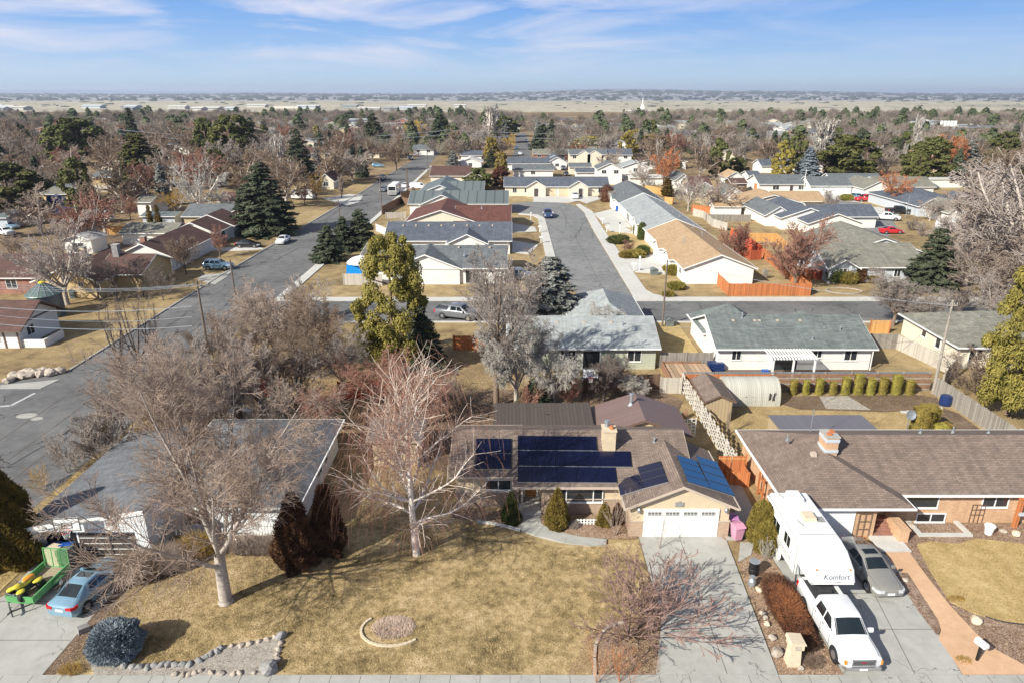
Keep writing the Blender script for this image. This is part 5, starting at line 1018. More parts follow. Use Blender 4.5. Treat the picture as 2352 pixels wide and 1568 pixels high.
# ---- far houses: (tile, left px, right px, foot px, depth, ridge, wall, roof, wall height, rise, windows, label)
FH = [
 ('e',1225,1345,430,8,'x','siding_white','roof_olive',3.2,1.2,0,'white walled garage with olive roof left of the golden willow'),
 ('e',1270,1550,525,5,'x','siding_blue','roof_ribbed',2.2,.5,1,'pale blue shed behind the pair of columnar cypresses'),
 ('e',395,610,315,10,'x','siding_cream','roof_grey',2.6,1.6,1,'cream house with dark roof behind the left yard swing set'),
 ('a',765,868,668,7,'x','siding_white','roof_slate',3.0,1.2,1,'small white house with blue roof between the two big green trees at left'),
 ('a',660,860,745,10,'x','stucco_yellow','roof_grey',2.6,1.6,0,'low grey roofed house above the tan fenced lot at left'),
 ('a',320,500,875,8,'x','stucco_yellow','roof_olive',2.6,1.2,1,'cream garage with a grey roof behind the blue play equipment'),
 ('e',0,80,555,8,'x','siding_blue','roof_ribbed',2.6,1.0,0,'blue grey shed at the left edge above the parked cars'),
 ('e',155,285,520,6,'x','stucco_yellow','roof_tan',2.4,1.0,0,'small tan roofed shed left of the grey bare tree'),
 ('e',1945,2120,400,9,'x','siding_white','roof_brown_far',2.6,1.6,1,'white house with brown roof behind the big dark spruce'),
 ('b',165,300,965,9,'y','siding_cream','roof_brown_far',2.6,2.0,1,'cream gabled house with brown roof among the bare street trees at left'),
 ('b',190,300,830,9,'x','brick_red','roof_brown_far',2.6,1.6,1,'red brick house behind the cream gable beyond the left street'),
 ('b',270,385,640,9,'y','siding_cream','roof_pale',3.0,2.0,1,'pale gabled house left of the long street among grey trees'),
 ('b',100,225,668,10,'x','siding_white','concrete_pale',2.6,.8,0,'white flat roofed building beside the tall spruce at left'),
 ('b',600,700,690,9,'x','siding_cream','roof_brown_far',2.6,1.6,1,'tan house behind the grey street tree on the left of the long street'),
 ('b',1000,1180,665,9,'x','siding_white','roof_grey',2.8,1.6,2,'white house at the far end of the left street'),
 ('b',1405,1600,785,9,'y','siding_white','concrete_pale',2.6,1.5,1,'white house with white roof right of the left street'),
 ('b',1420,1600,720,8,'x','siding_white','roof_slate',2.6,1.6,1,'white house with blue roof behind the white roofed one'),
 ('b',1160,1500,895,10,'x','siding_cream','roof_brown_far',2.6,1.8,1,'brown roofed cream house just beyond the teal roofs'),
 ('b',1510,1720,560,11,'x','siding_white','roof_grey',2.8,1.8,2,'grey roofed white house left of the yellow topped tree'),
 ('b',1450,1640,640,10,'x','brick_red','roof_brown_far',2.6,1.6,1,'brick house with brown roof behind the small conifer'),
 ('b',1830,2200,800,10,'x','siding_white','roof_slate',2.6,1.6,1,'white house with slate roof left of the far parking court'),
 ('b',1880,2230,862,9,'x','siding_white','roof_grey',2.6,1.2,1,'low grey roof just behind the cream duplex'),
 ('c',0,312,712,11,'x','brick_red','roof_olive',2.8,1.6,3,'red brick house with pale roof at the end of the far street'),
 ('c',105,268,775,9,'y','siding_white','roof_slate',3.0,1.8,1,'white gable with dark roof in front of the red brick house'),
 ('c',320,640,778,9,'x','siding_cream','roof_grey',5.2,1.6,4,'two storey cream house with twin gables beyond the duplex'),
 ('c',320,505,835,7,'x','siding_cream','roof_grey',2.7,1.0,0,'low garage wing in front of the two storey cream house'),
 ('c',655,860,775,9,'x','siding_white','roof_slate',5.0,1.8,2,'white two storey house with dark blue roof right of the cream one'),
 ('c',565,778,925,9,'y','siding_white','roof_grey',5.0,1.8,2,'tall white gabled house with two windows behind the duplex roof'),
 ('c',782,1010,880,9,'y','siding_white','roof_pale',4.2,1.6,1,'white house with pale roof right of the tall white gable'),
 ('c',380,560,872,6,'x','siding_white','roof_slate',2.2,1.0,0,'slate roofed carport behind the duplex roof'),
 ('c',850,1140,930,8,'x','siding_white','concrete_pale',2.4,.5,0,'long low white roof beside the gold wooden fence'),
 ('c',705,860,655,9,'y','siding_white','roof_pale',4.0,2.0,1,'white gabled house with black flue beyond the bushy pines'),
 ('c',885,1115,500,12,'x','siding_cream','roof_tan',2.6,2.0,2,'tan roofed house far beyond the yellow green pine'),
 ('c',1180,1360,500,10,'x','siding_white','roof_pale',2.6,1.4,1,'pale roofed house beside the far tan roof'),
 ('c',1250,1380,965,12,'y','siding_white','roof_grey',2.8,1.8,1,'white gable end with grey roof left of the brown roof'),
 ('c',1380,1560,1010,10,'x','siding_tan','roof_brown_far',2.6,1.8,1,'brown roofed house behind the bare street trees at centre right'),
 ('c',1400,1600,1045,10,'y','siding_white','roof_brown_far',2.6,1.8,1,'white gabled front of the brown roofed house'),
 ('c',1490,1660,1110,9,'y','siding_tan','roof_olive',2.6,1.7,1,'tan gable behind the rust coloured garden fence'),
 ('c',1650,1860,1105,10,'y','siding_white','roof_green',2.6,2.0,1,'white gable with green grey roof beside the tan orange roof'),
 ('c',1745,1870,990,7,'x','siding_brown','roof_brown_far',2.6,1.0,0,'dark brown shed left of the white houses'),
 ('c',1700,1850,930,8,'y','siding_white','roof_tan',2.6,1.6,1,'small house with tan gable among bare trees right of centre'),
 ('c',1895,1990,915,7,'x','siding_white','roof_slate',2.6,1.0,1,'small white sunroom behind the bare trees'),
 ('c',1930,2010,600,8,'y','siding_white','roof_pale',2.8,1.8,0,'pale gable deep in the bare trees at right of centre'),
 ('c',2220,2350,745,11,'y','siding_cream','roof_pale',3.0,2.2,1,'pale green gabled house behind the blue spruce'),
 ('c',2010,2300,822,10,'x','siding_white','roof_slate',2.6,1.8,0,'slate roof rising behind the white houses at right'),
 ('d',215,305,505,10,'y','siding_white','roof_slate',3.0,2.2,1,'white gabled house with slate roof deep in the right woods'),
 ('d',860,1000,405,12,'x','siding_cream','roof_olive',3.0,1.6,2,'tan roofed house far off on the right'),
 ('d',1640,1960,640,16,'x','siding_tan','roof_grey',3.0,2.6,0,'big dark roofed house behind the right hand pines'),
 ('d',1760,2120,520,14,'x','siding_cream','roof_brown_far',3.0,2.4,1,'large brown grey roof on the right beyond the grey spruce'),
 ('d',2110,2352,530,12,'x','siding_white','roof_pale',3.0,1.4,2,'long white building at the right edge of the woods'),
 ('d',1400,1640,365,14,'x','siding_white','roof_slate',3.4,2.4,2,'blue roofed building far right near the open field'),
 ('d',1700,1775,370,12,'y','siding_white','roof_slate',3.4,3.0,0,'white gable far right near the open field'),
 ('d',1370,1580,480,12,'x','siding_cream','roof_olive',3.0,2.0,1,'tan house right of the tall pale poplar'),
 ('d',1180,1290,540,10,'x','siding_cream','roof_olive',3.0,1.6,0,'low tan building behind the yellow willow on the right'),
 ('d',2020,2100,620,10,'y','siding_white','roof_grey',3.0,2.2,0,'white gable tip behind the right hand bushy pine'),
 ('b',2180,2352,795,10,'y','siding_white','roof_slate',2.8,2,1,'white gabled house left of the parking court'),
 ('b',2270,2352,545,10,'x','brick_red','roof_slate',2.8,1.6,0,'red brick house with blue roof beside the far street'),
 ('b',1080,1180,530,9,'x','siding_white','roof_slate',2.8,1.6,0,'small white house between spruces at the end of the left street'),
 ('a',345,400,345,10,'x','siding_white','concrete_pale',3.2,.6,0,'small white building in the trees at upper left'),
 ('a',2210,2300,560,12,'x','siding_white','concrete_pale',2.6,1,1,'white roofed house right of the tall spruce at upper left'),
]
for t_, xl, xr, yf, dep, ax, wm, rm, zw, rise, nw, lb in FH:
    (x0, y), (x1, _) = G(t_, xl, yf), G(t_, xr, yf)
    h = House('house' if zw > 2.45 else 'outbuilding', lb, wm, rm); h.g(x0, y, x1, y + dep, zw, rise, ax)
    for i in range(nw):
        a = x0 + (x1 - x0) * (i + .5) / nw
        h.winf('f', y, a - .7, zw - 1.5, a + .7, zw - .4)
    if lb.startswith('two storey'):
        gable(h.r, h.f, x0 + 3, y - .6, x0 + 8, y + 4, zw, 1.5, 'y', wb=h.w, og=.2, o=.3); gable(h.r, h.f, x1 - 7.5, y - .6, x1 - 2, y + 4, zw, 1.5, 'y', wb=h.w, og=.2, o=.3)
    h.done()
# white steepled building far off at the edge of the fields
x, y = G('c', 900, 298); mb = MB(); mb.box(-26, 0, 0, 11, 12, 5); mb.box(-2.6, -1, 0, 2.6, 5, 8); mb.ext([(-2.6, 8), (2.6, 8), (1.4, 12), (-1.4, 12)], 'y', -.9, 4.9); mb.lathe((0, 2, 12), [(1.1, 0), (.7, 5), (.1, 11)], 8)
o = mb.build('steeple_building', 'stucco_white'); o.location = (x + 10, y, 0); tag(o, 'white building with a tall steeple at the edge of the open fields', 'church')
rg = random.Random(77)
for i in range(22):
    Y = rg.uniform(1150, 1450); X = rg.uniform(-.76, -.08) * Y
    mb = MB(); w_, d_, hh = rg.uniform(15, 45), rg.uniform(15, 30), rg.uniform(3, 4.5); mb.box(0, 0, 0, w_, d_, hh); mb.ext([(-1, hh + .02), (d_ + 1, hh + .02), (d_ / 2, hh + 2.5)], 'x', -1, w_ + 1)
    o = mb.build('warehouse', rg.choice(['concrete_pale', 'roof_pale', 'siding_cream', 'siding_blue'])); o.location = (X, Y, 0); tag(o, 'long pale low building at the edge of the open fields', 'warehouse', 'pale buildings at the edge of the fields')
# ============================================================ vehicles (front toward -y before turning)
for n_, c_, cl in (('paint_silverblue',(.22,.38,.50),1),('paint_white',(.72,.73,.745),.6),('paint_gold',(.30,.29,.265),1),('paint_black',(.015,.016,.02),1),('paint_red',(.55,.02,.025),1),('paint_blue',(.03,.06,.16),1),('paint_grey',(.16,.17,.19),1),('paint_navy',(.02,.03,.07),1)):
    m_ = plain(n_, c_, .32, .03, 2, metal=.25 if n_ not in ('paint_white', 'paint_red') else 0, coat=cl)
plain('lamp_red', (.5,.01,.015), .2); plain('lamp_clear', (.7,.72,.75), .12, .05, metal=.3); plain('lamp_amber', (.7,.28,.04), .2); plain('plate', (.75,.75,.78), .5)
m, t, b = new_mat('plastic_white'); b.inputs['Base Color'].default_value = (.70,.71,.725,1); b.inputs['Roughness'].default_value = .35
# stations: y, z bottom, z belt, z top, half widths bottom / belt / top   (metres, sedan 4.7 x 1.82)
ST = {
 'sedan': [(-2.36,.36,.60,.66,.62,.66,.50),(-2.26,.24,.68,.74,.80,.80,.62),(-1.9,.2,.76,.83,.88,.87,.70),(-1.15,.2,.86,.95,.90,.89,.74),(-.95,.2,.90,1.0,.90,.89,.74),(-.2,.2,.94,1.40,.91,.89,.60),(.1,.2,.94,1.45,.91,.89,.60),(.7,.2,.95,1.46,.91,.89,.60),(.95,.2,.96,1.42,.91,.89,.60),(1.75,.2,.98,1.07,.90,.87,.70),(2.2,.24,.96,1.05,.88,.85,.70),(2.36,.34,.86,.93,.74,.74,.60)],
 'suv':   [(-2.36,.42,.78,.86,.66,.70,.56),(-2.26,.28,.88,.96,.84,.84,.68),(-1.9,.26,.94,1.02,.91,.90,.76),(-1.15,.26,1.0,1.10,.93,.92,.78),(-.95,.26,1.03,1.16,.93,.92,.78),(-.35,.26,1.05,1.62,.93,.91,.66),(.1,.26,1.05,1.69,.93,.91,.68),(1.3,.26,1.07,1.70,.93,.91,.68),(1.95,.26,1.08,1.62,.93,.90,.66),(2.25,.3,1.06,1.20,.91,.88,.74),(2.36,.4,.9,1.0,.80,.80,.66)],
 'van':   [(-2.6,.42,.86,.95,.74,.78,.66),(-2.5,.28,.95,1.05,.9,.9,.76),(-2.0,.26,1.05,1.22,.97,.96,.82),(-1.5,.26,1.15,1.75,.98,.97,.76),(-1.0,.26,1.2,2.0,.98,.97,.8),(1.5,.26,1.2,2.05,.98,.97,.82),(2.5,.28,1.2,2.0,.97,.96,.8),(2.62,.36,1.1,1.85,.92,.92,.78)],
 'pickup':[(-2.95,.5,.92,1.0,.82,.84,.72),(-2.85,.36,1.02,1.1,.96,.96,.82),(-2.5,.34,1.08,1.17,1.0,.99,.86),(-1.75,.34,1.14,1.22,1.0,.99,.88),(-1.6,.34,1.16,1.26,1.0,.99,.88),(-.85,.34,1.2,1.83,1.0,.98,.76),(-.6,.34,1.2,1.9,1.0,.98,.76),(.55,.34,1.2,1.92,1.0,.98,.76),(.85,.34,1.2,1.86,1.0,.98,.78),(.95,.34,1.2,1.26,1.0,.98,.94),(2.8,.36,1.2,1.26,1.0,.98,.94),(2.92,.5,1.16,1.22,.94,.94,.9)],
}
GL = {  # windshield y0,y1 ; side windows (y0a,y0b,y1a,y1b) ; rear window
 'sedan': dict(ws=(-.93,-.24), side=[(-.72,-.12,.18,.16),(.24,.22,.95,.72)], rw=(.96,1.74), wh=(-1.45,1.42,.33)),
 'suv':   dict(ws=(-.93,-.40), side=[(-.75,-.25,.2,.18),(.27,.25,1.05,1.02),(1.12,1.1,1.85,1.62)], rw=(1.98,2.22), wh=(-1.42,1.42,.36)),
 'van':   dict(ws=(-1.97,-1.53), side=[(-1.6,-1.3,-.7,-.7)], rw=None, wh=(-1.75,1.6,.35)),
 'pickup':dict(ws=(-1.60,-.86), side=[(-1.25,-.78,-.30,-.32),(-.22,-.2,.62,.5)], rw=(.86,.94), wh=(-1.95,1.75,.40)),
}
def car(style, x, y, ang, paint, label, cat='car', z=.02, S=1.0, group=None, name=None, roof=None, det=True, sunroof=False):
    st = ST[style]; g = GL[style]; T = thing(name or {'sedan': 'parked_car', 'suv': 'parked_suv', 'van': 'parked_van', 'pickup': 'pickup_truck'}[style], label, cat, (x, y, z), R(ang), group); T.scale = (S, S, S)
    mb = MB(); rings = []
    def ring(s):
        y, zb, zm, zt, wb, wm, wt = s
        half = [(wb * .90, zb), (wb, zb + .10), (wb + .015, (zb + zm) / 2 + .02), (wm + .01, zm - .05), (wm - .03, zm + .012), (wt, zt - .035), (wt * .86, zt), (0, zt + .02)]
        return [(a, y, b_) for a, b_ in half] + [(-a, y, b_) for a, b_ in half[-2::-1]]
    for s in st: rings.append(mb.vs(ring(s)))
    n = 15
    for a, b_ in zip(rings, rings[1:]):
        for j in range(n - 1): mb.face((a + j, a + j + 1, b_ + j + 1, b_ + j))
        mb.face((a + n - 1, a, b_, b_ + n - 1))
    mb.face([rings[0] + j for j in range(n)]); mb.face([rings[-1] + j for j in range(n)][::-1])
    body = mb.build('body', paint, T, smooth=True)
    bm = bmesh.new(); bm.from_mesh(body.data); bmesh.ops.recalc_face_normals(bm, faces=bm.faces[:]); bm.to_mesh(body.data); bm.free()
    body.data.set_sharp_from_angle(angle=R(38))
    def itp(yy):
        for a, b_ in zip(st, st[1:]):
            if a[0] <= yy <= b_[0]:
                f = (yy - a[0]) / (b_[0] - a[0]); return [p + (q - p) * f for p, q in zip(a, b_)]
        return list(st[0] if yy < st[0][0] else st[-1])
    def side(yy, t, sx, off=.014):
        s = itp(yy); x0, z0, x1, z1 = s[5] - .03, s[2] + .012, s[6], s[3] - .035
        return (sx * (x0 + (x1 - x0) * t + off), yy, z0 + (z1 - z0) * t + off * .4)
    for sx in (1, -1):
        for a0, a1, b1, b0 in [(w[0], w[1], w[3], w[2]) for w in g['side']]:
            mb = MB(); m_ = 4; lo = [side(a0 + (b0 - a0) * k / m_, .10, sx) for k in range(m_ + 1)]; hi = [side(a1 + (b1 - a1) * k / m_, .86, sx) for k in range(m_ + 1)]
            i = mb.vs(lo + hi)
            for k in range(m_): mb.face((i + k, i + k + 1, i + m_ + 2 + k, i + m_ + 1 + k))
            mb.build('side_window', 'car_glass', T)
    def topq(y0, y1, name, inset=.08):
        mb = MB(); m_ = 5; rows = []
        for k in range(m_ + 1):
            yy = y0 + (y1 - y0) * k / m_; s = itp(yy); w = s[6] - inset * .6; up = .016
            rows.append(mb.vs([(-w, yy, s[3] - .03 + up), (-w * .8, yy, s[3] + up), (0, yy, s[3] + .02 + up), (w * .8, yy, s[3] + up), (w, yy, s[3] - .03 + up)]))
        for a, b_ in zip(rows, rows[1:]):
            for j in range(4): mb.face((a + j, a + j + 1, b_ + j + 1, b_ + j))
        return mb.build(name, 'car_glass', T)
    topq(g['ws'][0] + .05, g['ws'][1] - .02, 'windshield')
    if g['rw'] and style != 'pickup': topq(g['rw'][0] + .03, g['rw'][1] - .05, 'rear_window')
    if sunroof:
        mb = MB(); s = itp(.15); mb.box(-.4, -.02, s[3] + .012, .4, .42, s[3] + .034); mb.build('sunroof', 'car_glass', T)
    yf, yr, r = g['wh']; wx = itp(0)[4]
    for yy in (yf, yr):
        for sx in (1, -1):
            ar = MB(); ar.tube([(sx * (wx - .16), yy, r), (sx * (wx + .022), yy, r)], r * 1.18, 18); ar.build('wheel_arch', 'black', T)
            w = MB(); w.tube([(sx * (wx - .2), yy, r), (sx * (wx + .02), yy, r), (sx * (wx + .04), yy, r)], [r, r, r * .93], 20); wo_ = w.build('wheel', 'rubber', T)
            q = MB(); q.tube([(sx * (wx + .03), yy, r), (sx * (wx + .05), yy, r)], [r * .62, r * .55], 14)
            q.build('rim', 'rim', wo_)
    s0 = st[0]; s1 = st[1]; zf = s1[2]
    for sx in (1, -1):
        mb = MB()
        def strip(pts, z0, z1):
            q = MB(); i = q.vs([(sx * x_, y_, z_) for z_ in (z0, z1) for x_, y_ in pts]); n_ = len(pts)
            for k in range(n_ - 1): q.face((i + k, i + k + 1, i + n_ + k + 1, i + n_ + k))
            w_ = [(x_ - .06, y_ + (.06 if y_ < 0 else -.06)) for x_, y_ in pts]; j = q.vs([(sx * x_, y_, z1 + .004) for x_, y_ in w_])
            for k in range(n_ - 1): q.face((i + n_ + k, i + n_ + k + 1, j + k + 1, j + k))
            return q
        a = s1[4]; yf0 = s0[0]
        if style == 'pickup': mb = MB(); mb.box(min(sx * .58, sx * .88), yf0 - .02, .72, max(sx * .58, sx * .88), yf0 + .2, .97)
        else: mb = strip([(.40, yf0 - .02), (s0[5] + .015, yf0 - .018), (s1[5] + .03, s1[0] - .012), (st[2][5] + .022, st[2][0] - .02)], zf - .15, zf + .02)
        mb.build('headlight', 'lamp_clear', T)
        e = st[-1]; f_ = st[-2]; mb = MB(); zt = f_[2]
        if style in ('pickup', 'van', 'suv'): mb.box(min(sx * (e[5] - .1), sx * (f_[5] + .02)), e[0] - .16, zt - .42, max(sx * (e[5] - .1), sx * (f_[5] + .02)), e[0] + .03, zt - .02)
        else: mb = strip([(.42, e[0] + .02), (e[5] + .015, e[0] + .018), (f_[4] + .03, f_[0] + .012), (f_[4] + .035, f_[0] - .2)], zt - .20, zt - .02)
        mb.build('tail_light', 'lamp_red', T)
        if det:
            q = MB()
            for w in g['side'][:2] + [(g['side'][1][2] + .1,) * 4]: yy = w[0] - .02; s = itp(yy); q.box(*sorted_box(sx * (s[4] + .012), yy - .008, s[1] + .1, sx * (s[4] + .021), yy + .008, s[2] - .08))
            s = itp(g['side'][0][0]); q.box(*sorted_box(sx * (s[4] + .012), g['side'][0][0], s[1] + .09, sx * (s[4] + .022), g['side'][1][2], s[1] + .105)); q.build('door_seam', 'steel_dark', T)
            hs = MB(); yy = g['ws'][0] - .06; s = itp(yy); hs.tube([(0, yy, s[3] + .018), (sx * s[6] * .9, yy, s[3] - .01)] + [(sx * itp(v_)[6] * .97, v_, itp(v_)[3] - .018) for v_ in np.linspace(yy, st[1][0] + .05, 5)], .009, 4); hs.build('hood_seam', 'steel_dark', T)
        mm = MB(); my = g['side'][0][0] + .02; s = itp(my); k_ = 1.35 if style == 'pickup' else 1
        mm.box(*sorted_box(sx * (s[5] + .01), my - .05, s[2] + .0, sx * (s[5] + .22 * k_), my + .06, s[2] + .17 * k_)); mm.build('wing_mirror', paint if style != 'pickup' else 'paint_white', T)
    if det:
        mb = MB(); mb.box(-.36, s0[0] - .02, s0[2] - .24, .36, s0[0] + .1, s0[2] - .02) if style != 'pickup' else mb.box(-.56, s0[0] - .03, .70, .56, s0[0] + .1, .98)
        gr = mb.build('grille', 'steel_dark' if style != 'sedan' else 'chrome', T)
        if style == 'pickup':
            cb_ = MB(); cb_.box(-.6, s0[0] - .045, .97, .6, s0[0] + .02, 1.01); cb_.box(-.6, s0[0] - .045, .655, .6, s0[0] + .02, .70)
            for xx in (-.6, .56): cb_.box(xx, s0[0] - .045, .66, xx + .04, s0[0] + .02, 1.0)
            for zz in (.77, .84, .91): cb_.box(-.56, s0[0] - .038, zz, .56, s0[0] - .02, zz + .012)
            cb_.build('grille_trim', 'chrome', gr)
            bp_ = MB(); bp_.ext([(-.98, -2.78), (-.9, -3.06), (.9, -3.06), (.98, -2.78)], 'z', .40, .60); bp_.build('front_bumper', 'chrome', T)
            for sx in (1, -1): am = MB(); am.box(*sorted_box(sx * .86, -2.99, .72, sx * .965, -2.80, .95)); am.build('turn_signal', 'lamp_amber', T)
        mb = MB(); e = st[-1]; mb.box(-.24, e[0] + .0, e[2] - .22, .24, e[0] + .02, e[2] - .08); mb.build('licence_plate', 'plate', T)
        mb = MB(); mb.box(-.2, s0[0] - .05 if style != 'pickup' else -3.075, .42, .2, s0[0] - .02 if style != 'pickup' else -3.062, .53); mb.build('licence_plate', 'plate', T)
        for sx in (1, -1):
            for w in g['side'][:2]:
                hb = MB(); ym = w[2] - .12 if w[2] - .12 < 1.3 else 1.2; s = itp(ym); hb.box(*sorted_box(sx * (s[5] + .005), ym - .12, s[2] - .13, sx * (s[5] + .04), ym + .06, s[2] - .10))
                hb.build('door_handle', 'chrome' if style != 'pickup' else 'black', T)
    if style == 'pickup':
        mb = MB(); mb.box(-.76, 1.05, 1.262, .76, 2.78, 1.29); mb.build('bed', 'steel_dark', T)
        mb = MB()
        for xx in (-.97, .79): mb.box(xx, 1.0, 1.24, xx + .18, 2.9, 1.36)
        mb.box(-.79, 1.0, 1.24, .79, 1.06, 1.36); mb.box(-.97, 2.86, 1.1, .97, 2.94, 1.36); mb.build('bed_rail', paint, T)
    return T
def sorted_box(x0, y0, z0, x1, y1, z1): return (min(x0, x1), y0, z0, max(x0, x1), y1, z1)
def lettering(text, size, mat, parent, loc, rot, name='lettering', italic=0.0, depth=.004):
    cu = bpy.data.curves.new(name, 'FONT'); cu.body = text; cu.size = size; cu.align_x = 'CENTER'; cu.align_y = 'CENTER'; cu.extrude = depth; cu.shear = italic
    tmp = bpy.data.objects.new(name, cu); COL.objects.link(tmp); dg = bpy.context.evaluated_depsgraph_get(); me = bpy.data.meshes.new_from_object(tmp.evaluated_get(dg))
    bpy.data.objects.remove(tmp); me.materials.clear(); me.materials.append(MATS[mat]); o = bpy.data.objects.new(name, me); COL.objects.link(o); o.parent = parent; o.location = loc; o.rotation_euler = rot; return o
# ---- hero vehicles
blue_car = car('sedan', -24.95, 33.05, 180 - 9, 'paint_silverblue', 'light blue sedan with open sunroof parked on the left driveway beside the green trailer', z=.11, S=1.0, sunroof=True)
gold_car = car('sedan', 21.95, 34.75, 3, 'paint_gold', 'silver gold sedan with sunroof parked beside the camper trailer', z=.11, S=1.03, sunroof=True)
pick = car('pickup', 17.75, 29.85, 1, 'paint_white', 'white crew cab pickup truck hitched under the nose of the camper trailer', 'pickup truck', z=.11, S=1.0)
lettering('GMC', .13, 'lamp_red', pick, (0, -2.997, .84), (R(90), 0, 0), 'grille_lettering', depth=.004)
mb = MB(); mb.box(-.12, -.06, 0, .12, .14, .02); mb.box(-.35, -.5, 0, .35, -.3, .22); mb.build('hitch', 'steel_dark', pick).location = (0, 2.0, 1.29)
# fifth wheel camper
T = thing('camper_trailer', 'long white fifth wheel camper trailer parked along the right driveway', 'camper', (18.15, 35.2, .1), R(0))
prof = [(-1.35, .62), (3.55, .55), (3.7, .8), (3.7, 3.05), (3.55, 3.28), (-1.1, 3.30), (-1.5, 3.30), (-2.35, 3.16), (-3.38, 2.62), (-3.75, 1.95), (-3.35, 1.62), (-1.55, 1.60), (-1.40, 1.5)]
mb = MB(); mb.ext(prof, 'x', -1.2, 1.2); bodyo = mb.build('body', 'plastic_white', T)
bm = bmesh.new(); bm.from_mesh(bodyo.data); bmesh.ops.recalc_face_normals(bm, faces=bm.faces[:]); bmesh.ops.bevel(bm, geom=[e for e in bm.edges if abs(e.verts[0].co.x) > 1.1 and abs(e.verts[1].co.x) > 1.1], offset=.07, segments=3, affect='EDGES'); bm.to_mesh(bodyo.data); bm.free()
mb = MB()
for i in range(4): z = 1.64 + i * .08; yy = -3.35 - (z - 1.62) * 1.21; mb.box(-1.13, yy - .05, z, 1.13, yy + .06, z + .035)
mb.build('nose_ribbing', 'trim_white', T)
for y0, y1, z0, z1 in ((-.35, .55, 1.75, 2.5), (1.3, 2.5, 1.5, 2.3), (2.95, 3.3, 1.8, 2.4)):
    mb = MB(); mb.box(-1.225, y0, z0, -1.19, y1, z1); w = mb.build('side_window', 'car_glass', T); q = MB()
    for a in ((y0 - .04, z0 - .04, y1 + .04, z0), (y0 - .04, z1, y1 + .04, z1 + .04)): q.box(-1.235, a[0], a[1], -1.19, a[2], a[3])
    for a in ((y0 - .04, y0), (y1, y1 + .04), ((y0+y1)/2 - .015, (y0+y1)/2 + .015)): q.box(-1.237, a[0], z0, -1.19, a[1], z1)
    q.build('window_frame', 'trim_white', w)
mb = MB(); mb.box(-1.222, -1.28, .75, -1.19, -.62, 2.75); mb.build('entry_door', 'trim_white', T)
mb = MB(); mb.box(-1.228, -1.33, .7, -1.19, -1.30, 2.8); mb.box(-1.228, -.60, .7, -1.19, -.57, 2.8); mb.box(-1.228, -1.3, 1.27, -1.2, 3.6, 1.30); mb.box(-1.228, -.5, 1.12, -1.2, 3.6, 1.14); mb.build('trim_line', 'concrete', T)
mb = MB(); mb.tube([(-1.33, -1.0, 3.02), (-1.33, 3.5, 3.02)], .07, 10); mb.build('awning_roll', 'trim_white', T)
mb = MB(); mb.ext([(-.45, 0), (.45, 0), (.38, .3), (-.38, .3)], 'y', 0, 1.0); q = mb.build('air_conditioner', 'trim_white', T); q.location = (.1, 2.3, 3.29)
mb = MB(); mb.ext([(-.4, 0), (.4, 0), (.34, .26), (-.34, .26)], 'y', 0, .75); q = mb.build('roof_vent', 'stone_beige', T); q.location = (.1, .25, 3.29)
mb = MB(); mb.box(.55, .2, 3.302, 1.0, .75, 3.33); mb.build('roof_hatch', 'stone_grey', T)
mb = MB(); mb.bar((-.7, .35, 3.33), (-.55, -.2, 3.36), .05); mb.bar((-.75, 3.3, 3.33), (-.6, 2.8, 3.36), .05); mb.box(-1.1, -1.05, 3.302, 1.1, -1.0, 3.315); mb.build('roof_fitting', 'concrete', T)
for yy in (1.0, 1.85):
    for sx in (-1, 1):
        mb = MB(); mb.tube([(sx * 1.0, yy, .36), (sx * 1.22, yy, .36)], .36, 18); w = mb.build('wheel', 'rubber', T); mb = MB(); mb.tube([(sx * 1.2, yy, .36), (sx * 1.24, yy, .36)], .37 if sx < 0 else .22, 18); mb.build('wheel_cover' if sx < 0 else 'rim', 'trim_white', w)
mb = MB(); mb.bar((-1.0, -1.3, 1.2), (-1.0, -1.3, .0), .08); mb.bar((1.0, -1.3, 1.2), (1.0, -1.3, .0), .08); mb.bar((-1.12, -1.5, 1.55), (-1.35, -1.9, .6), .04); mb.build('landing_leg', 'steel_dark', T)
mb = MB(); mb.bar((0, -3.0, 1.7), (0, -3.0, 1.45), .3); mb.build('king_pin_box', 'steel_dark', T)
sl = math.atan2(.6, .2)
lettering('Komfort', .42, 'paint_grey', T, (.12, -3.60, 2.28), (math.atan2(.67, .37) , 0, 0), 'nose_lettering', .25, .006)
mb = MB(); mb.ext([(-.25, -.02), (.1, -.05), (.42, -.01), (.1, .0), (-.1, .01)], 'y', -.006, .006); q = mb.build('nose_swoosh', 'stone_grey', T); q.location = (.15, -3.70, 2.06); q.rotation_euler.x = R(-29)
for sx in (-.95, .95): mb = MB(); mb.box(sx - .06, -3.3, 2.62, sx + .06, -3.2, 2.66); q = mb.build('marker_lamp', 'lamp_amber', T); q.location = (0, -.15, -.01)
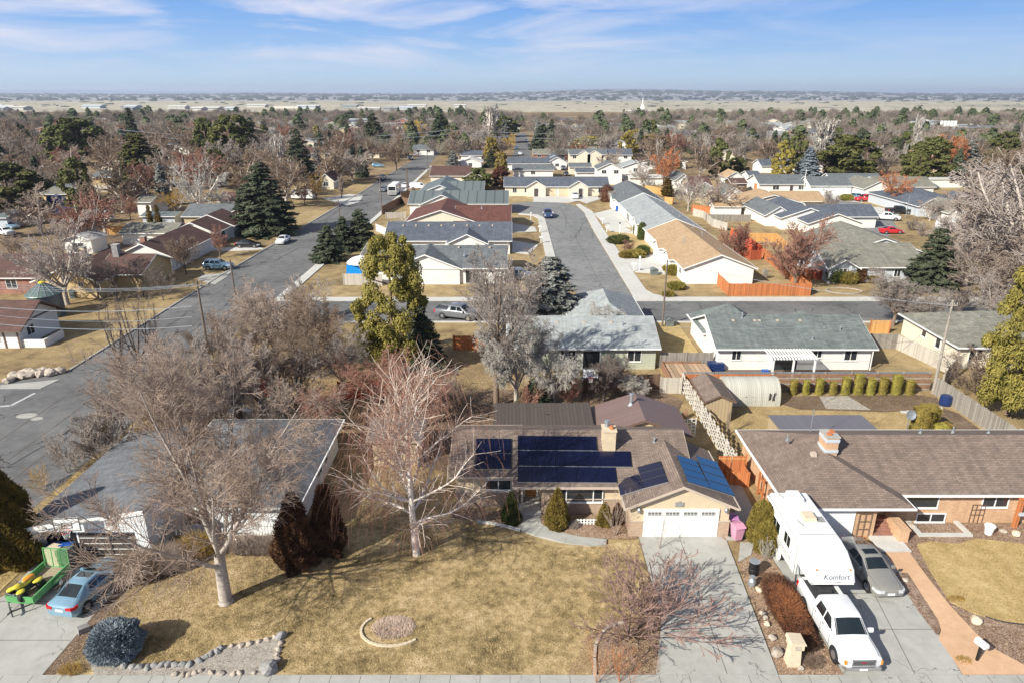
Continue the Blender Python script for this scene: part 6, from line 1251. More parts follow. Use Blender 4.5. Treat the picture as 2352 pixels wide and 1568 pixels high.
# ---- other vehicles on the streets and drives
def P2(t, x, y): return G(t, x, y)
for st_, t_, x, y, an, pt, lb, kw in [
 ('suv','e',1930,905,90,'paint_silverblue','silver SUV parked across the left driveway behind the utility pole',{}),
 ('sedan','e',2195,712,88,'paint_black','dark sedan with white door panel parked on the second left driveway',{}),
 ('sedan','f',130,600,0,'paint_white','white sedan driving down the left street past the dark spruces',{}),
 ('van','f',1190,178,95,'paint_white','white van parked beside the teal roofed house',{}),
 ('sedan','f',1085,165,0,'paint_white','small white sedan parked behind the old bus',{}),
 ('sedan','f',915,195,0,'paint_grey','grey car parked on the left street in front of the bus',{}),
 ('pickup','b',725,885,0,'paint_navy','dark blue pickup on the left side of the long street',{}),
 ('suv','b',690,772,90,'paint_silverblue','silver car parked in the yard under the grey street tree',{}),
 ('pickup','b',975,705,0,'paint_black','dark pickup parked far up the left street',{}),
 ('pickup','g',112,395,0,'paint_blue','dark blue pickup driving in the middle of the cul-de-sac',{}),
 ('suv','c',368,1045,0,'paint_white','white SUV parked at the garage doors of the cream duplex',{}),
 ('suv','d',825,1095,0,'paint_silverblue','silver SUV beside the red pickup on the loop street',{}),
 ('pickup','h',900,318,-80,'paint_red','bright red pickup parked at the head of the loop street',{}),
 ('pickup','h',1085,490,70,'paint_white','white pickup with topper parked on the loop street',{}),
 ('sedan','h',1135,612,90,'paint_red','red car half hidden behind the olive roof on the loop street',{}),
 ('pickup','h',1200,432,90,'paint_black','black pickup with ladder rack beside the white topper truck',{}),
 ('pickup','5',1010,545,70,'paint_grey','grey pickup parked on the cross street behind the yellow green pine',{}),
 ('sedan','c',432,822,0,'paint_grey','grey car at the garage wing of the two storey cream house',{}),
 ('sedan','c',290,845,0,'paint_black','black car parked between the fence and the cream house court',{}),
 ('suv','c',262,795,0,'paint_navy','dark SUV behind the black car in the parking court',{}),
 ('sedan','c',370,822,0,'paint_white','white car in front of the cream garage wing',{}),
 ('sedan','b',1908,612,0,'paint_silverblue','silver car on the far street nearest the brick house',{}),
 ('sedan','b',1942,660,0,'paint_white','pale car on the far street closest to the camera',{}),
 ('suv','b',2000,548,0,'paint_white','white SUV on the far street below the yellow tree',{}),
 ('sedan','b',2018,588,0,'paint_black','dark car on the right side of the far street',{}),
 ('suv','e',55,605,60,'paint_white','pale SUV at the left edge by the grey shed',{}),
 ('sedan','e',95,548,60,'paint_silverblue','light car parked behind the pale SUV at the left edge',{}),
 ('sedan','e',960,88,70,'paint_grey','grey car by the white shed behind the left fence',{}),
 ('pickup','a',280,655,90,'paint_white','white pickup far left below the pale birch',{}),
 ('pickup','5',1390,300,90,'paint_grey','grey car in the shade behind the frosty spruce at the cul-de-sac corner',{}),
 ]:
    X, Y = G(t_, x, y); car(st_, X, Y, an, pt, lb, 'pickup truck' if st_ == 'pickup' else {'suv': 'SUV', 'van': 'van'}.get(st_, 'car'), z=.03, det=False, **kw)
# old bus on the left street
X, Y = G('f', 985, 232); T = thing('bus', 'old white and grey bus standing on the left street', 'bus', (X, Y + 4, .02), 0)
mb = MB(); mb.ext([(-1.2, .45), (1.2, .45), (1.22, 1.9), (1.12, 2.95), (.9, 3.1), (-.9, 3.1), (-1.12, 2.95), (-1.22, 1.9)], 'y', -4.2, 4.2); mb.build('body', 'trim_white', T)
mb = MB(); mb.ext([(-1.05, 1.55), (1.05, 1.55), (.98, 2.65), (-.98, 2.65)], 'y', -4.24, -4.2); mb.build('windshield', 'car_glass', T)
mb = MB(); mb.box(-1.1, -4.25, .6, 1.1, -4.2, 1.4); mb.build('front_panel', 'stone_grey', T)
for sx in (-1, 1):
    mb = MB(); mb.box(*sorted_box(sx * 1.19, -3.9, 1.7, sx * 1.235, 3.9, 2.5)); mb.build('window_band', 'car_glass', T)
    for yy in (-2.8, 2.6): mb = MB(); mb.tube([(sx * .95, yy, .48), (sx * 1.24, yy, .48)], .48, 14); mb.build('wheel', 'rubber', T)
# travel trailers and boats as simple bodied vehicles
def camper(t_, x, y, an, L, lb):
    X, Y = G(t_, x, y); T = thing('travel_trailer', lb, 'trailer', (X, Y, .02), R(an)); mb = MB()
    mb.ext([(-L/2, .6), (L/2, .6), (L/2 + .15, 1.4), (L/2 - .1, 2.7), (-L/2 + .1, 2.8), (-L/2 - .1, 1.5)], 'x', -1.15, 1.15); mb.build('body', 'plastic_white', T)
    mb = MB(); mb.box(-1.18, -L*.3, 1.5, -1.14, -L*.1, 2.1); mb.box(-1.18, L*.1, 1.5, -1.14, L*.3, 2.1); mb.box(-.7, -L/2 - .12, 1.7, .7, -L/2, 2.2); mb.build('window', 'car_glass', T)
    for sx in (-1, 1): mb = MB(); mb.tube([(sx * .95, 0, .35), (sx * 1.16, 0, .35)], .35, 12); mb.build('wheel', 'rubber', T)
camper('e', 880, 490, 78, 6.5, 'white travel trailer behind the orange fence at left'); camper('f', 290, 262, 85, 6, 'white travel trailer under the pinkish bare tree by the left street')
camper('a', 290, 655, 85, 5, 'white trailer far left behind the white pickup'); camper('h', 1690, 600, 80, 6, 'pale camper under the bare thicket at far right')
# ---- utility trailer with ATV
T = thing('utility_trailer', 'green open utility trailer with raised mesh ramp on the left driveway', 'trailer', (-28.15, 33.3, .1), R(-4)); T.scale = (.9, .84, .9)
plain('paint_green', (.12,.36,.13), .5, .1); plain('deck_wood', (.36,.29,.2), .85, .2, 5)
mb = MB(); mb.box(-.85, -1.8, .42, .85, 1.8, .48); mb.build('deck', 'deck_wood', T)
mb = MB(); mb.box(-.9, -1.85, .38, -.86, 1.8, .85); mb.box(.86, -1.85, .38, .9, 1.8, .85); mb.box(-.86, -1.85, .38, .86, -1.81, .85)
for xx in (-.92, .88): mb.box(xx - .02, -1.87, .852, xx + .06, 1.82, .9)
mb.box(-.84, -1.88, .852, .84, -1.80, .9); mb.build('side_wall', 'paint_green', T)
mb = MB()
for xx in (-.88, -.3, .28, .86): mb.bar((xx, 1.85, .5), (xx, 2.0, 1.9), .045)
for f_ in (0, 1): mb.bar((-.88, 1.85 + .15 * f_, .5 + 1.4 * f_), (.88, 1.85 + .15 * f_, .5 + 1.4 * f_), .05)
ramp = mb.build('ramp', 'paint_green', T); mb = MB(); 
for i in range(24): xx = -.86 + i * .075; mb.bar((xx, 1.86, .52), (xx, 2.0, 1.88), .012)
for i in range(18): f_ = i / 17; mb.bar((-.87, 1.86 + .14 * f_, .53 + 1.34 * f_), (.87, 1.86 + .14 * f_, .53 + 1.34 * f_), .012)
mb.build('ramp_mesh', 'paint_green', ramp)
for sx in (-1, 1):
    mb = MB(); mb.tube([(sx * .95, .45, .33), (sx * 1.13, .45, .33)], .33, 18); w = mb.build('wheel', 'rubber', T); mb = MB(); mb.tube([(sx * 1.1, .45, .33), (sx * 1.15, .45, .33)], .19, 12); mb.build('rim', 'trim_white', w)
    mb = MB(); mb.ext([(-.05, .60), (.15, .72), (.75, .72), (.95, .60), (.95, .56), (-.05, .56)], 'x', min(sx*.93, sx*1.17), max(sx*.93, sx*1.17)); mb.build('fender', 'paint_green', T)
mb = MB(); mb.bar((-.8, -1.85, .42), (0, -2.75, .42), .07); mb.bar((.8, -1.85, .42), (0, -2.75, .42), .07); mb.bar((0, -2.6, .42), (0, -3.0, .44), .08); mb.bar((0, -2.7, .0), (0, -2.7, .75), .06); mb.bar((0, -2.7, .75), (.18, -2.7, .75), .03); mb.build('drawbar', 'steel_dark', T)
A = thing('quad_bike', 'yellow quad bike standing on the green utility trailer', 'quad bike', (-28.4, 32.55, .55), R(-16)); A.scale = (.95, .95, .95); plain('plastic_yellow', (.72,.60,.06), .35, .04)
mb = MB(); mb.blob((0, .05, .68), (.2, .6, .16), 2, .1, 3)
for sx in (-1, 1): mb.blob((sx * .40, .55, .60), (.22, .30, .10), 3, .08, 3); mb.blob((sx * .38, -.58, .60), (.2, .26, .10), 4, .08, 3)
mb.blob((0, -.45, .80), (.2, .3, .12), 6, .1, 3); mb.build('fairing', 'plastic_yellow', A, smooth=True)
mb = MB(); mb.box(-.2, -.5, .2, .2, .5, .56); mb.build('engine', 'steel_dark', A)
mb = MB(); mb.blob((0, .32, .86), (.19, .42, .1), 7, .05, 3); mb.build('seat', 'lamp_amber', A, smooth=True)
for sx in (-1, 1):
    for yy in (-.62, .62): mb = MB(); mb.tube([(sx * .32, yy, .25), (sx * .42, yy, .25), (sx * .55, yy, .25), (sx * .6, yy, .25)], [.24, .29, .29, .25], 14); mb.build('wheel', 'rubber', A)
mb = MB(); mb.tube([(-.4, -.15, 1.0), (-.15, -.28, .92), (.15, -.28, .92), (.4, -.15, 1.0)], .02, 6); mb.bar((0, -.28, .92), (0, -.4, .7), .05); mb.build('handlebar', 'steel_dark', A)
mb = MB(); mb.bar((-.3, -.95, .6), (.3, -.95, .6), .03); mb.bar((-.25, -.95, .6), (-.2, -.8, .35), .03); mb.bar((.25, -.95, .6), (.2, -.8, .35), .03); mb.bar((-.4, -.62, .3), (.4, -.62, .3), .06); mb.bar((-.4, .62, .28), (.4, .62, .28), .08); mb.build('bumper', 'galv', A)
def crate(nm, x, y, z, sx_, sy_, sz, mat, lb, cat, rz=-14):
    mb = MB(); mb.box(-sx_/2, -sy_/2, 0, sx_/2, sy_/2, sz); o = mb.build(nm, mat); bm = bmesh.new(); bm.from_mesh(o.data); bmesh.ops.bevel(bm, geom=bm.edges[:], offset=.02, segments=2, affect='EDGES'); bm.to_mesh(o.data); bm.free(); o.location = (x, y, z); o.rotation_euler.z = R(rz); return tag(o, lb, cat)
crate('cardboard_box', -28.65, 35.8, .1, 1.0, .7, 1.2, 'stone_beige', 'tan cardboard box behind the raised ramp of the green trailer', 'box')
crate('metal_drum_box', -27.95, 35.75, .1, .7, .7, 1.2, 'roof_green', 'green grey crate with lid behind the trailer ramp', 'crate')
# ============================================================ fences, poles, yard things
def fence(name, pts, h, mat, label, post=None, cap=False, th=.04, group=None, z=.0):
    """board fence along pts; boards one part per run, each post a part"""
    T = thing(name, label, 'fence', (pts[0][0], pts[0][1], z), 0, group); ox, oy = pts[0]; bd = MB(); posts = []
    for a, b_ in zip(pts, pts[1:]):
        a = Vector((a[0] - ox, a[1] - oy)); b_ = Vector((b_[0] - ox, b_[1] - oy)); d = b_ - a; L = d.length; d.normalize(); nrm = Vector((-d.y, d.x)); rg_ = random.Random(int(L * 100)); n = max(1, int(L / .28))
        for i in range(n):
            p = a + d * (L * i / n); q = a + d * (L * (i + 1) / n - .004); hh = h + rg_.uniform(-.025, .025)
            k = bd.vs([(p.x - nrm.x*th/2, p.y - nrm.y*th/2, 0), (q.x - nrm.x*th/2, q.y - nrm.y*th/2, 0), (q.x + nrm.x*th/2, q.y + nrm.y*th/2, 0), (p.x + nrm.x*th/2, p.y + nrm.y*th/2, 0),
                       (p.x - nrm.x*th/2, p.y - nrm.y*th/2, hh), (q.x - nrm.x*th/2, q.y - nrm.y*th/2, hh), (q.x + nrm.x*th/2, q.y + nrm.y*th/2, hh), (p.x + nrm.x*th/2, p.y + nrm.y*th/2, hh)])
            for f_ in ((4,5,6,7),(0,1,5,4),(1,2,6,5),(2,3,7,6),(3,0,4,7)): bd.face([k + e for e in f_])
        if cap: bd.bar((a.x, a.y, h + .05), (b_.x, b_.y, h + .05), .12, .04)
        np_ = max(1, round(L / 2.4)); posts += [a + d * (L * i / np_) for i in range(np_)]; last = b_
    posts.append(last); bd.build('fence_boards', mat, T)
    for p in posts: m_ = MB(); m_.box(p.x - .06, p.y - .06, 0, p.x + .06, p.y + .06, h + .07); m_.build('fence_post', post or mat, T)
    return T
P = lambda t, *pts: [G(t, a, b) for a, b in pts]
# the big red brown corner fence and its neighbours
fence('board_fence', [(31.75,102.2),(31.7,96.4),(43.7,96.5),(43.9,104.5)], 1.85, 'fence_orange', 'big rust brown board fence enclosing the corner yard behind the tan roofed house')
fence('board_fence', P('g',(2168,925),(1990,870),(1880,780),(1780,700),(1660,600),(1545,545)), 1.8, 'fence_orange', 'long rust brown fence running back from the corner yard past the reddish bare tree')
fence('board_fence', P('g',(1545,578),(1640,620),(1780,705)), 2.0, 'fence_scarlet', 'bright red painted stretch of fence behind the tan roofed house')
fence('board_fence', P('g',(1575,665),(1700,735),(1780,730)), 1.8, 'fence_red', 'dark red brown fence stub closing the yard behind the tan roof')
fence('board_fence', P('g',(1660,585),(1900,590),(1980,660)), 1.7, 'fence_gold', 'orange yellow fence beyond the bright red fence')
fence('board_fence', P('g',(1250,385),(1330,405),(1400,470),(1515,505)), 1.7, 'fence_pale', 'pale board fence running back beside the light blue grey roof')
fence('board_fence', P('g',(1240,355),(1405,368)), 1.7, 'fence_orange', 'rust orange fence left of the small white shed with tan roof')
fence('board_fence', P('g',(1565,368),(1630,368)), 1.7, 'fence_orange', 'short rust orange fence right of the small white shed with tan roof')
fence('board_fence', P('g',(1350,430),(1700,432)), 1.6, 'fence_grey', 'grey weathered fence below the small white shed')
fence('board_fence', P('c',(985,985),(1070,1000),(1160,1030)), 1.9, 'fence_gold', 'gold wooden fence at the end of the eastern row')
fence('board_fence', P('c',(1155,1090),(1225,1100)), 1.8, 'fence_gold', 'short gold fence section below the tall dark cypress')
fence('board_fence', P('c',(1945,985),(2003,990)), 2.4, 'fence_orange', 'tall orange screen beside the white house with long grey roof')
fence('board_fence', P('c',(1240,1010),(1330,1012)), 1.8, 'fence_pale', 'pale pinkish fence by the white gable end')
fence('board_fence', P('h',(305,1020),(560,1040)), 1.6, 'fence_red', 'dark red fence shadowed by the bare tree left of the pale blue house')
# left side
fence('board_fence', P('e',(955,605),(1080,600),(1300,585)), 1.9, 'fence_gold', 'bright orange board fence behind the grey bare tree at left')
fence('board_fence', P('e',(815,222),(1060,225),(1200,218)), 1.9, 'fence_pale', 'tan board fence behind the bare lot at upper left')
fence('board_fence', P('e',(760,410),(1000,330),(1290,235)), 1.8, 'fence_brown', 'long dark brown fence in shade across the upper left yards')
fence('board_fence', P('e',(1560,500),(1740,505)), 1.6, 'fence_grey', 'grey fence right of the golden willow')
fence('board_fence', P('f',(935,410),(1090,405)), 1.5, 'fence_pale', 'weathered pale fence closing the side yard of the ribbed roof house')
fence('board_fence', P('f',(905,375),(1055,290),(1110,310)), 1.9, 'fence_brown', 'brown fence wedge along the sidewalk by the ribbed roof house')
fence('board_fence', P('f',(1055,255),(1165,235)), 1.9, 'fence_brown', 'brown fence by the sidewalk in front of the bus')
fence('vinyl_fence', P('f',(740,765),(800,655),(935,650)), 1.7, 'siding_white', 'white vinyl fence beside the dark blue spruces on the left street')
fence('vinyl_fence', P('f',(860,505),(940,540)), 1.5, 'siding_white', 'short white vinyl fence near the red brown roof')
fence('vinyl_fence', P('f',(975,475),(1060,460),(1150,440)), 1.3, 'siding_white', 'white vinyl fence at the foot of the cream gable')
fence('board_fence', P('f',(605,928),(760,930),(905,935)), 1.8, 'fence_pale', 'pale grey stained fence below the blue tarp')
fence('board_fence', P('5',(985,745),(1240,745),(1315,745)), 1.7, 'fence_orange', 'short rust coloured fence behind the bare trees left of the pale grey roof')
fence('board_fence', P('5',(250,1060),(500,1050),(620,1010)), 1.8, 'fence_scarlet', 'orange red fence glowing behind the weeping birch')
fence('board_fence', P('4',(1690,1085),(1890,1085)), 1.8, 'fence_scarlet', 'orange red fence among the grey bushes on the left')
# back yard fences
fence('board_fence', P('5',(1810,1055),(1815,1010),(2300,1000)), 1.7, 'fence_brown', 'dark brown fence behind the back yard basketball hoop')
fence('board_fence', P('6',(160,860),(285,862)), 1.7, 'fence_pale', 'pale slatted fence left of the white lattice fence')
fence('board_fence', [(16.0,68.5),(21.6,68.5)], 1.8, 'fence_grey', 'grey board fence joining the pale roofed house and the white house')
o = fence('board_fence', [(16.1,62.6),(16.1,68.0),(20.2,68.0)], 1.0, 'timber_brown', 'low brown timber edge round the deck between the two ranch houses')
fence('board_fence', [(41.75,61.9),(42.0,49.8)], 1.85, 'fence_grey', 'grey weathered side fence right of the garden soil')
fence('board_fence', [(42.0,49.7),(42.1,44.5)], 1.85, 'fence_orange', 'reddish new section continuing the grey side fence at the right edge')
fence('board_fence', [(38.7,74.6),(44.6,74.4)], 1.8, 'fence_grey', 'grey fence at the back right corner of the white house yard')
fence('board_fence', [(44.7,74.3),(46.4,66.5),(42.9,62.5)], 1.75, 'fence_pale', 'long pale fence between the white house yard and the cream hipped house')
fence('board_fence', [(44.2,79.8),(46.6,79.8)], 1.7, 'fence_gold', 'short orange gate beside the cream hipped house', 'fence_orange')
# layered plank fence behind the garden row
T = thing('plank_fence', 'long brown fence of layered horizontal planks behind the row of clipped shrubs', 'fence', (26.0, 62.6, 0)); rg = random.Random(3)
for k in range(9):
    mb = MB(); L0 = 15.8
    for i in range(6): a = i * L0 / 6; mb.box(a, -.04 - .015 * (k % 2), .06 + k * .2, a + L0 / 6 - .03, 0 + .01 * (k % 2), .06 + k * .2 + .155 + rg.uniform(-.02, .01))
    mb.build('plank', 'timber_brown' if k % 3 else 'timber_grey', T)
for i in range(7): mb = MB(); mb.box(i * 2.6 - .06, .02, 0, i * 2.6 + .06, .14, 2.0); mb.build('fence_post', 'timber_grey', T)
mb = MB()
for i in range(130): mb.box(-9.0 + i * .19, .17, 1.72, -9.0 + i * .19 + .12, .3, 1.92)
mb.build('ridged_coping', 'galv', T)
mb = MB(); mb.box(-9.2, .05, 0, -.1, .16, 1.7); mb.build('side_boards', 'fence_orange', T)
stripe('timber_tan', (.42,.29,.19), (.2,.13,.08), .5, .9, .2, axis=0, blot=.3)
T = thing('board_terrace', 'brown timber deck top between the pale roofed house and the plank fence', 'deck', (16.2, 63.2, 0)); mb = MB()
for i in range(18): mb.box(0, i * .26, .75, 4.6, i * .26 + .24, .8)
mb.build('deck_boards', 'timber_tan', T); mb = MB(); mb.box(.02, .02, 0, 4.58, 4.6, .74); mb.build('deck_base', 'fence_brown', T)
# white lattice fence between the two lots
T = thing('lattice_fence', 'long pale basket weave fence between the solar panel house yard and the shed', 'fence', (17.3, 46.5, 0)); T.rotation_euler.z = .02
mb = MB(); L = 16.2; rg = random.Random(4)
for k in range(7):
    z = .1 + k * .25; i = 0
    while i * .62 < L:
        yy = i * .62; off = .07 * (1 if (i + k) % 2 else -1); mb.box(off - .012, yy, z, off + .012, min(L, yy + .61), z + .215); i += 1
mb.build('woven_slats', 'lattice', T)
for i in range(8): mb = MB(); mb.box(-.06, i * 2.3 - .06, 0, .06, i * 2.3 + .06, 1.95); mb.build('fence_post', 'lattice', T)
for i in range(27): pass
# gates between the two front houses
T = thing('garden_gate', 'rust orange double gate between the two front houses', 'gate', (16.0, 47.6, 0)); 
for a in (0, 1.05): mb = MB(); mb.box(a + .03, -.03, .05, a + 1.0, .03, 1.85); mb.build('gate_leaf', 'fence_orange', T)
mb = MB(); mb.box(0, -.05, .2, 2.08, -.031, .3); mb.box(0, -.05, 1.6, 2.08, -.031, 1.7); mb.build('gate_rail', 'fence_gold', T); mb = MB(); mb.box(2.1, -.06, 0, 2.2, .06, 2.0); mb.build('gate_post', 'fence_orange', T); T.location = (15.85, 46.2, 0)
x, y = G('3', 560, 480); fence('board_fence', [(x - .6, y + .3), (x + 1.0, y), (x + 1.0, y + 1.3)], 1.2, 'fence_orange', 'small orange screen hiding the blue bin beside the garage')
# shed, quonset and back yard pieces
h = House('garden_shed', 'tan board shed with brown roof beside the pale basket weave fence', 'board_tan', 'roof_brown', 'trim_brown', 'shed'); h.g(17.45, 55.7, 19.8, 60.6, 2.05, .55, 'y', o=.18, og=.15); h.done()
T = thing('arched_shed', 'arched corrugated metal shed behind the bicycle', 'shed', (22.9, 59.2, 0)); pr = [(1.2 * 1.28 * math.cos(math.pi * i / 20) , 2.35 * math.sin(math.pi * i / 20) ** .75) for i in range(21)]
mb = MB(); mb.ext(pr, 'x', -2.6, 2.6); ob = mb.build('shell', 'stucco_white', T)
stripe('quonset', (.50,.49,.43), (.27,.26,.22), .18, rough=.5, bump=.6, blot=.12); ob.data.materials[0] = M['quonset']; ob.location.y = 1.3
mb = MB(); mb.ext([(-.12, .25), (.12, .3), (.05, .7), (.14, 1.2), (-.02, 1.0), (-.1, .6)], 'y', -.02, 0); ob2 = mb.build('patch', 'steel_dark', T); ob2.location = (1.9, -.24, .3)
mb = MB(); mb.ext([(-.10, .2), (.08, .3), (.05, .9), (-.1, 1.0)], 'y', -.02, 0); ob2 = mb.build('patch', 'steel_dark', T); ob2.location = (1.55, -.24, .4)
x, y = G('6', 685, 935); T = thing('bicycle', 'old bicycle leaning on the arched metal shed', 'bicycle', (x, y, 0), R(8))
for xx in (-.55, .55):
    mb = MB(); mb.tube([(xx + .33 * math.cos(a*math.pi/10), 0, .34 + .33 * math.sin(a*math.pi/10)) for a in range(21)], .02, 5)
    for a in range(5): mb.bar((xx + .3*math.cos(a*.63), 0, .34 + .3*math.sin(a*.63)), (xx - .3*math.cos(a*.63), 0, .34 - .3*math.sin(a*.63)), .008)
    mb.build('wheel', 'rubber', T)
mb = MB(); mb.tube([(-.55, 0, .34), (0, 0, .32), (.42, 0, .8), (-.15, 0, .78), (-.55, 0, .34)], .02, 6); mb.tube([(0, 0, .32), (-.18, 0, .9)], .018, 6); mb.tube([(.55, 0, .34), (.4, 0, .95)], .018, 6); mb.build('frame', 'steel_dark', T)
mb = MB(); mb.blob((-.2, 0, .93), (.13, .07, .04), 1, .1); mb.build('saddle', 'black', T); mb = MB(); mb.tube([(.3, -.25, 1.0), (.42, -.1, .98), (.42, .1, .98), (.3, .25, 1.0)], .015, 5); mb.build('handlebar', 'steel_dark', T)
x, y = G('6', 245, 1020); T = thing('patio_table', 'round patio table with green top and timber base by the rear extension', 'table', (x, y, 0)); mb = MB(); mb.lathe((0, 0, .72), [(.6, 0), (.62, .02), (.6, .04)], 16); plain('table_green', (.05,.22,.17), .4); mb.build('table_top', 'table_green', T)
for i in range(4): mb = MB(); a = i * math.pi / 2 + .5; mb.bar((.45*math.cos(a), .45*math.sin(a), 0), (.3*math.cos(a), .3*math.sin(a), .72), .07); mb.build('leg', 'timber_brown', T)
for i in range(4):
    mb = MB(); a = i * math.pi / 2 + .3; mb.box(-.22, -.2, .4, .22, .2, .46)
    for q in ((-.2,-.18),(.2,-.18),(-.2,.18),(.2,.18)): mb.box(q[0]-.03, q[1]-.03, 0, q[0]+.03, q[1]+.03, .4)
    mb.box(-.22, .17, .46, .22, .21, .9); o = mb.build('patio_chair', 'timber_brown'); o.location = (x + 1.0*math.cos(a), y + 1.0*math.sin(a), 0); o.rotation_euler.z = a - math.pi/2; tag(o, 'brown timber chair round the green patio table', 'chair', 'chairs round the green patio table')
x, y = G('7', 840, 235); mb = MB()
for i in range(4): mb.box(-.6 + i * .4 - .03, -.02, 0, -.6 + i * .4 + .03, .02, 1.8)
for i in range(6): mb.box(-.63, -.045, .1 + i * .32, .63, -.021, .15 + i * .32)
o = mb.build('garden_trellis', 'trim_white'); o.location = (x, y, 0); o.rotation_euler.z = .2; tag(o, 'white garden trellis near the rear corner of the solar panel house', 'trellis')
# basketball hoops
def hoop(x, y, z, ang, H, label, base=True, pole='black'):
    T = thing('basketball_hoop', label, 'basketball hoop', (x, y, z), R(ang)); mb = MB(); mb.tube([(0, .5, 0), (0, .45, H * .8), (0, .08, H + .1)], .05, 8); mb.build('pole', pole, T)
    mb = MB(); mb.box(-.75, -.02, H - .1, .75, .02, H + .85); bo = mb.build('backboard', 'trim_white', T); mb = MB()
    for a in ((-.75,-.1,.75,-.05),(-.75,.8,.75,.85),(-.75,-.05,-.7,.8),(.7,-.05,.75,.8),(-.3,.12,.3,.16),(-.3,.5,.3,.54),(-.3,.16,-.26,.5),(.26,.16,.3,.5)): mb.box(a[0], -.035, H + a[1], a[2], -.021, H + a[3])
    mb.build('board_marking', 'steel_dark', bo)
    mb = MB(); mb.tube([(.23 * math.cos(a*math.pi/9), -.27 + .23 * math.sin(a*math.pi/9), H + .05) for a in range(19)], .018, 6); rim_ = mb.build('rim', 'lamp_red', T); mb = MB()
    for a in range(12): b2 = a * math.pi / 6; mb.bar((.22*math.cos(b2), -.27 + .22*math.sin(b2), H + .04), (.13*math.cos(b2 + .4), -.27 + .13*math.sin(b2 + .4), H - .4), .015)
    mb.build('net', 'trim_white', rim_)
    if base: mb = MB(); mb.ext([(-.5, .2), (.5, .2), (.35, 1.2), (-.35, 1.2)], 'z', 0, .2); mb.build('base', 'black', T)
hoop(-27.0, 35.1, .1, 8, 2.95, 'portable basketball hoop in front of the dark garage door on the left')
x, y = G('5', 1862, 1140); hoop(x, y + 1.0, 0, 0, 3.05, 'basketball hoop with fan shaped board behind the flat patio roof', base=False)
# bins
def bin_(x, y, z, mat, label, ang=0, s=1.0):
    T = thing('wheelie_bin', label, 'bin', (x, y, z), R(ang)); T.scale = (s, s, s); mb = MB(); i = mb.vs([(-.22,-.25,.05),(.22,-.25,.05),(.22,.25,.05),(-.22,.25,.05),(-.3,-.36,.95),(.3,-.36,.95),(.3,.33,.95),(-.3,.33,.95)])
    for f_ in ((3,2,1,0),(0,1,5,4),(1,2,6,5),(2,3,7,6),(3,0,4,7),(4,5,6,7)): mb.face([i + q for q in f_])
    mb.build('body', mat, T); mb = MB(); mb.ext([(-.42, .96), (.38, .96), (.38, 1.0), (.0, 1.09), (-.38, 1.02)], 'x', -.33, .33); mb.build('lid', mat, T)
    for sx in (-.28, .28): mb = MB(); mb.tube([(sx - .03, .3, .12), (sx + .03, .3, .12)], .12, 12); mb.build('wheel', 'rubber', T)
    return T
plain('bin_blue', (.01,.09,.42), .4, .08); plain('bin_pink', (.62,.30,.42), .45, .06); plain('bin_violet', (.42,.18,.38), .45, .06); plain('bin_navy', (.01,.03,.12), .4)
bin_(-28.15, 36.0, .1, 'bin_blue', 'bright blue wheelie bin nearest the basketball pole', 10, 1.12); bin_(-29.0, 36.15, .1, 'bin_navy', 'dark blue wheelie bin beside the bright blue one in the garage shade', 0, 1.1)
bin_(14.95, 38.3, .09, 'bin_pink', 'pink wheelie bin in front at the corner of the white garage door', 12, 1.1); bin_(14.85, 39.3, .09, 'bin_violet', 'violet wheelie bin behind the pink one', 0, 1.1)
x, y = G('3', 580, 410); bin_(x, y, .05, 'bin_blue', 'blue bin with open lid behind the small orange screen', 70); x, y = G('c', 738, 1160); bin_(x, y, .05, 'bin_blue', 'blue bin by the far house of the eastern row', 0, 1.2)
x, y = G('6', 492, 720); crate('hot_tub_box', x, y, .03, 1.6, 1.0, .85, 'bin_navy', 'dark blue covered box against the white house wall', 'box', 0); x, y = G('6', 793, 742); crate('storage_tub', x, y, .03, .7, .5, .4, 'bin_blue', 'small blue tub left of the white pergola', 'tub', 0)
x, y = G('6', 1875, 930); mb = MB(); mb.lathe((0, 0, 0), [(.5, 0), (.55, .3), (.5, .9), (.42, .95)], 16); o = mb.build('compost_barrel', 'bin_navy'); o.location = (x, y, .03); tag(o, 'dark compost barrel by the grey side fence', 'barrel')
# drum planter and milk can
x, y = G('3', 664, 968); T = thing('drum_barbecue', 'black drum with pale lid on the red mulch between the two driveways', 'drum', (x, y, .08)); mb = MB(); mb.lathe((0, 0, 0), [(.2, 0), (.2, .06), (.31, .08), (.31, .38), (.33, .4), (.33, .42), (.31, .44), (.31, .95)], 18); mb.build('drum', 'black', T); mb = MB(); mb.lathe((0, 0, .951), [(.33, 0), (.33, .04), (.2, .06)], 18); mb.build('lid', 'alu', T)
x, y = G('3', 655, 1030); T = thing('milk_can', 'silver milk can in front of the black drum', 'milk can', (x, y, .08)); mb = MB(); mb.lathe((0, 0, 0), [(.22, 0), (.22, .35), (.12, .5), (.12, .56), (.17, .6), (.17, .64)], 14); mb.build('can', 'galv', T)
x, y = G('3', 1967, 742); mb = MB(); mb.lathe((0, 0, 0), [(.22, 0), (.3, .55), (.34, .58), (.34, .66), (.28, .66), (.26, .5)], 18); o = mb.build('flower_pot', 'trim_white'); o.location = (x, y, .05); tag(o, 'large white pot in the mulch by the window well', 'pot')
x, y = G('3', 2110, 705); T = thing('garden_post', 'rust red timber post with a small flag by the right brick wall', 'post', (x, y, .05)); mb = MB(); mb.box(-.12, -.12, 0, .12, .12, 2.2); mb.box(-.16, -.16, 2.202, .16, .16, 2.3); mb.build('post', 'fence_orange', T)
mb = MB(); mb.box(-.05, -.2, 1.0, .4, -.125, 1.25); mb.build('flag', 'siding_blue', T)
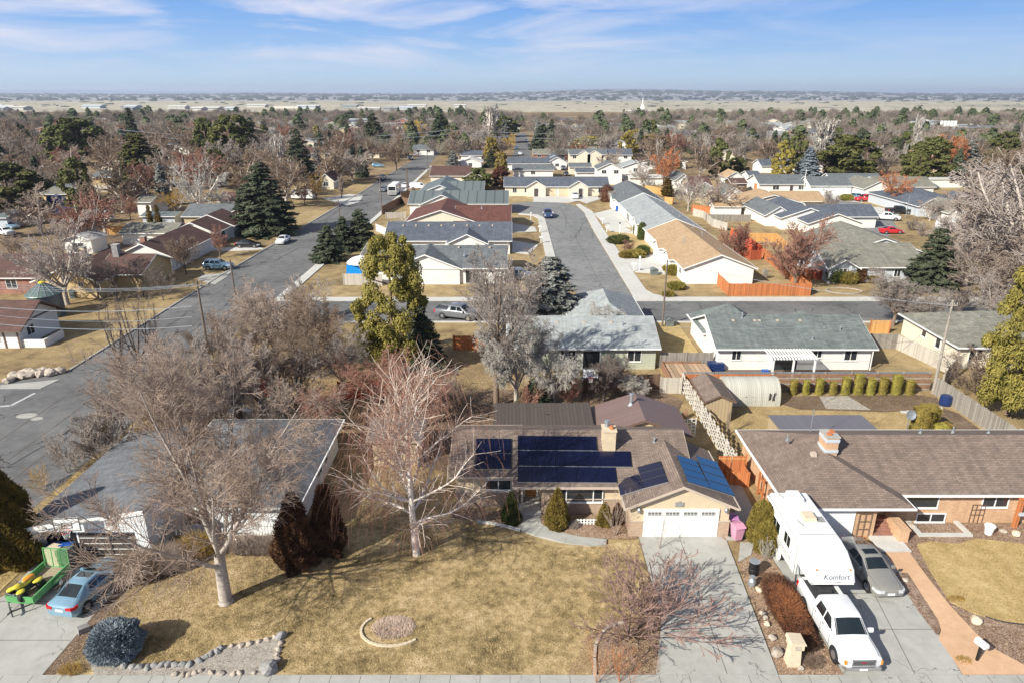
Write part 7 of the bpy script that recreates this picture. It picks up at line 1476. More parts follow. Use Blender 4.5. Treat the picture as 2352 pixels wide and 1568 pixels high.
x, y = G('3', 690, 470); mb = MB(); mb.box(-.06, -.5, 0, .06, -.4, 1.9); mb.box(-.06, .4, 0, .06, .5, 1.9); mb.box(-.05, -.4, 1.5, .05, .4, 1.65); mb.box(-.05, -.4, .5, .05, .4, .65); o = mb.build('side_gate', 'fence_orange'); o.location = (18.2, 43.3, 0); tag(o, 'narrow rust red gate post pair at the side wall of the orange brick house', 'gate')
# stone mailboxes
T = thing('mailbox_pillar', 'beige stone mailbox pillar between the two driveways near the sidewalk', 'mailbox', (14.6, 27.75, .05)); mb = MB(); i = mb.vs([(-.32,-.28,0),(.34,-.28,0),(.34,.3,0),(-.32,.3,0),(-.25,-.24,1.15),(.27,-.24,1.15),(.27,.26,1.15),(-.25,.26,1.15)])
for f_ in ((3,2,1,0),(0,1,5,4),(1,2,6,5),(2,3,7,6),(3,0,4,7),(4,5,6,7)): mb.face([i + q for q in f_])
mb.build('pillar', 'stone_beige', T); mb = MB(); mb.box(-.33, -.34, 1.152, .35, .34, 1.5); mb.ext([(-.40, 1.5), (.42, 1.5), (.38, 1.6), (-.34, 1.66)], 'y', -.4, .4); mb.build('capstone', 'stone_beige', T); mb = MB(); mb.box(-.12, -.37, 1.18, .16, -.341, 1.42); mb.build('mailbox_door', 'stone', T)
T = thing('mailbox', 'dark mailbox with white top beside the salmon path', 'mailbox', (24.35, 27.9, .1), .3); mb = MB(); mb.box(-.07, -.05, 0, .07, .05, 1.0); mb.build('post', 'black', T); mb = MB(); mb.ext([(-.16, 1.0), (.16, 1.0), (.16, 1.18), (.08, 1.28), (-.08, 1.28), (-.16, 1.18)], 'y', -.3, .3); mb.build('box', 'trim_white', T)
for i, (t_, x, y, lb) in enumerate([('g',785,822,'first white mailbox post on the right sidewalk near the tan roofed house'),('g',830,818,'white lamp post beside the first mailbox on the right sidewalk'),('g',575,520,'white mailbox farther up the right sidewalk opposite the shrub pair'),('g',540,455,'white mailbox on the lawn by the light blue grey roof'),('g',675,530,'lamp post with birdhouse on the row lawn'),('f',2140,520,'white mailbox on the left sidewalk of the cul-de-sac by the blue grey roof'),('f',2150,605,'white mailbox on the left sidewalk two yards nearer'),('f',2070,445,'white lamp post on the western row lawn'),('g',302,280,'black mailbox post at the duplex driveway')]):
    X, Y = G(t_, x, y); T = thing('mailbox', lb, 'mailbox' if 'mailbox' in lb else 'lamp post', (X, Y, .1)); tall = 'lamp' in lb; mb = MB(); mb.box(-.07, -.07, 0, .07, .07, 2.1 if tall else 1.1); mb.build('post', 'trim_white', T)
    mb = MB(); mb.box(-.13, -.2, 2.1, .13, .2, 2.4) if tall else mb.box(-.35, -.2, 1.1, .35, .25, 1.35); mb.build('lamp_head' if tall else 'box', 'trim_white' if i != 4 else 'steel_dark', T)
# utility poles and wires
def pole(x, y, H, label, r=.15, arm=0, lean=0.0, mat='pole_wood', extra=None):
    T = thing('utility_pole', label, 'utility pole', (x, y, 0)); mb = MB(); mb.tube([(0, 0, -.1), (lean * .5, 0, H * .5), (lean, 0, H)], [r, r * .85, r * .65], 10); mb.build('pole', mat, T)
    if arm:
        mb = MB(); mb.bar((lean - arm, -.05, H - .5), (lean + arm, -.05, H - .5), .12, .14); mb.build('crossarm', mat, T)
        for s in (-.9, -.35, .35, .9): mb = MB(); mb.lathe((lean + s * arm, -.05, H - .42), [(.04, 0), (.07, .08), (.04, .18)], 8); mb.build('insulator', 'stone_grey', T)
    if extra: mb = MB(); mb.lathe((lean + .32, 0, H - 2.2), [(.22, 0), (.25, .1), (.25, .8), (.2, .9)], 12); mb.build('transformer', 'galv', T)
    return T
def wire(a, b, sag, label, r=.022, mat='galv'):
    mb = MB(); a = Vector(a); b = Vector(b); n = 24; mb.tube([a.lerp(b, i / n) - Vector((0, 0, sag * 4 * (i / n) * (1 - i / n))) for i in range(n + 1)], r, 4, cap=False)
    o = mb.build('power_line', mat); me = o.data; me.transform(Matrix.Translation(-a)); o.location = a; return tag(o, label, 'wire')
def pole_t(t, xb, yb, yt, label, **k):
    X, Y = G(t, xb, yb); _, z = V(t, xb, yt, Y); return pole(X, Y, max(4, z), label, **k), (X, Y, z)
pole_t('D', 1521, 750, 598, 'slim dark utility pole at the cross street in front of the tan roofed house', r=.13)
pole(41.75, 61.9, 9.6, 'leaning grey utility pole at the corner of the garden fences', lean=-.1, r=.16, arm=.5, mat='timber_grey')
pole_t('D', 543, 700, 597, 'utility pole on the kerb of the left street in front of the bare bushes', r=.14)
pole_t('f', 905, 370, 65, 'utility pole by the sidewalk left of the ribbed roof house', r=.14, arm=.9); pole_t('f', 1110, 205, 0, 'utility pole beside the white van', r=.14); pole_t('f', 573, 415, 255, 'short wooden pole on the left kerb of the street', r=.13)
pole_t('e', 690, 395, 85, 'dark utility pole with transformer behind the left back yards', r=.16, extra=1); pole_t('e', 1312, 232, 0, 'tall bare pole beside the golden willow', r=.13); pole_t('b', 945, 985, 690, 'utility pole with crossarm on the long left street', r=.14, arm=1.0) ; pole_t('b', 1128, 830, 600, 'utility pole far up the long left street', r=.14); pole_t('h', 325, 300, 25, 'pale lamp pole at the loop street in front of the long white house', r=.1, mat='trim_white'); pole_t('b', 1300, 640, 430, 'far utility pole right of the dark conifers', r=.15, arm=1.0); pole_t('h', 1268, 470, 260, 'slim grey pole by the pale blue house on the loop street', r=.08, mat='galv')
pole_t('d', 1630, 560, 390, 'tall sign pole with a white lattice of floodlights above the right woods', r=.4, mat='trim_white')
X, Y = G('d', 1630, 560); _, z = V('d', 1630, 412, Y); mb = MB()
for i in range(5): mb.box(-5 + i * 2.1, -.3, 0, -3.6 + i * 2.1, .3, 3.4)
mb.box(-5.2, .1, .9, 5.2, .5, 1.1); mb.box(-5.2, .1, 2.4, 5.2, .5, 2.6); o = mb.build('floodlight_rack', 'trim_white'); o.location = (X, Y, z - 1); tag(o, 'white rack of stadium lights above the right woods', 'floodlights')
pz = 9.4; PX, PY = -33.2, 69.7
pole(PX, PY, pz, 'wooden utility pole with double crossarm rising from the bare bushes beside the left street', r=.15, arm=1.3)
def endp(t, x, y, Y): X, Z = V(t, x, y, Y); return (X, Y, Z)
for i, (yl, s) in enumerate(((318, -1.1), (342, -.3), (362, .9))):
    wire(endp('4', -260, yl - 16, 66 - i), (PX + s, PY - .05, 9.0), .75, ['highest', 'middle', 'lowest'][i] + ' of the three pale wires running left from the double crossarm pole')
for i, (y0, y1, sg) in enumerate(((488, 490, .5), (535, 560, .6), (596, 622, .5))):
    wire(endp('4', -200, y0 - 6, 52), endp('4', 1290, y1, 55), sg, ['upper', 'dashed looking middle', 'lower'][i] + ' pale cable crossing in front of the timbered corner house', r=.018 if i == 1 else .026)
for i, (y0, y1) in enumerate(((430, 440), (475, 480))):
    wire(endp('b', -1600, 440 + i * 34, 345), endp('b', 1300, 445 + i * 35, 345), 4, ['upper', 'lower'][i] + ' long transmission wire across the woods left of the far pole', r=.10)
    wire(endp('b', 1300, 445 + i * 35, 345), endp('d', 2600, 395 + i * 90, 345), 4, ['upper', 'lower'][i] + ' long transmission wire across the woods right of the far pole', r=.09)
wire((41.3, 61.9, 9.1), (19.2, 82.4, 8.5), .6, 'thin wire from the leaning pole to the slim pole on the cross street'); wire((41.5, 61.8, 8.6), (23.1, 47.3, 5.2), .5, 'service wire from the leaning pole to the orange brick house mast', mat='steel_dark', r=.014); wire((3.0, 51.0, 3.1), endp('5', 1110, 1070, 58), .2, 'dark cable trailing from the flat patio roof toward the bare trees', mat='steel_dark', r=.03)
wire((40.9, 61.9, 8.0), (16.2, 63.0, 6.5), .5, 'thin wire crossing above the plank fence', r=.014)
# silo
X, Y = -61.9, 87.0; T = thing('grain_silo', 'round corrugated metal silo with conical green roof beside the timbered corner house', 'silo', (X, Y, 0)); plain('silo_green', (.16,.22,.20), .45, .15, metal=.5); stripe('silo_wall', (.16,.19,.22), (.10,.12,.14), .3, rough=.4, metal=.5, axis=1)
mb = MB(); mb.lathe((0, 0, 0), [(2.0, 0), (2.0, 3.1)], 28); mb.build('wall', 'silo_wall', T); mb = MB(); mb.lathe((0, 0, 3.1), [(2.2, -.06), (2.15, .02), (.35, 1.35), (.3, 1.4)], 28); ro = mb.build('roof', 'silo_green', T)
mb = MB()
for i in range(14): a = i * math.pi / 7; mb.bar((2.12 * math.cos(a), 2.12 * math.sin(a), 3.15), (.35 * math.cos(a), .35 * math.sin(a), 4.5), .06)
mb.build('roof_rib', 'galv', ro); mb = MB(); mb.lathe((0, 0, 4.45), [(.4, 0), (.4, .15), (.1, .3)], 12); mb.build('roof_cap', 'plastic_yellow', ro)
# tarp pool, play set, etc.
X, Y = G('f', 735, 850); T = thing('tarp_shelter', 'white domed shelter with bright blue tarp behind the stained pale fence', 'shelter', (X, Y, 0)); plain('tarp_blue', (.0,.24,.75), .5, .1); mb = MB(); mb.ext([(-2.2, 0), (2.2, 0), (2.1, 1.7), (-2.0, 1.8)], 'y', -.6, -.5); mb.ext([(-.6, 0), (2.5, 0), (2.5, 1.8), (-.6, 1.8)], 'x', 2.2, 2.25); mb.build('tarp', 'tarp_blue', T)
mb = MB(); mb.lathe((0, .9, 1.9), [(2.3, 0), (2.2, .15), (1.5, .7), (.6, 1.0), (.05, 1.1)], 14); mb.build('canopy', 'trim_white', T)
for nm, t_, x, y, w, d, hh, mt_, lb in [('play_tower','e',470,380,2.5,2.5,3.2,'bin_blue','blue play tower in the left back yard'),('play_slide','e',590,385,3,1.2,1.0,'plastic_yellow','yellow slide beside the blue play tower'),('play_house','e',550,360,1.4,1.4,2.2,'siding_blue','light blue play house by the yellow slide'),('dumpster','e',520,430,5,2.5,1.4,'bin_navy','dark blue skip in front of the play tower'),('shed_box','e',730,350,3,2,1.5,'trim_white','white covered box by the dark brown fence'),('green_box','e',640,1165,.8,.7,1.1,'roof_green','green utility box on the lawn beside the big bare tree'),('transformer_box','g',950,852,1.2,.9,.8,'roof_green','pale green transformer box on the corner lawn'),('transformer_box','6',220,462,1.0,.8,.8,'roof_green','green transformer box by the slim dark pole')]:
    X, Y = G(t_, x, y); T = thing(nm, lb, nm.replace('_', ' '), (X, Y, 0)); mb = MB(); mb.ext([(-w/2, 0), (w/2, 0), (w/2 * .94, hh * .9), (w/2*.8, hh), (-w/2*.8, hh), (-w/2 * .94, hh * .9)], 'y', 0, d); mb.build('body', mt_, T); mb = MB(); mb.ext([(-w/2 - .1, hh + .01), (w/2 + .1, hh + .01), (0, hh + .3)], 'y', -.1, d + .1); mb.build('lid', mt_, T)
# satellite dish, small yard things
X, Y = G('6', 1635, 1125); T = thing('satellite_dish', 'small satellite dish on a pole behind the right brick house', 'satellite dish', (X, Y, 0)); mb = MB(); mb.tube([(0, 0, 0), (0, 0, 2.3)], .04, 6); mb.build('pole', 'galv', T); mb = MB(); mb.lathe((0, 0, 0), [(.05, 0), (.25, .04), (.42, .12), (.43, .13), (.2, .06)], 16); q = mb.build('dish', 'galv', T); q.location = (0, -.1, 2.2); q.rotation_euler.x = R(70)
X, Y = G('6', 2290, 1060); T = thing('blue_cart', 'heap of pale blue pipes and frames by the reddish fence at the right edge', 'cart', (44.6, 51.5, 0)); mb = MB(); rg = random.Random(2)
for i in range(16): mb.bar((rg.uniform(-1.5, 1.5), rg.uniform(-1, 1), rg.uniform(.2, .8)), (rg.uniform(-1.5, 1.5), rg.uniform(-1, 1), rg.uniform(.3, 1.4)), .05)
mb.box(-1.4, -.8, .3, 1.4, .8, .5); mb.build('frame', 'siding_blue', T)
for sx in (-1, 1): mb = MB(); mb.tube([(sx, -.85, .25), (sx, -.95, .25)], .25, 12); mb.build('wheel', 'rubber', T)
mb = MB()
for i in range(7): mb.box(i * .22, -.02, 0, i * .22 + .1, .02, .42)
mb.box(-.05, -.035, .12, 1.5, -.021, .18); mb.box(-.05, -.035, .33, 1.5, -.021, .39); o = mb.build('picket_edging', 'trim_white'); x, y = G('2', 1450, 742); o.location = (x, y, .1); tag(o, 'low white picket edging under the picture window', 'fence')
x, y = G('2', 1160, 725); mb = MB(); mb.lathe((0, 0, 0), [(.28, 0), (.3, .4), (.2, .75), (.26, 1.0), (.3, 1.05)], 14); o = mb.build('garden_urn', 'siding_blue'); o.location = (.35, 40.6, .12); tag(o, 'bluish urn beside the porch post at the front walk', 'urn')
mb = MB(); mb.ext([(-.3, 0), (.3, 0), (.28, .3), (-.25, .38)], 'y', -.2, .2); o = mb.build('stone_block', 'stone_grey'); x, y = G('1', 530, 1250); o.location = (x, y, .08); o.rotation_euler.z = .8; tag(o, 'small dark stone block by the left driveway edge near the blue globe spruce', 'block')
# ============================================================ trees and shrubs of the yards
KEEP = []
def bt(t, xb, yb, yt, kind, label, **k):
    X, Y = G(t, xb, yb); _, z = V(t, xb, yt, Y); return bare(X, Y, max(1.2, z), kind, label, **k)
def et(t, xb, yb, yt, wpx, label, **k):
    X, Y = G(t, xb, yb); _, z = V(t, xb, yt, Y); x2, _ = G(t, xb + wpx / 2, yb); KEEP.append((X, Y, abs(x2 - X) + 5)); return evergreen(X, Y, max(1.5, z) * (1.06 if yt < 420 else 1), abs(x2 - X) * (1.2 if yt < 420 else 1.0), label, **k)
# ---- the two big front trees
plain('twig_maple', (.36,.27,.215), .9, .25, 1.2)
bare(-16.7, 32.3, 16.6, 'maple', 'big grey maple on the left lawn, crown over the grey roofed house', 'twig_maple', 'bark_grey', 11, 1.42, .0092, 1.12, base=15.5)
plain('twig_rose', (.36,.19,.135), .9, .2, 1); plain('twig_birch', (.62,.51,.43), .9, .2, 1)
def birch():
    rg = random.Random(5); tr, cr, dr = [], [], []; H = 12.9
    def path(p, d, L, r0, r1, n, up, wa, out):
        nd = []
        for i in range(n):
            d = (d + perp(d, rg) * wa * rg.random() + Vector((0, 0, up))).normalized(); q = p + d * (L / n); ra = r0 + (r1 - r0) * i / n; rb = r0 + (r1 - r0) * (i + 1) / n
            out.append((tuple(p), tuple(q), ra, rb)); p = q; nd.append((p.copy(), d.copy(), rb))
        return nd
    spine = path(Vector((0, 0, -.1)), Vector((0, 0, 1)), 9.5, .26, .07, 12, .05, .05, tr)
    limbs = []
    for i, (p, d, r) in enumerate(spine[2:]):
        for j in range(3):
            az = rg.uniform(0, 6.28) + j * 2.1; a = R(rg.uniform(52, 74) - i * 3.4); dd = Vector((math.sin(a) * math.cos(az), math.sin(a) * math.sin(az), math.cos(a)))
            L = (5.5 - max(0, i - 3) * .34) * rg.uniform(.75, 1.1); limbs += path(p, dd, L, r * .46, .03, 8, .07, .26, tr)
    subs = []
    for p, d, r in limbs:
        for j in range(3):
            a = R(rg.uniform(25, 60)); dd = (d * math.cos(a) + perp(d, rg) * math.sin(a)).normalized(); subs += path(p, dd, rg.uniform(.8, 2.1), max(.017, r * .55), .012, 4, .03, .28, cr)
    for p, d, r in subs[::1]:
        if rg.random() < .6:
            dd = (d + Vector((0, 0, -.2)) + perp(d, rg) * .5).normalized(); q = p.copy(); L = rg.uniform(.9, 2.6) * (1.0 if p.z > 3.4 else .6); n = 4
            for k in range(n):
                dd = (dd + Vector((0, 0, -.75)) + perp(dd, rg) * .08).normalized(); q2 = q + dd * (L / n); dr.append((tuple(q), tuple(q2), .0085, .007)); q = q2
    x, y = -6.16, 36.64; T = thing('birch_tree', 'tall white barked weeping birch with reddish hanging twigs in front of the brick house', 'tree', (x, y, .05)); top = max(s[1][2] for s in tr); T.scale = (1, 1, H / top)
    segs_mesh('trunk', tr, 'bark_birch', T); segs_mesh('crown', cr, 'twig_birch', T); segs_mesh('hanging_twigs', dr, 'twig_rose', T)
birch()
plain('twig_plum', (.30,.19,.16), .9, .2, 1)
# foreground vase shaped trees by the main driveway
X, Y = G('2', 1722, 1345)
bare(X, Y, 5.3, 'vase', 'multi stemmed bare plum spreading over the edge of the main driveway', 'twig_plum', 'bark_brown', 21, 1.15, .0075, 1.55, base=5.3)
X, Y = G('2', 1840, 1270); bare(X + .35, Y - .2, 3.7, 'bush', 'dark bare shrub casting its net of shadows on the main driveway', 'twig_plum', 'bark_dark', 22, .95, .008, 2.5, base=3.4, name='bare_shrub', cat='shrub')
X, Y = G('2', 1545, 1545); bare(X, Y - .4, 3.6, 'vase', 'thin orange twigged sapling at the bottom edge by the curved edging', 'twig_orange', 'bark_brown', 23, .5, .006, .5, base=3.6, name='sapling')
X, Y = G('2', 1640, 1545); bare(X + .3, Y - .3, 2.6, 'bush', 'small orange twigged shrub at the bottom edge beside the sapling', 'twig_orange', 'bark_brown', 24, .5, .006, .8, base=2.6, name='bare_shrub', cat='shrub')
X, Y = G('2', 1655, 800); bare(X, Y, 3.6, 'vase', 'slim bare sapling left of the white garage door', 'twig_pink', 'bark_brown', 25, .7, .006, .7, base=3.6, name='sapling')
bare(9.6, 37.2, 3.2, 'vase', 'thin bare sapling standing in front of the white garage door', 'twig_pink', 'bark_grey', 26, .35, .006, .6, base=3.2, name='sapling')
# stubble bed, dead shrubs
def twiggy(x, y, Rx, Ry, H, label, mat, seed, n=900, r=.008, name='dry_shrub', z=.06, lean=.6):
    rg = random.Random(seed); S = []
    for i in range(n):
        a = rg.uniform(0, 6.28); q = math.sqrt(rg.random()); bx, by = q * math.cos(a) * Rx * .7, q * math.sin(a) * Ry * .7
        h = H * math.sqrt(max(.1, 1 - q * q * .8)) * rg.uniform(.5, 1.05); p = Vector((bx, by, 0)); d = Vector((bx / Rx * lean + rg.gauss(0, .25), by / Ry * lean + rg.gauss(0, .25), 1)).normalized()
        for k in range(3):
            e = p + d * h / 3; S.append((tuple(p), tuple(e), r * (1 - k * .25), r * (.75 - k * .2)))
            if k: d2 = (d + perp(d, rg) * .9).normalized(); S.append((tuple(p), tuple(p + d2 * h * .3), r * .7, r * .4))
            p = e; d = (d + perp(d, rg) * .3).normalized()
    o = segs_mesh(name, S, mat); o.location = (x, y, z); return tag(o, label, 'shrub')
plain('stubble', (.72,.58,.48), .9, .2, 2)
twiggy(-6.6, 30.25, 1.7, 1.25, .28, 'pink grey dry stubble filling the oval bed in the middle of the lawn', 'stubble', 3, 3000, .013, lean=.9)
x, y = G('1', 850, 935); twiggy(x - .1, y + .6, 1.9, 1.3, 1.7, 'dense brown dry hedge shrub beside the light blue sedan', 'twig_brown', 4, 5200, .011); 
x, y = G('1', 1010, 900); twiggy(x, y + 1.0, 1.9, 1.3, 1.6, 'dry brown shrub right of the dense hedge shrub in front of the grey roofed house', 'twig_pink', 5, 3000, .011)
twiggy(15.75, 31.4, 1.05, 2.9, 1.15, 'long rust brown dry shrub bed left of the pickup truck', 'twig_orange', 6, 7000, .011, lean=.3); 
o = dome_shell(1.0, 2.8, .95, 9, 'leaf_rust', None, .07, 5000, 'ball', 'russet_shrub', 0, .15); o.location = (15.75, 31.4, .0); tag(o, 'russet leaves at the heart of the long dry bed left of the pickup truck', 'shrub')
twiggy(15.6, 27.6, .55, .4, .7, 'small dry grey brown shrub right of the stone mailbox pillar', 'twig_brown', 7, 420, .008)
x, y = G('1', 450, 1500); twiggy(x, y, .8, .45, .55, 'straw coloured grass clump at the corner of the left driveway', 'twig_gold', 8, 200, .008, 'grass_clump', lean=1.3); x, y = G('2', 1430, 755); twiggy(x, y, .5, .35, .6, 'pale dry perennial beside the white picket edging', 'twig_grey', 9, 500, .01)
x, y = G('1', 1200, 820); twiggy(x, y + .8, 1.4, 1.0, 1.8, 'yellowish dry bush under the maple by the white board wall', 'twig_gold', 10, 1500, .01)
for i, (dx, s) in enumerate(((0, 1.3), (1.6, 1.15), (3.1, 1.3))):
    x, y = G('1', 1520 + dx * 55, 800); twiggy(x, y + 1.0, 1.2, .9, s, ['left', 'middle', 'right'][i] + ' of the three bare foundation bushes under the white board wall', 'twig_pink', 12 + i, 1500, .01)
bed = [('3', 1540, 760), ('3', 1800, 1110)]
x, y = G('3', 1790, 1110); twiggy(x, y, .8, .3, .3, 'low tan ground clump at the lower left corner of the right lawn', 'twig_gold', 15, 170, .008, 'ground_clump'); x, y = G('3', 1830, 1450); twiggy(x, y, .55, .4, .3, 'small dry clump beside the dark mailbox', 'twig_gold', 16, 130, .008, 'ground_clump')
# green shrubs by the house
shrub(-.05, 40.3, .75, .7, 2.3, 'dark green cone shrub left of the front walk', 'leaf_green', 'cone', 31, .085, 5200)
shrub(3.1, 39.75, .98, .9, 2.95, 'tallest bright green cone shrub right of the front walk', 'leaf_olive', 'cone', 32, .09, 7000)
shrub(6.35, 39.9, .62, .55, 1.75, 'smaller bright green cone shrub by the garage corner', 'leaf_olive', 'cone', 33, .08, 4200)
shrub(7.25, 40.1, .5, .45, 1.6, 'dark red cone shrub against the garage brick', 'leaf_rust', 'cone', 34, .07, 3500)
shrub(-20.85, 28.35, 1.22, 1.15, 1.95, 'globe shaped blue spruce at the corner of the pebble bed', 'leaf_blue', 'ball', 35, .10, 7000, name='globe_spruce')
shrub(-31.7, 36.2, 2.35, 2.2, 6.6, 'huge bronze green pointed cypress left of the dark garage door', 'leaf_thuja', 'tear', 36, .13, 12000, name='cypress', amp=.2)
shrub(-13.4, 35.6, 1.3, 1.2, 5.2, 'tall rusty brown cypress by the right end of the white board wall', 'leaf_rust', 'tear', 37, .15, 9000, name='cypress', amp=.35)
shrub(-11.9, 37.0, 1.2, 1.1, 4.9, 'second rusty brown cypress, nearer the white birch', 'leaf_rust', 'tear', 38, .15, 8000, name='cypress', amp=.35)
shrub(16.45, 38.1, .85, .8, 3.0, 'tall clipped golden green cypress between the garage and the camper trailer', 'leaf_olive', 'egg', 39, .08, 7000, name='cypress'); shrub(16.4, 37.1, .72, .65, 2.1, 'lower golden green cypress in front of the taller clipped one', 'leaf_olive', 'egg', 40, .08, 5500, name='cypress')
bare(16.0, 35.9, 2.0, 'bush', 'small silvery bare shrub in front of the clipped golden cypresses', 'twig_silver', 'bark_grey', 27, .5, .008, .7, base=2.0, name='bare_shrub', cat='shrub')
ORD = ['first', 'second', 'third', 'fourth', 'fifth', 'sixth', 'seventh', 'eighth', 'ninth', 'tenth']
for i, (xx, w, hh) in enumerate(((958,.42,1.5),(1033,.38,1.4),(1113,.46,1.6),(1196,.42,1.25),(1270,.48,1.75),(1346,.58,2.05),(1421,.50,1.65),(1495,.50,1.75),(1574,.60,2.0),(1657,.50,1.45))):
    x, y = G('6', xx, 868); shrub(x, y, w * .74, w * .7, hh, ORD[i] + ' of the ten clipped shrubs by the plank fence, counted from the arched shed', 'leaf_olive', 'box', 50 + i, .07, 1800, name='clipped_shrub', group='clipped shrubs along the plank fence')
for i, (dx, dy, w, hh) in enumerate(((0, .3, .75, 2.6), (.95, .9, .75, 2.5), (1.3, -.3, .6, 1.3), (2.0, .1, .6, 1.2))):
    shrub(35.3 + dx, 52.6 + dy, w, w, hh, ['tallest block of the clipped hedge behind the orange brick house', 'tall rear block of the clipped hedge group', 'low front block of the clipped hedge group', 'low outer block at the right of the clipped hedge group'][i], 'leaf_olive', 'box', 60 + i, .08, 3200, name='clipped_hedge')
# young sapling with long shadow on the back lawn
bt('6', 563, 1115, 925, 'poplar', 'thin pink stemmed sapling by the tan shed', twig='twig_pink', bark='twig_pink', seed=28, dens=.35, base=3, tw=.008, name='sapling', wide=.7)
# street side bushes and grove left of centre
for i, (t, xb, yb, yt, kd, tw_, sd, ds, wd, lb) in enumerate([
 ('D',235,1075,935,'bush','twig_grey',1,1.3,1.3,'wide grey bare bush by the street above the bronze cypress'),
 ('D',155,1085,985,'bush','twig_grey',2,1.0,1.0,'small grey bare bush nearest the street at far left'),
 ('D',300,1010,880,'vase','twig_dark',3,1.0,1.1,'dark crooked bare tree leaning over the street edge'),
 ('D',370,1015,800,'oval','twig_pink',4,1.1,.85,'pinkish bare tree at the left side of the grove'),
 ('D',285,1000,820,'oval','twig_pink',9,1.0,.9,'pink brown bare tree nearest the street at the front of the grove'),('D',400,965,770,'oval','twig_brown',10,1.0,1.0,'brown bare tree behind the front row of the grove'),
 ('D',430,1020,760,'oval','twig_pink',5,1.3,1.0,'pinkish brown bare tree at the front of the grove'),
 ('D',505,1010,750,'oval','twig_grey',6,1.2,.9,'tall grey bare tree in the middle of the grove'),
 ('D',290,900,650,'open','twig_dark',7,.8,.6,'dark open branched tree rising over the left street kerb'),
 ('D',330,905,640,'open','twig_dark',8,.8,.55,'dark bare tree with crooked limbs, second from the street'),
 ('D',372,890,655,'open','twig_dark',9,.8,.55,'dark bare tree with crooked limbs, third from the street'),
 ('D',555,985,745,'poplar','twig_pink',10,1.1,1.4,'upright pink twigged tree behind the white cabinet'),
 ('D',620,980,740,'oval','twig_grey',11,1.2,1.0,'grey bare tree over the orange red fence'),
 ('D',690,960,720,'oval','twig_brown',12,1.2,1.0,'brown bare tree left of the weeping birch top'),
 ('D',500,870,720,'oval','twig_brown',13,1.0,.9,'brown bare tree at the back of the grove above the street bend'),
 ('D',575,870,680,'oval','twig_pink',14,1.1,1.0,'pink brown bare tree in the back of the grove'),
 ('D',640,850,640,'spread','twig_pink',15,1.2,1.1,'rounded pink bare tree near the cross street sidewalk'),
 ('D',735,865,650,'oval','twig_brown',16,1.3,1.0,'brown bare tree with clinging leaves left of the yellow green pine'),
 ('D',790,900,730,'oval','twig_grey',17,1.1,1.0,'grey bare tree in front of the yellow green pine'),
 ('D',560,775,690,'bush','twig_pink',18,1.0,1.0,'low pink bush at the kerb of the left street'),
 ('D',600,760,650,'bush','twig_pink',19,1.3,1.5,'wide pink bush beside the left street sidewalk'),
 ('D',690,745,630,'bush','twig_grey',20,1.2,1.3,'pale bush by the corner of the left street and cross street'),
 ('D',240,1020,930,'bush','twig_brown',21,1.2,1.0,'brown bush beside the straw strip'),
 ('D',330,1075,985,'bush','twig_brown',22,1.3,1.3,'dense brown bush behind the grey roof'),
 ('D',410,1050,950,'bush','twig_pink',23,1.2,1.2,'pink bush touching the back of the grey roof'),
 ('D',640,1000,880,'bush','twig_grey',24,1.1,1.3,'grey bush in front of the orange red fence'),
 ('D',740,1000,860,'weep','twig_red',25,1.2,1.0,'red brown weeping tree left of the white birch'),
 ('D',860,960,800,'weep','twig_red',26,1.2,1.1,'red twigged weeping tree behind the white birch'),
 ('D',960,985,830,'weep','twig_red',27,1.2,1.0,'red brown weeping tree between the birch and the flat patio roof'),
 ('D',1010,950,830,'oval','twig_grey',28,1.1,1.0,'grey bare tree left of the twin trunked tree'),
 ('D',1140,935,560,'open','twig_grey',29,1.6,.75,'very tall grey tree with forked trunk between the pine and the pale roofed house'),
 ('D',1185,935,690,'weep','twig_silver',30,1.7,.85,'silvery drooping tree overhanging the pale roofed house'),
 ('D',1270,925,760,'weep','twig_silver',31,1.4,1.0,'pale drooping tree against the wall of the pale roofed house'),
 ('D',1385,922,800,'spread','twig_dark',32,1.5,1.0,'small dark twigged tree behind the back yard basketball hoop'),
 ('D',1450,915,850,'weep','twig_silver',33,1.5,1.4,'grey drooping shrub tree left of the pale slatted fence'),
 ('D',1210,950,880,'bush','twig_red',34,1.2,1.0,'reddish bare bush beside the dark juniper'),
 ('D',1310,925,860,'bush','twig_red',35,1.3,1.0,'reddish bare bush under the drooping silvery tree'),
 ('D',2050,748,620,'spread','twig_grey',36,1.7,1.25,'rounded grey bare tree by the cross street on the right'),
 ('D',1375,690,680,'bush','twig_grey',37,.8,1.0,'tiny grey bush at the cul-de-sac corner'),
 ('D',1040,935,860,'bush','twig_brown',38,1.0,1.0,'brown bush beside the forked trunk'),
 ('D',90,1120,1070,'bush','twig_gold',39,.8,1.4,'straw coloured bush along the strip by the left street'),
 ]):
    k = dict(twig=tw_, bark={'twig_dark': 'bark_dark', 'twig_silver': 'bark_grey'}.get(tw_, 'bark_brown'), seed=70 + sd % 14, dens=ds * 1.15, wide=wd * 1.0, base=8.0, tw=.0115)
    if kd == 'bush': k.update(name='bare_shrub', cat='shrub', base=3.0, tw=.008)
    bt(t, xb, yb, yt, kd, lb, **k)
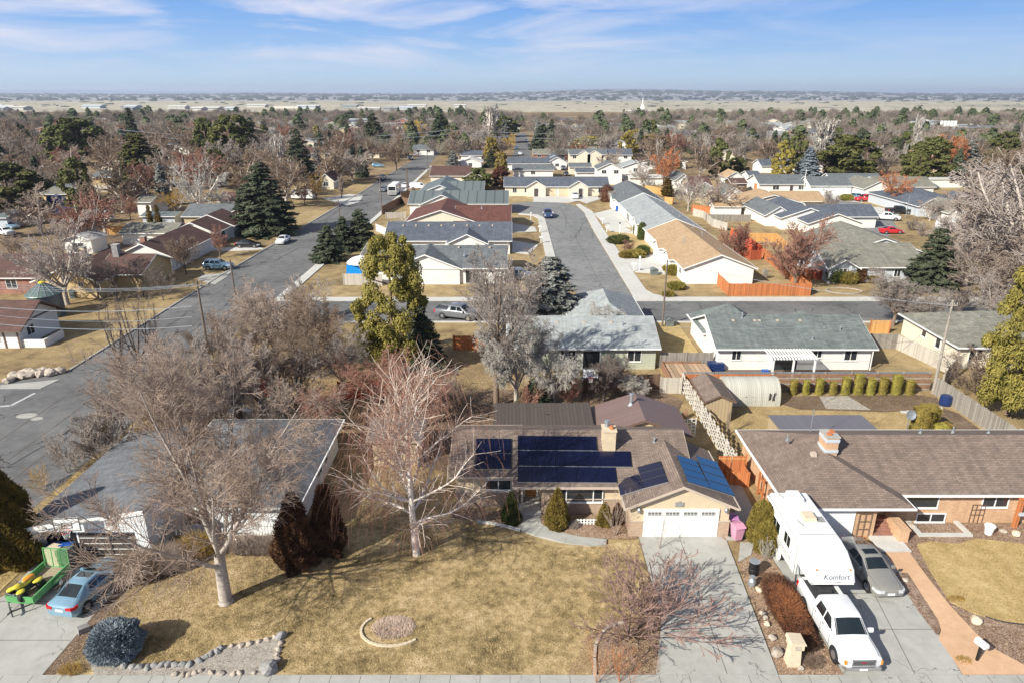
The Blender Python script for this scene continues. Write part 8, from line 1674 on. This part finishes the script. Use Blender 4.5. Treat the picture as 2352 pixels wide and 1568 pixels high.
# ---- evergreens of the middle ground
for (t, xb, yb, yt, w, mt_, st_, sd, lb) in [
 ('D',908,850,520,185,'leaf_yellow','pine',1,'tall yellow green pine with open clumps in front of the cul-de-sac houses'),
 ('D',972,850,700,130,'leaf_spruce','spruce',2,'dark green spruce right of the yellow green pine'),
 ('D',1262,742,588,190,'leaf_grey','spruce',3,'frosty grey spruce at the left corner of the cul-de-sac mouth'),
 ('D',1225,935,868,95,'leaf_spruce','spruce',4,'low dark juniper behind the flat patio roof'),
 ('D',755,600,515,80,'leaf_spruce','spruce',5,'nearest dark blue green spruce beside the left street'),
 ('D',790,575,495,80,'leaf_spruce','spruce',6,'middle dark blue green spruce beside the left street'),
 ('D',830,570,478,85,'leaf_spruce','spruce',7,'farther dark blue green spruce beside the white vinyl fence'),
 ('D',700,575,505,.1 or 60,'leaf_spruce','spruce',8,'x'),
 ('D',612,537,380,125,'leaf_spruce','spruce',9,'tall dark spruce with ragged sides left of the left street'),
 ('D',560,520,430,60,'leaf_spruce','spruce',10,'smaller spruce at the left foot of the ragged tall spruce'),
 ('D',2135,662,520,120,'leaf_spruce','spruce',11,'broad dark green spruce at the corner right of the pale blue house'),
 ('D',2312,950,590,170,'leaf_yellow','pine',12,'large yellow green pine leaning in at the right edge'),
 ('D',2335,760,600,60,'leaf_yellow','pine',13,'yellow green pine bough mass at the right edge above the street'),
 ('D',1098,437,388,58,'leaf_pine','pine',14,'rounded olive pine behind the ribbed roof house'),
 ('D',1150,432,385,40,'leaf_rust','pine',15,'small rust green tree right of the rounded olive pine'),
 ('D',190,380,275,120,'leaf_pine','pine',16,'broad tall green pine at upper left'),
 ('D',330,430,310,110,'leaf_pine','spruce',17,'wide dark green conifer left of the pale bare tree'),
 ('D',480,375,275,55,'leaf_pine','pine',18,'narrow green conifer left of the big dark one at upper left'),
 ('D',545,380,265,90,'leaf_pine','pine',19,'big dark conifer at upper left of centre'),
 ('D',690,410,300,75,'leaf_spruce','spruce',20,'dark pointed spruce right of the pale poplar'),
 ('D',30,490,380,150,'leaf_pine','pine',21,'large dark pine at the left edge'),
 ('D',5,400,330,80,'leaf_spruce','spruce',22,'dark blue spruce at the very left edge'),
 ('D',310,345,250,36,'leaf_spruce','spruce',23,'pointed dark spruce in the upper left woods'),
 ('D',352,548,472,17,'leaf_thuja','column',24,'left one of the pair of columnar cypresses by the orange fence'),
 ('D',371,548,470,17,'leaf_thuja','column',25,'right one of the pair of columnar cypresses by the orange fence'),
 ('D',1940,402,315,120,'leaf_pine','pine',26,'very broad green pine behind the loop street houses'),
 ('D',2125,420,320,95,'leaf_pine','pine',27,'tall bushy green pine right of the rounded orange tree'),
 ('D',1853,410,340,56,'leaf_blue','spruce',28,'pale blue spruce left of the very broad pine'),
 ('D',2220,400,325,54,'leaf_grey','spruce',29,'grey spruce at right behind the reddish trees'),
 ('D',2300,370,305,60,'leaf_pine','pine',30,'green pine near the right edge beyond the dark roof'),
 ('D',1692,400,362,44,'leaf_pine','pine',31,'round dark green pine among bare trees at centre right'),
 ('D',1532,452,412,24,'leaf_thuja','column',32,'dark green column cypress by the gold fence'),
 ('D',1350,350,315,70,'leaf_olive','pine',33,'bushy olive pine pair behind the two storey cream house'),
 ('D',1395,350,320,50,'leaf_pine','pine',34,'dark right half of the bushy pine group behind the cream house'),
 ('D',1500,345,310,80,'leaf_olive','pine',35,'yellow olive pine behind the tall pale bare tree'),
 ('D',1240,345,290,45,'leaf_spruce','spruce',36,'dark grey spruce beside the far street'),
 ('D',1265,345,300,40,'leaf_spruce','spruce',37,'second dark spruce right beside the far street'),
 ('D',1128,385,340,26,'leaf_spruce','spruce',38,'small dark pointed spruce right of the white roofed house'),
 ('D',1040,390,348,34,'leaf_grey','spruce',39,'grey green spruce at the bend of the left street'),
 ('D',1162,315,270,60,'leaf_pine','pine',40,'broad green pine above the yellow topped tree'),
 ('D',1010,340,262,50,'leaf_spruce','spruce',41,'dark conifer at the end of the left street'),
 ('D',1018,330,270,32,'leaf_pine','pine',42,'mid green conifer at the end of the left street'),
 ('D',860,340,262,50,'leaf_spruce','spruce',43,'dark blue green conifer left of the rounded brown street tree'),
 ('D',730,400,330,30,'leaf_grey','spruce',44,'thin grey conifer on the left street'),
 ('D',1990,430,402,30,'leaf_olive','column',45,'clipped dark hedge column beside the white gable on the loop street'),
 ]:
    if lb == 'x': continue
    et(t, xb, yb, yt, w, lb, mat=mt_, style=st_, seed=sd % 6 + (20 if st_ == 'pine' else 0), size=.27 if st_ == 'pine' and yt < 500 else (.10 if st_ == 'pine' else .17), name={'pine': 'pine_tree', 'spruce': 'spruce_tree', 'column': 'cypress'}[st_])
# small clipped things by the row houses
for i, (x, y, rx_, hh, mt_, lb) in enumerate(((645,590,2.0,1.5,'leaf_green','left bush of the dark green pair by the eastern row'),(688,580,1.8,1.4,'leaf_green','right bush of the dark green pair by the eastern row'),(725,702,1.5,1.1,'leaf_olive','nearest low olive shrub of the group beside the mailbox lawn'),(800,698,2.2,1.3,'leaf_olive','wide olive shrub of the group beside the mailbox lawn'),(855,678,1.5,1.6,'leaf_green','dark ball shrub at the right of the mailbox lawn group'),(1120,945,1.6,1.0,'leaf_yellow','yellow green ball shrub on the corner lawn'),(1060,805,1.1,1.0,'leaf_olive','shrub under the tan roof by the entrance'),(1085,835,1.2,1.6,'leaf_olive','cone shrub nearest the tan roofed house corner'),(812,515,1.0,2.6,'leaf_green','narrow green shrub against the eastern row'),(848,560,1.1,3.4,'leaf_green','taller narrow green shrub against the eastern row'),(1055,1005,1.0,.7,'leaf_olive','low green tuft by the corner fence'),(575,262,2.5,4.5,'leaf_rust','dark red shrub beside the far house of the eastern row'))):
    X, Y = G('g', x, y + 14); shrub(X, Y, rx_ * .8, rx_ * .7, hh, lb, mt_, 'ball' if hh < 2 else 'egg', 90 + i, .16, 1100)
for i, (x, y, rx_, hh, mt_, lb) in enumerate(((610,1060,1.6,2.4,'leaf_green','dark green bush at the left corner of the pale blue house'),(725,1065,2.0,2.0,'leaf_yellow','yellow bush in front of the pale blue house'),(820,1060,1.4,2.4,'leaf_rust','reddish bush right of the yellow bush'),(965,1062,1.0,1.0,'leaf_olive','small pale bush by the door of the pale blue house'),(725,310,2.2,1.6,'leaf_yellow','yellowish low shrub left of the red pickup'))):
    X, Y = G('h', x, y); shrub(X, Y, rx_ * .8, rx_ * .7, hh, lb, mt_, 'ball', 110 + i, .16, 1200)
X, Y = G('g', 745, 690); bare(X, Y, 2.8, 'spread', 'small round headed reddish tree on the mailbox lawn', 'twig_red', 'bark_brown', 75, 1.2, .03, 1.0, base=8)
# ---- single bare trees of the middle distance
for i, (t, xb, yb, yt, kd, tw_, wd, lb) in enumerate([
 ('D',155,700,490,'spread','twig_grey',1.0,'great grey bare tree with forked trunk in front of the yellow gable at left'),
 ('D',228,690,600,'open','twig_dark',1.0,'dark leaning tree beside the yellow gable'),('D',270,690,590,'open','twig_dark',.9,'dark trunked tree by the brown shaded wall'),('D',330,680,590,'vase','twig_dark',1.1,'dark bare shrub tree in front of the brown walled house'),('D',375,690,610,'vase','twig_dark',1.1,'dark bare tree left of the crossarm pole'),
 ('D',428,630,535,'oval','twig_brown',1.0,'brown upright bare tree beside the silver SUV'),('D',506,592,512,'oval','twig_red',.8,'narrow reddish street tree between the two parked cars'),
 ('D',465,500,365,'spread','twig_silver',1.1,'pale silver bare tree standing out against the dark conifers'),('D',403,490,430,'spread','twig_gold',1.3,'golden willow behind the columnar cypresses'),('D',300,505,440,'oval','twig_red',1.0,'reddish leafed tree behind the orange fence'),
 ('D',85,405,318,'oval','twig_pink',1.0,'pink white birch at upper left'),('D',645,420,300,'poplar','twig_silver',1.7,'pale beige poplar left of the dark pointed spruce'),('D',810,420,335,'spread','twig_grey',1.1,'grey street tree on the left of the long street'),('D',910,392,300,'spread','twig_brown',1.1,'rounded brown street tree beside the long street'),
 ('D',785,455,400,'poplar','twig_pink',1.6,'slim pale street tree on the left kerb'),('D',727,460,395,'oval','twig_gold',.9,'tan bare tree by the parked travel trailer'),('D',700,470,420,'spread','twig_red',1.0,'pinkish bare tree in front of the travel trailer at left'),
 ('D',1172,345,305,'spread','twig_yellow',1.1,'yellow topped round tree beside the far street'),('D',955,330,275,'spread','twig_yellow',1.2,'orange yellow willow in the woods at centre left'),
 ('D',1125,330,235,'poplar','twig_silver',2.6,'tall pale poplar clump standing above the horizon woods'),('D',1530,430,335,'oval','twig_orange',1.0,'tall pale trunked tree with orange twigs right of centre'),
 ('D',1580,485,400,'spread','twig_grey',.9,'grey bare tree in front of the brown roofed house at centre right'),('D',1650,492,398,'spread','twig_pink',1.1,'taller bare tree right beside it behind the white gable'),('D',1475,430,370,'spread','twig_grey',1.0,'grey bare tree beside the low white roof'),
 ('D',1690,590,500,'bush','twig_red',1.5,'low reddish bare thicket left of the tall reddish tree'),('D',1825,662,485,'oval','twig_red',1.15,'tall reddish bare tree inside the corner fence'),('D',1805,640,560,'bush','twig_red',1.2,'reddish undergrowth at the foot of the tall reddish tree'),
 ('D',1758,640,612,'bush','twig_silver',.9,'small whitish bare shrub beside the blank gable'),
 ('D',1903,490,428,'oval','twig_grey',1.0,'slender grey bare tree at the loop street kerb'),('D',2050,475,390,'spread','twig_orange',1.1,'rounded orange brown bare tree east of the red pickup'),('D',2135,508,450,'spread','twig_grey',1.2,'small grey bare tree in front of the pale blue hipped house'),
 ('D',2095,530,500,'bush','twig_dark',1.3,'dark rounded bush beside the white topper truck'),('D',2115,545,505,'bush','twig_grey',1.3,'grey bush right of the dark rounded bush'),
 ('D',2215,660,490,'oval','twig_grey',1.4,'grey bare thicket tree right of the broad spruce'),('D',2260,640,440,'spread','twig_grey',1.3,'tall grey bare tree in the right hand thicket'),('D',2320,640,400,'spread','twig_pink',1.2,'tall pinkish bare tree at the right edge of the thicket'),('D',2300,560,370,'oval','twig_grey',1.3,'high grey crown behind the right hand thicket'),('D',2240,560,420,'oval','twig_pink',1.3,'pinkish crown behind the pale blue hipped house'),
 ('D',2222,600,430,'spread','twig_grey',1.2,'wide grey bare tree at the left of the right hand thicket'),('D',2345,690,330,'spread','twig_grey',1.2,'tallest grey bare tree at the right edge, reaching toward the far woods'),('D',2280,700,520,'oval','twig_pink',1.3,'pinkish bare tree at the front of the right hand thicket'),
 ('D',2275,760,620,'spread','twig_grey',1.1,'bare tree overhanging the cross street at far right'),('D',2200,720,650,'bush','twig_dark',1.3,'dark low bush on the cross street at right'),('D',2225,800,720,'bush','twig_brown',1.2,'brown bush in front of the cream hipped house'),('D',2240,900,800,'bush','twig_brown',1.6,'rust brown undergrowth beneath the right yellow pine'),('D',2180,850,800,'bush','twig_pink',1.2,'pink bush behind the grey side fence corner'),
 ('D',1885,400,262,'poplar','twig_silver',2.4,'wide fan shaped pale poplar at right of centre'),('D',2098,370,258,'poplar','twig_silver',1.2,'tall narrow pale poplar on the right'),('D',2185,400,300,'oval','twig_orange',1.3,'orange tinted willow right of the bushy pine'),('D',2035,400,335,'oval','twig_grey',1.5,'grey bare tree between the two big right pines'),
 ('D',1130,760,600,'oval','twig_grey',.8,'thin bare tree before the corner house of the western row'),('D',1195,770,590,'oval','twig_grey',.8,'thin bare tree left of the frosty spruce'),('D',1405,470,435,'oval','twig_pink',.8,'pink young tree by the duplex driveway'),('D',1385,800,690,'weep','twig_silver',.9,'pale bare boughs over the pale grey roof'),
 ('D',30,600,530,'spread','twig_pink',1.1,'pinkish bare tree at the far left edge'),('D',25,480,420,'spread','twig_grey',1.0,'grey bare tree below the large dark pine'),('D',120,455,380,'spread','twig_grey',1.0,'dark twigged bare tree by the cream garage at left'),('D',200,455,385,'oval','twig_grey',1.0,'grey bare tree over the tan lot fence'),('D',1765,1050,1045,'bush','twig_grey',.6,'tiny grey bush by the right chimney yard'),
 ]):
    k = dict(twig=tw_, bark={'twig_dark': 'bark_dark', 'twig_silver': 'bark_birch', 'twig_grey': 'bark_grey'}.get(tw_, 'bark_brown'), seed=70 + (i * 5) % 14 if kd != 'poplar' else 71, dens=1.2, wide=wd * 1.0, base=8.0, tw=.018)
    if kd == 'bush': k.update(name='bare_shrub', cat='shrub', base=3.0, tw=.011)
    if yt < 420: k.update(tw=.026, dens=1.0)
    bt(t, xb, yb, yt, kd, lb, **k)
# pale oval bed in the pale blue house lawn; small bits
edging('lawn_edging', ring(G('h', 705, 1140), 2.6, 1.6, 0, 6.28), .2, .12, .03, 'stone', 'oval brick edging on the lawn of the pale blue house')

# grass blades, litter
LAWN = [(-23.3,27.1),(7.2,27.1),(8.3,31),(8.3,37.6),(6.0,37.4),(3.0,37.4),(1.5,37.9),(0,38.9),(-1.8,40.2),(-12,40),(-14,38),(-19.5,35.2),(-21,33.6),(-23.2,33)]
leafmat('grass_blade', [(.13,.10,.042),(.32,.245,.115),(.52,.40,.21),(.70,.57,.37)], 1.1, 0); leafmat('litter', [(.10,.055,.03),(.28,.17,.10),(.50,.36,.24),(.62,.50,.38)], 9, 0); leafmat('straw_blade', [(.22,.16,.06),(.42,.32,.15),(.60,.47,.27)], 1.1, 0)
tufts('grass', LAWN, 130000, 'grass_blade', .055, .016, .085, 1, 'dry winter grass of the big front lawn')
tufts('grass', px('3',(1570,805),(1640,785),(1800,800),(1900,770),(2167,800),(2400,830),(2400,1290),(2080,1235),(1900,1190),(1760,1125),(1650,960)), 40000, 'straw_blade', .05, .016, .085, 2, 'straw coloured grass of the right front lawn')
tufts('grass', [(-34,28),(-30.8,33),(-30.8,60),(-33.9,80)], 26000, 'straw_blade', .10, .02, .03, 3, 'rough straw grass of the strip by the left street')
tufts('leaf_litter', [(24.5,27.2),(43,27.2),(43,40),(27,40),(25.9,38.7)], 30000, 'litter', .03, .03, .052, 4, 'dry leaf litter on the right yard beds', True)
tufts('leaf_litter', [(13.7,27.05),(16.9,27.05),(16.9,33),(16.4,38),(15.4,38),(14.3,36)], 16000, 'litter', .03, .03, .052, 5, 'dry leaf litter between the two driveways', True)
tufts('leaf_litter', px('2',(1400,1535),(1480,1380),(1560,1260),(1700,1220),(1800,1225),(1880,1300),(1885,1530)), 9000, 'litter', .025, .028, .104, 6, 'dry leaf litter under the plum by the main driveway', True)
tufts('leaf_litter', [(-23.9,27.05),(-22,27.05),(-17,33),(-13,36),(-13,40),(-22.5,36.5),(-23.5,33.5)], 22000, 'litter', .025, .03, .09, 7, 'dry leaf litter along the left house beds', True)
tufts('leaf_litter', [(1.9,38.6),(8.3,38.2),(7.9,41.1),(1.9,41.1)], 7000, 'litter', .025, .028, .098, 8, 'dry leaf litter in the bed under the picture window', True)
tufts('grass', [(17,46),(39,49),(41,62),(17,62)], 60000, 'straw_blade', .06, .02, .0, 9, 'dry grass of the back lawn by the sheds')
tufts('leaf_litter', [(-33,46),(-13,52),(5,54),(16,60),(16,67),(-33,83)], 90000, 'litter', .04, .05, .03, 10, 'leaf litter on the ground under the grove', True)
# ============================================================ the woods: 230 single trees, then one mass
FARK = []
for kd, tw_, sd in (('spread','twig_brown',1),('oval','twig_pink',2),('spread','twig_brown',3),('oval','twig_grey',4),('spread','twig_pink',5),('poplar','twig_silver',6),('oval','twig_brown',7),('spread','twig_brown',8),('oval','twig_grey',9),('oval','twig_red',10)):
    FARK.append(('b', kd, tw_, 'bark_grey', 200 + sd))
STREETS = [(-50, 0, -30, 400), (-4, 150, 20, 215), (-4, 295, 13, 800)]
def where(X, Y):
    a = 'left of the long left street' if X < -48 else 'between the left street and the far street' if X < 0 else 'behind the two storey cream house' if X < 60 else 'behind the loop street houses' if X < 150 else 'at the far right'
    return a + (', near row' if Y < 210 else ', middle rows' if Y < 300 else ', deep in the woods')
def blocked(X, Y):
    if any(a <= X <= c and b <= Y <= d for a, b, c, d in STREETS): return True
    if any(abs(X - a) < r_ and -32 < Y - b < 5 for a, b, r_ in KEEP): return True
    for t_, xl, xr, yf, dep, *_ in FH:
        (x0, y), (x1, _q) = G(t_, xl, yf), G(t_, xr, yf)
        if x0 - 1 < X < x1 + 1 and y - 14 < Y < y + dep + 1: return True
    if -33 < X < 120 and Y < 232 or -76 < X < -33 and Y < 165 or Y < 128: return True
    return False
rg = random.Random(2024); placed = []; n = 0; tries = 0
LB = {'twig_grey': 'grey bare tree in the belt of woods beyond the houses', 'twig_pink': 'pinkish bare tree in the belt of woods beyond the houses', 'twig_brown': 'brown bare tree in the belt of woods beyond the houses', 'twig_silver': 'pale upright poplar in the belt of woods beyond the houses', 'twig_red': 'reddish bare tree in the belt of woods beyond the houses',
      'leaf_pine': 'dark green pine in the belt of woods beyond the houses', 'leaf_spruce': 'dark pointed spruce in the belt of woods beyond the houses', 'leaf_grey': 'grey green spruce in the belt of woods beyond the houses', 'leaf_olive': 'olive green pine in the belt of woods beyond the houses'}
GRP = {k: v.split(' in the')[0] + 's in the woods' for k, v in LB.items()}
while n < 300 and tries < 9000:
    tries += 1; Y = 128 + 300 * rg.random() ** .9; X = rg.uniform(-.86, .82) * Y
    if blocked(X, Y) or any((X - a) ** 2 + (Y - b) ** 2 < 70 for a, b in placed): continue
    placed.append((X, Y)); n += 1
    if rg.random() < .24:
        mt_, st_ = rg.choice([('leaf_pine','pine'),('leaf_spruce','spruce'),('leaf_spruce','spruce'),('leaf_grey','spruce'),('leaf_olive','pine')]); H = rg.uniform(8, 15)
        evergreen(X, Y, H, H * (.30 if st_ == 'pine' else .24), LB[mt_].split(' in the')[0] + ' ' + where(X, Y), mat=mt_, style=st_, seed=rg.choice([20, 21, 22]) if st_ == 'pine' else rg.choice([1, 2, 3]), size=.34, dens=.7, group=GRP[mt_], name='pine_tree' if st_ == 'pine' else 'spruce_tree')
    else:
        _, kd, tw_, bk, sd = rg.choice(FARK); H = rg.uniform(7.5, 13) + 1.8 * (X < -48)
        bare(X, Y, H, kd, LB[tw_].split(' in the')[0] + ' ' + where(X, Y), twig=tw_, bark=bk, seed=sd, dens=1.0, tw=.04, wide=rg.uniform(1.15, 1.5), group=GRP[tw_], base=10)
rv = random.Random(31); nh = 0; HS = []
for i in range(1200):
    Y = rv.uniform(250, 700); X = rv.uniform(-.76, .76) * Y
    if nh >= 175: break
    if blocked(X, Y) or any(abs(X - a) < 9 and -14 < Y - b < 9 for a, b in placed): continue
    nh += 1; w_, d_ = rv.uniform(11, 19), rv.uniform(8, 12); wm, wl = rv.choice([('siding_white', 'white'), ('siding_cream', 'cream'), ('siding_tan', 'tan'), ('siding_white', 'white'), ('brick_red', 'brick')]); rm, rl = rv.choice([('roof_grey', 'grey'), ('roof_pale', 'pale'), ('roof_olive', 'olive'), ('roof_slate', 'blue'), ('roof_brown_far', 'brown'), ('roof_pale', 'pale')])
    h = House('house', wl + ' ' + rl + ' roofed house ' + where(X, Y), wm, rm, group='houses among the far trees')
    h.g(X, Y, X + w_, Y + d_, 2.9, rv.uniform(1.4, 2.2), rv.choice('xxy')); h.winf('f', Y, X + 2, 1, X + 4, 2.2); h.winf('f', Y, X + w_ - 4, 1, X + w_ - 2, 2.2); h.done(); placed.append((X + w_ / 2, Y)); HS.append((X + w_ / 2, Y))
# the rest of the wood as one mass of crowns
def crown_bits(seed, ever, nq):
    r = np.random.default_rng(seed)
    if ever:
        z = r.uniform(0, 1, nq); rad = (1 - z) ** .7 * .30 * r.uniform(.6, 1, nq) + .02; az = r.uniform(0, 6.28, nq)
        P = np.stack([rad * np.cos(az), rad * np.sin(az), .08 + z * .9], 1); Nn = np.stack([np.cos(az), np.sin(az), np.full(nq, .6)], 1); v, f = quads(P, Nn, .075, r, .6, .5)
    else:
        d = r.normal(size=(nq, 3)); d /= np.linalg.norm(d, axis=1, keepdims=True); P = d * np.array([.46, .46, .36]) * r.uniform(.35, 1, (nq, 1)) + np.array([0, 0, .6])
        dirv = d + np.array([0, 0, .7]) + r.normal(size=(nq, 3)) * .5; dirv /= np.linalg.norm(dirv, axis=1, keepdims=True); x = np.cross(dirv, r.normal(size=(nq, 3))); x /= np.linalg.norm(x, axis=1, keepdims=True)
        L, w = .11, .0065; v = np.stack([P - dirv * L - x * w, P - dirv * L + x * w, P + dirv * L + x * w * .4, P + dirv * L - x * w * .4], 1).reshape(-1, 3); f = np.arange(nq * 4).reshape(-1, 4)
    return v, f
protoE = [crown_bits(i, True, 150) for i in range(3)]; protoB = [crown_bits(10 + i, False, 330) for i in range(4)]
leafmat('wood_bare', [(.10,.082,.07),(.20,.165,.14),(.31,.26,.22)], .03, 0); leafmat('wood_green', [(.05,.065,.035),(.085,.105,.05),(.14,.155,.07)], .03, 0); leafmat('wood_tan', [(.22,.19,.16),(.30,.26,.21),(.38,.33,.27)], .03, 0)
masses = {'wood_bare': ([], []), 'wood_green': ([], []), 'wood_tan': ([], [])}; off = {k: 0 for k in masses}
rn = np.random.default_rng(7)
for i in range(5600):
    Y = 305 + 585 * rn.random() ** .85; X = rn.uniform(-.98, .95) * Y
    if -6 < X < 14 and Y < 520 or Y > 560 and X < -.3 * Y and rn.random() < .3 or any(abs(X - a) < 11 and -26 < Y - b < 14 for a, b in HS): continue
    if Y > 700 and math.sin(X * .009 + 1.3) + math.sin(X * .021) * .6 > .75 + (890 - Y) / 260: continue
    q = rn.random(); key = 'wood_green' if q < .13 + .12 * (math.sin(X * .02) * math.sin(Y * .03 + X * .01) > .3) else ('wood_tan' if q < .36 else 'wood_bare'); v, f = (protoE if key == 'wood_green' else protoB)[rn.integers(0, 3)]
    H = rn.uniform(5, 11.5) if key != 'wood_green' else rn.uniform(4, 14) ** 1.0; w = H * rn.uniform(.85, 1.35) * (1.35 if key == 'wood_green' else 1); a = rn.uniform(0, 6.28); c_, s_ = math.cos(a), math.sin(a)
    vv = np.stack([(v[:, 0] * c_ - v[:, 1] * s_) * w + X, (v[:, 0] * s_ + v[:, 1] * c_) * w + Y, v[:, 2] * H], 1); masses[key][0].append(vv); masses[key][1].append(f + off[key]); off[key] += len(v)
nm = {'wood_bare': 'bare_wood', 'wood_green': 'evergreen_wood', 'wood_tan': 'pale_wood'}
lbw = {'wood_bare': 'far mass of grey brown bare trees reaching to the open fields', 'wood_green': 'dark evergreens scattered through the far wood', 'wood_tan': 'pale tan crowns scattered through the far wood'}
for k, (a, b) in masses.items():
    o = np_mesh(nm[k], np.concatenate(a), np.concatenate(b), k); o['kind'] = 'stuff'; o['label'] = lbw[k]; o['category'] = 'woods'
# low dark tree lines and specks on the open plain far away
A, B, oo = [], [], 0
for i in range(2320):
    Y = rn.uniform(2750, 8800) if i < 2200 else rn.uniform(1350, 2600); X = rn.uniform(-.8, .8) * Y; w = rn.uniform(8, 60) * (Y / 4000); h = rn.uniform(3, 8) * (.35 if Y < 2650 else 1) * (1 + Y / 12000); base = float(hz(14, 46)((X / Y))) * max(0, (Y - 5000) / 4500) if Y > 5000 else 0
    v = np.array([(X, Y, base - 3), (X + w, Y + 4, base - 3), (X + w * .9, Y + 2, base + h * .8), (X + w * .5, Y, base + h), (X + w * .1, Y, base + h * .7), (X, Y + 14, base - 3), (X + w, Y + 18, base - 3), (X + w * .5, Y + 14, base + h * .9)])
    A.append(v); B += [(oo, oo + 1, oo + 2, oo + 3), (oo, oo + 3, oo + 4, oo + 4), (oo + 5, oo + 6, oo + 7, oo + 7)]; oo += 8
me = [tuple(dict.fromkeys(f)) for f in B]; plain('speck', (.12,.14,.15), .95, .2, .01)
o = link_mesh('tree_line', [tuple(p) for p in np.concatenate(A)], me, 'speck', uv=False); o['kind'] = 'stuff'; o['label'] = 'dark specks of tree lines over the far plain'; o['category'] = 'woods'
A, me, oo = [], [], 0
rq = random.Random(9); mb = MB()
for i in range(190):
    Y = rq.uniform(3500, 7000); X = rq.uniform(-.75, .75) * Y; w = rq.uniform(5, 24) * Y / 4000; mb.box(X, Y, -3, X + w, Y + 12, (hz(14, 46)(X / Y) * max(0, (Y - 5000) / 4500) if Y > 5000 else 0) + rq.uniform(2, 4.5) * Y / 5000)
o = mb.build('far_town', 'concrete_pale'); o['kind'] = 'stuff'; o['label'] = 'pale specks of a far town on the plain'; o['category'] = 'town'
# ---- the air between here and the hills
hzm = bpy.data.materials.new('haze'); hzm.use_nodes = True; t_ = hzm.node_tree; t_.nodes.clear(); ou = t_.nodes.new('ShaderNodeOutputMaterial'); vo = t_.nodes.new('ShaderNodeVolumePrincipled')
vo.inputs['Color'].default_value = (.72, .82, 1.0, 1); vo.inputs['Density'].default_value = 0.00009; vo.inputs['Anisotropy'].default_value = 0.2; t_.links.new(vo.outputs[0], ou.inputs['Volume'])
mb = MB(); mb.box(-34000, -1500, -60, 34000, 21000, 130); hb = mb.build('haze', 'rubber'); hb.data.materials[0] = hzm; hb['kind'] = 'stuff'
bpy.context.view_layer.update()
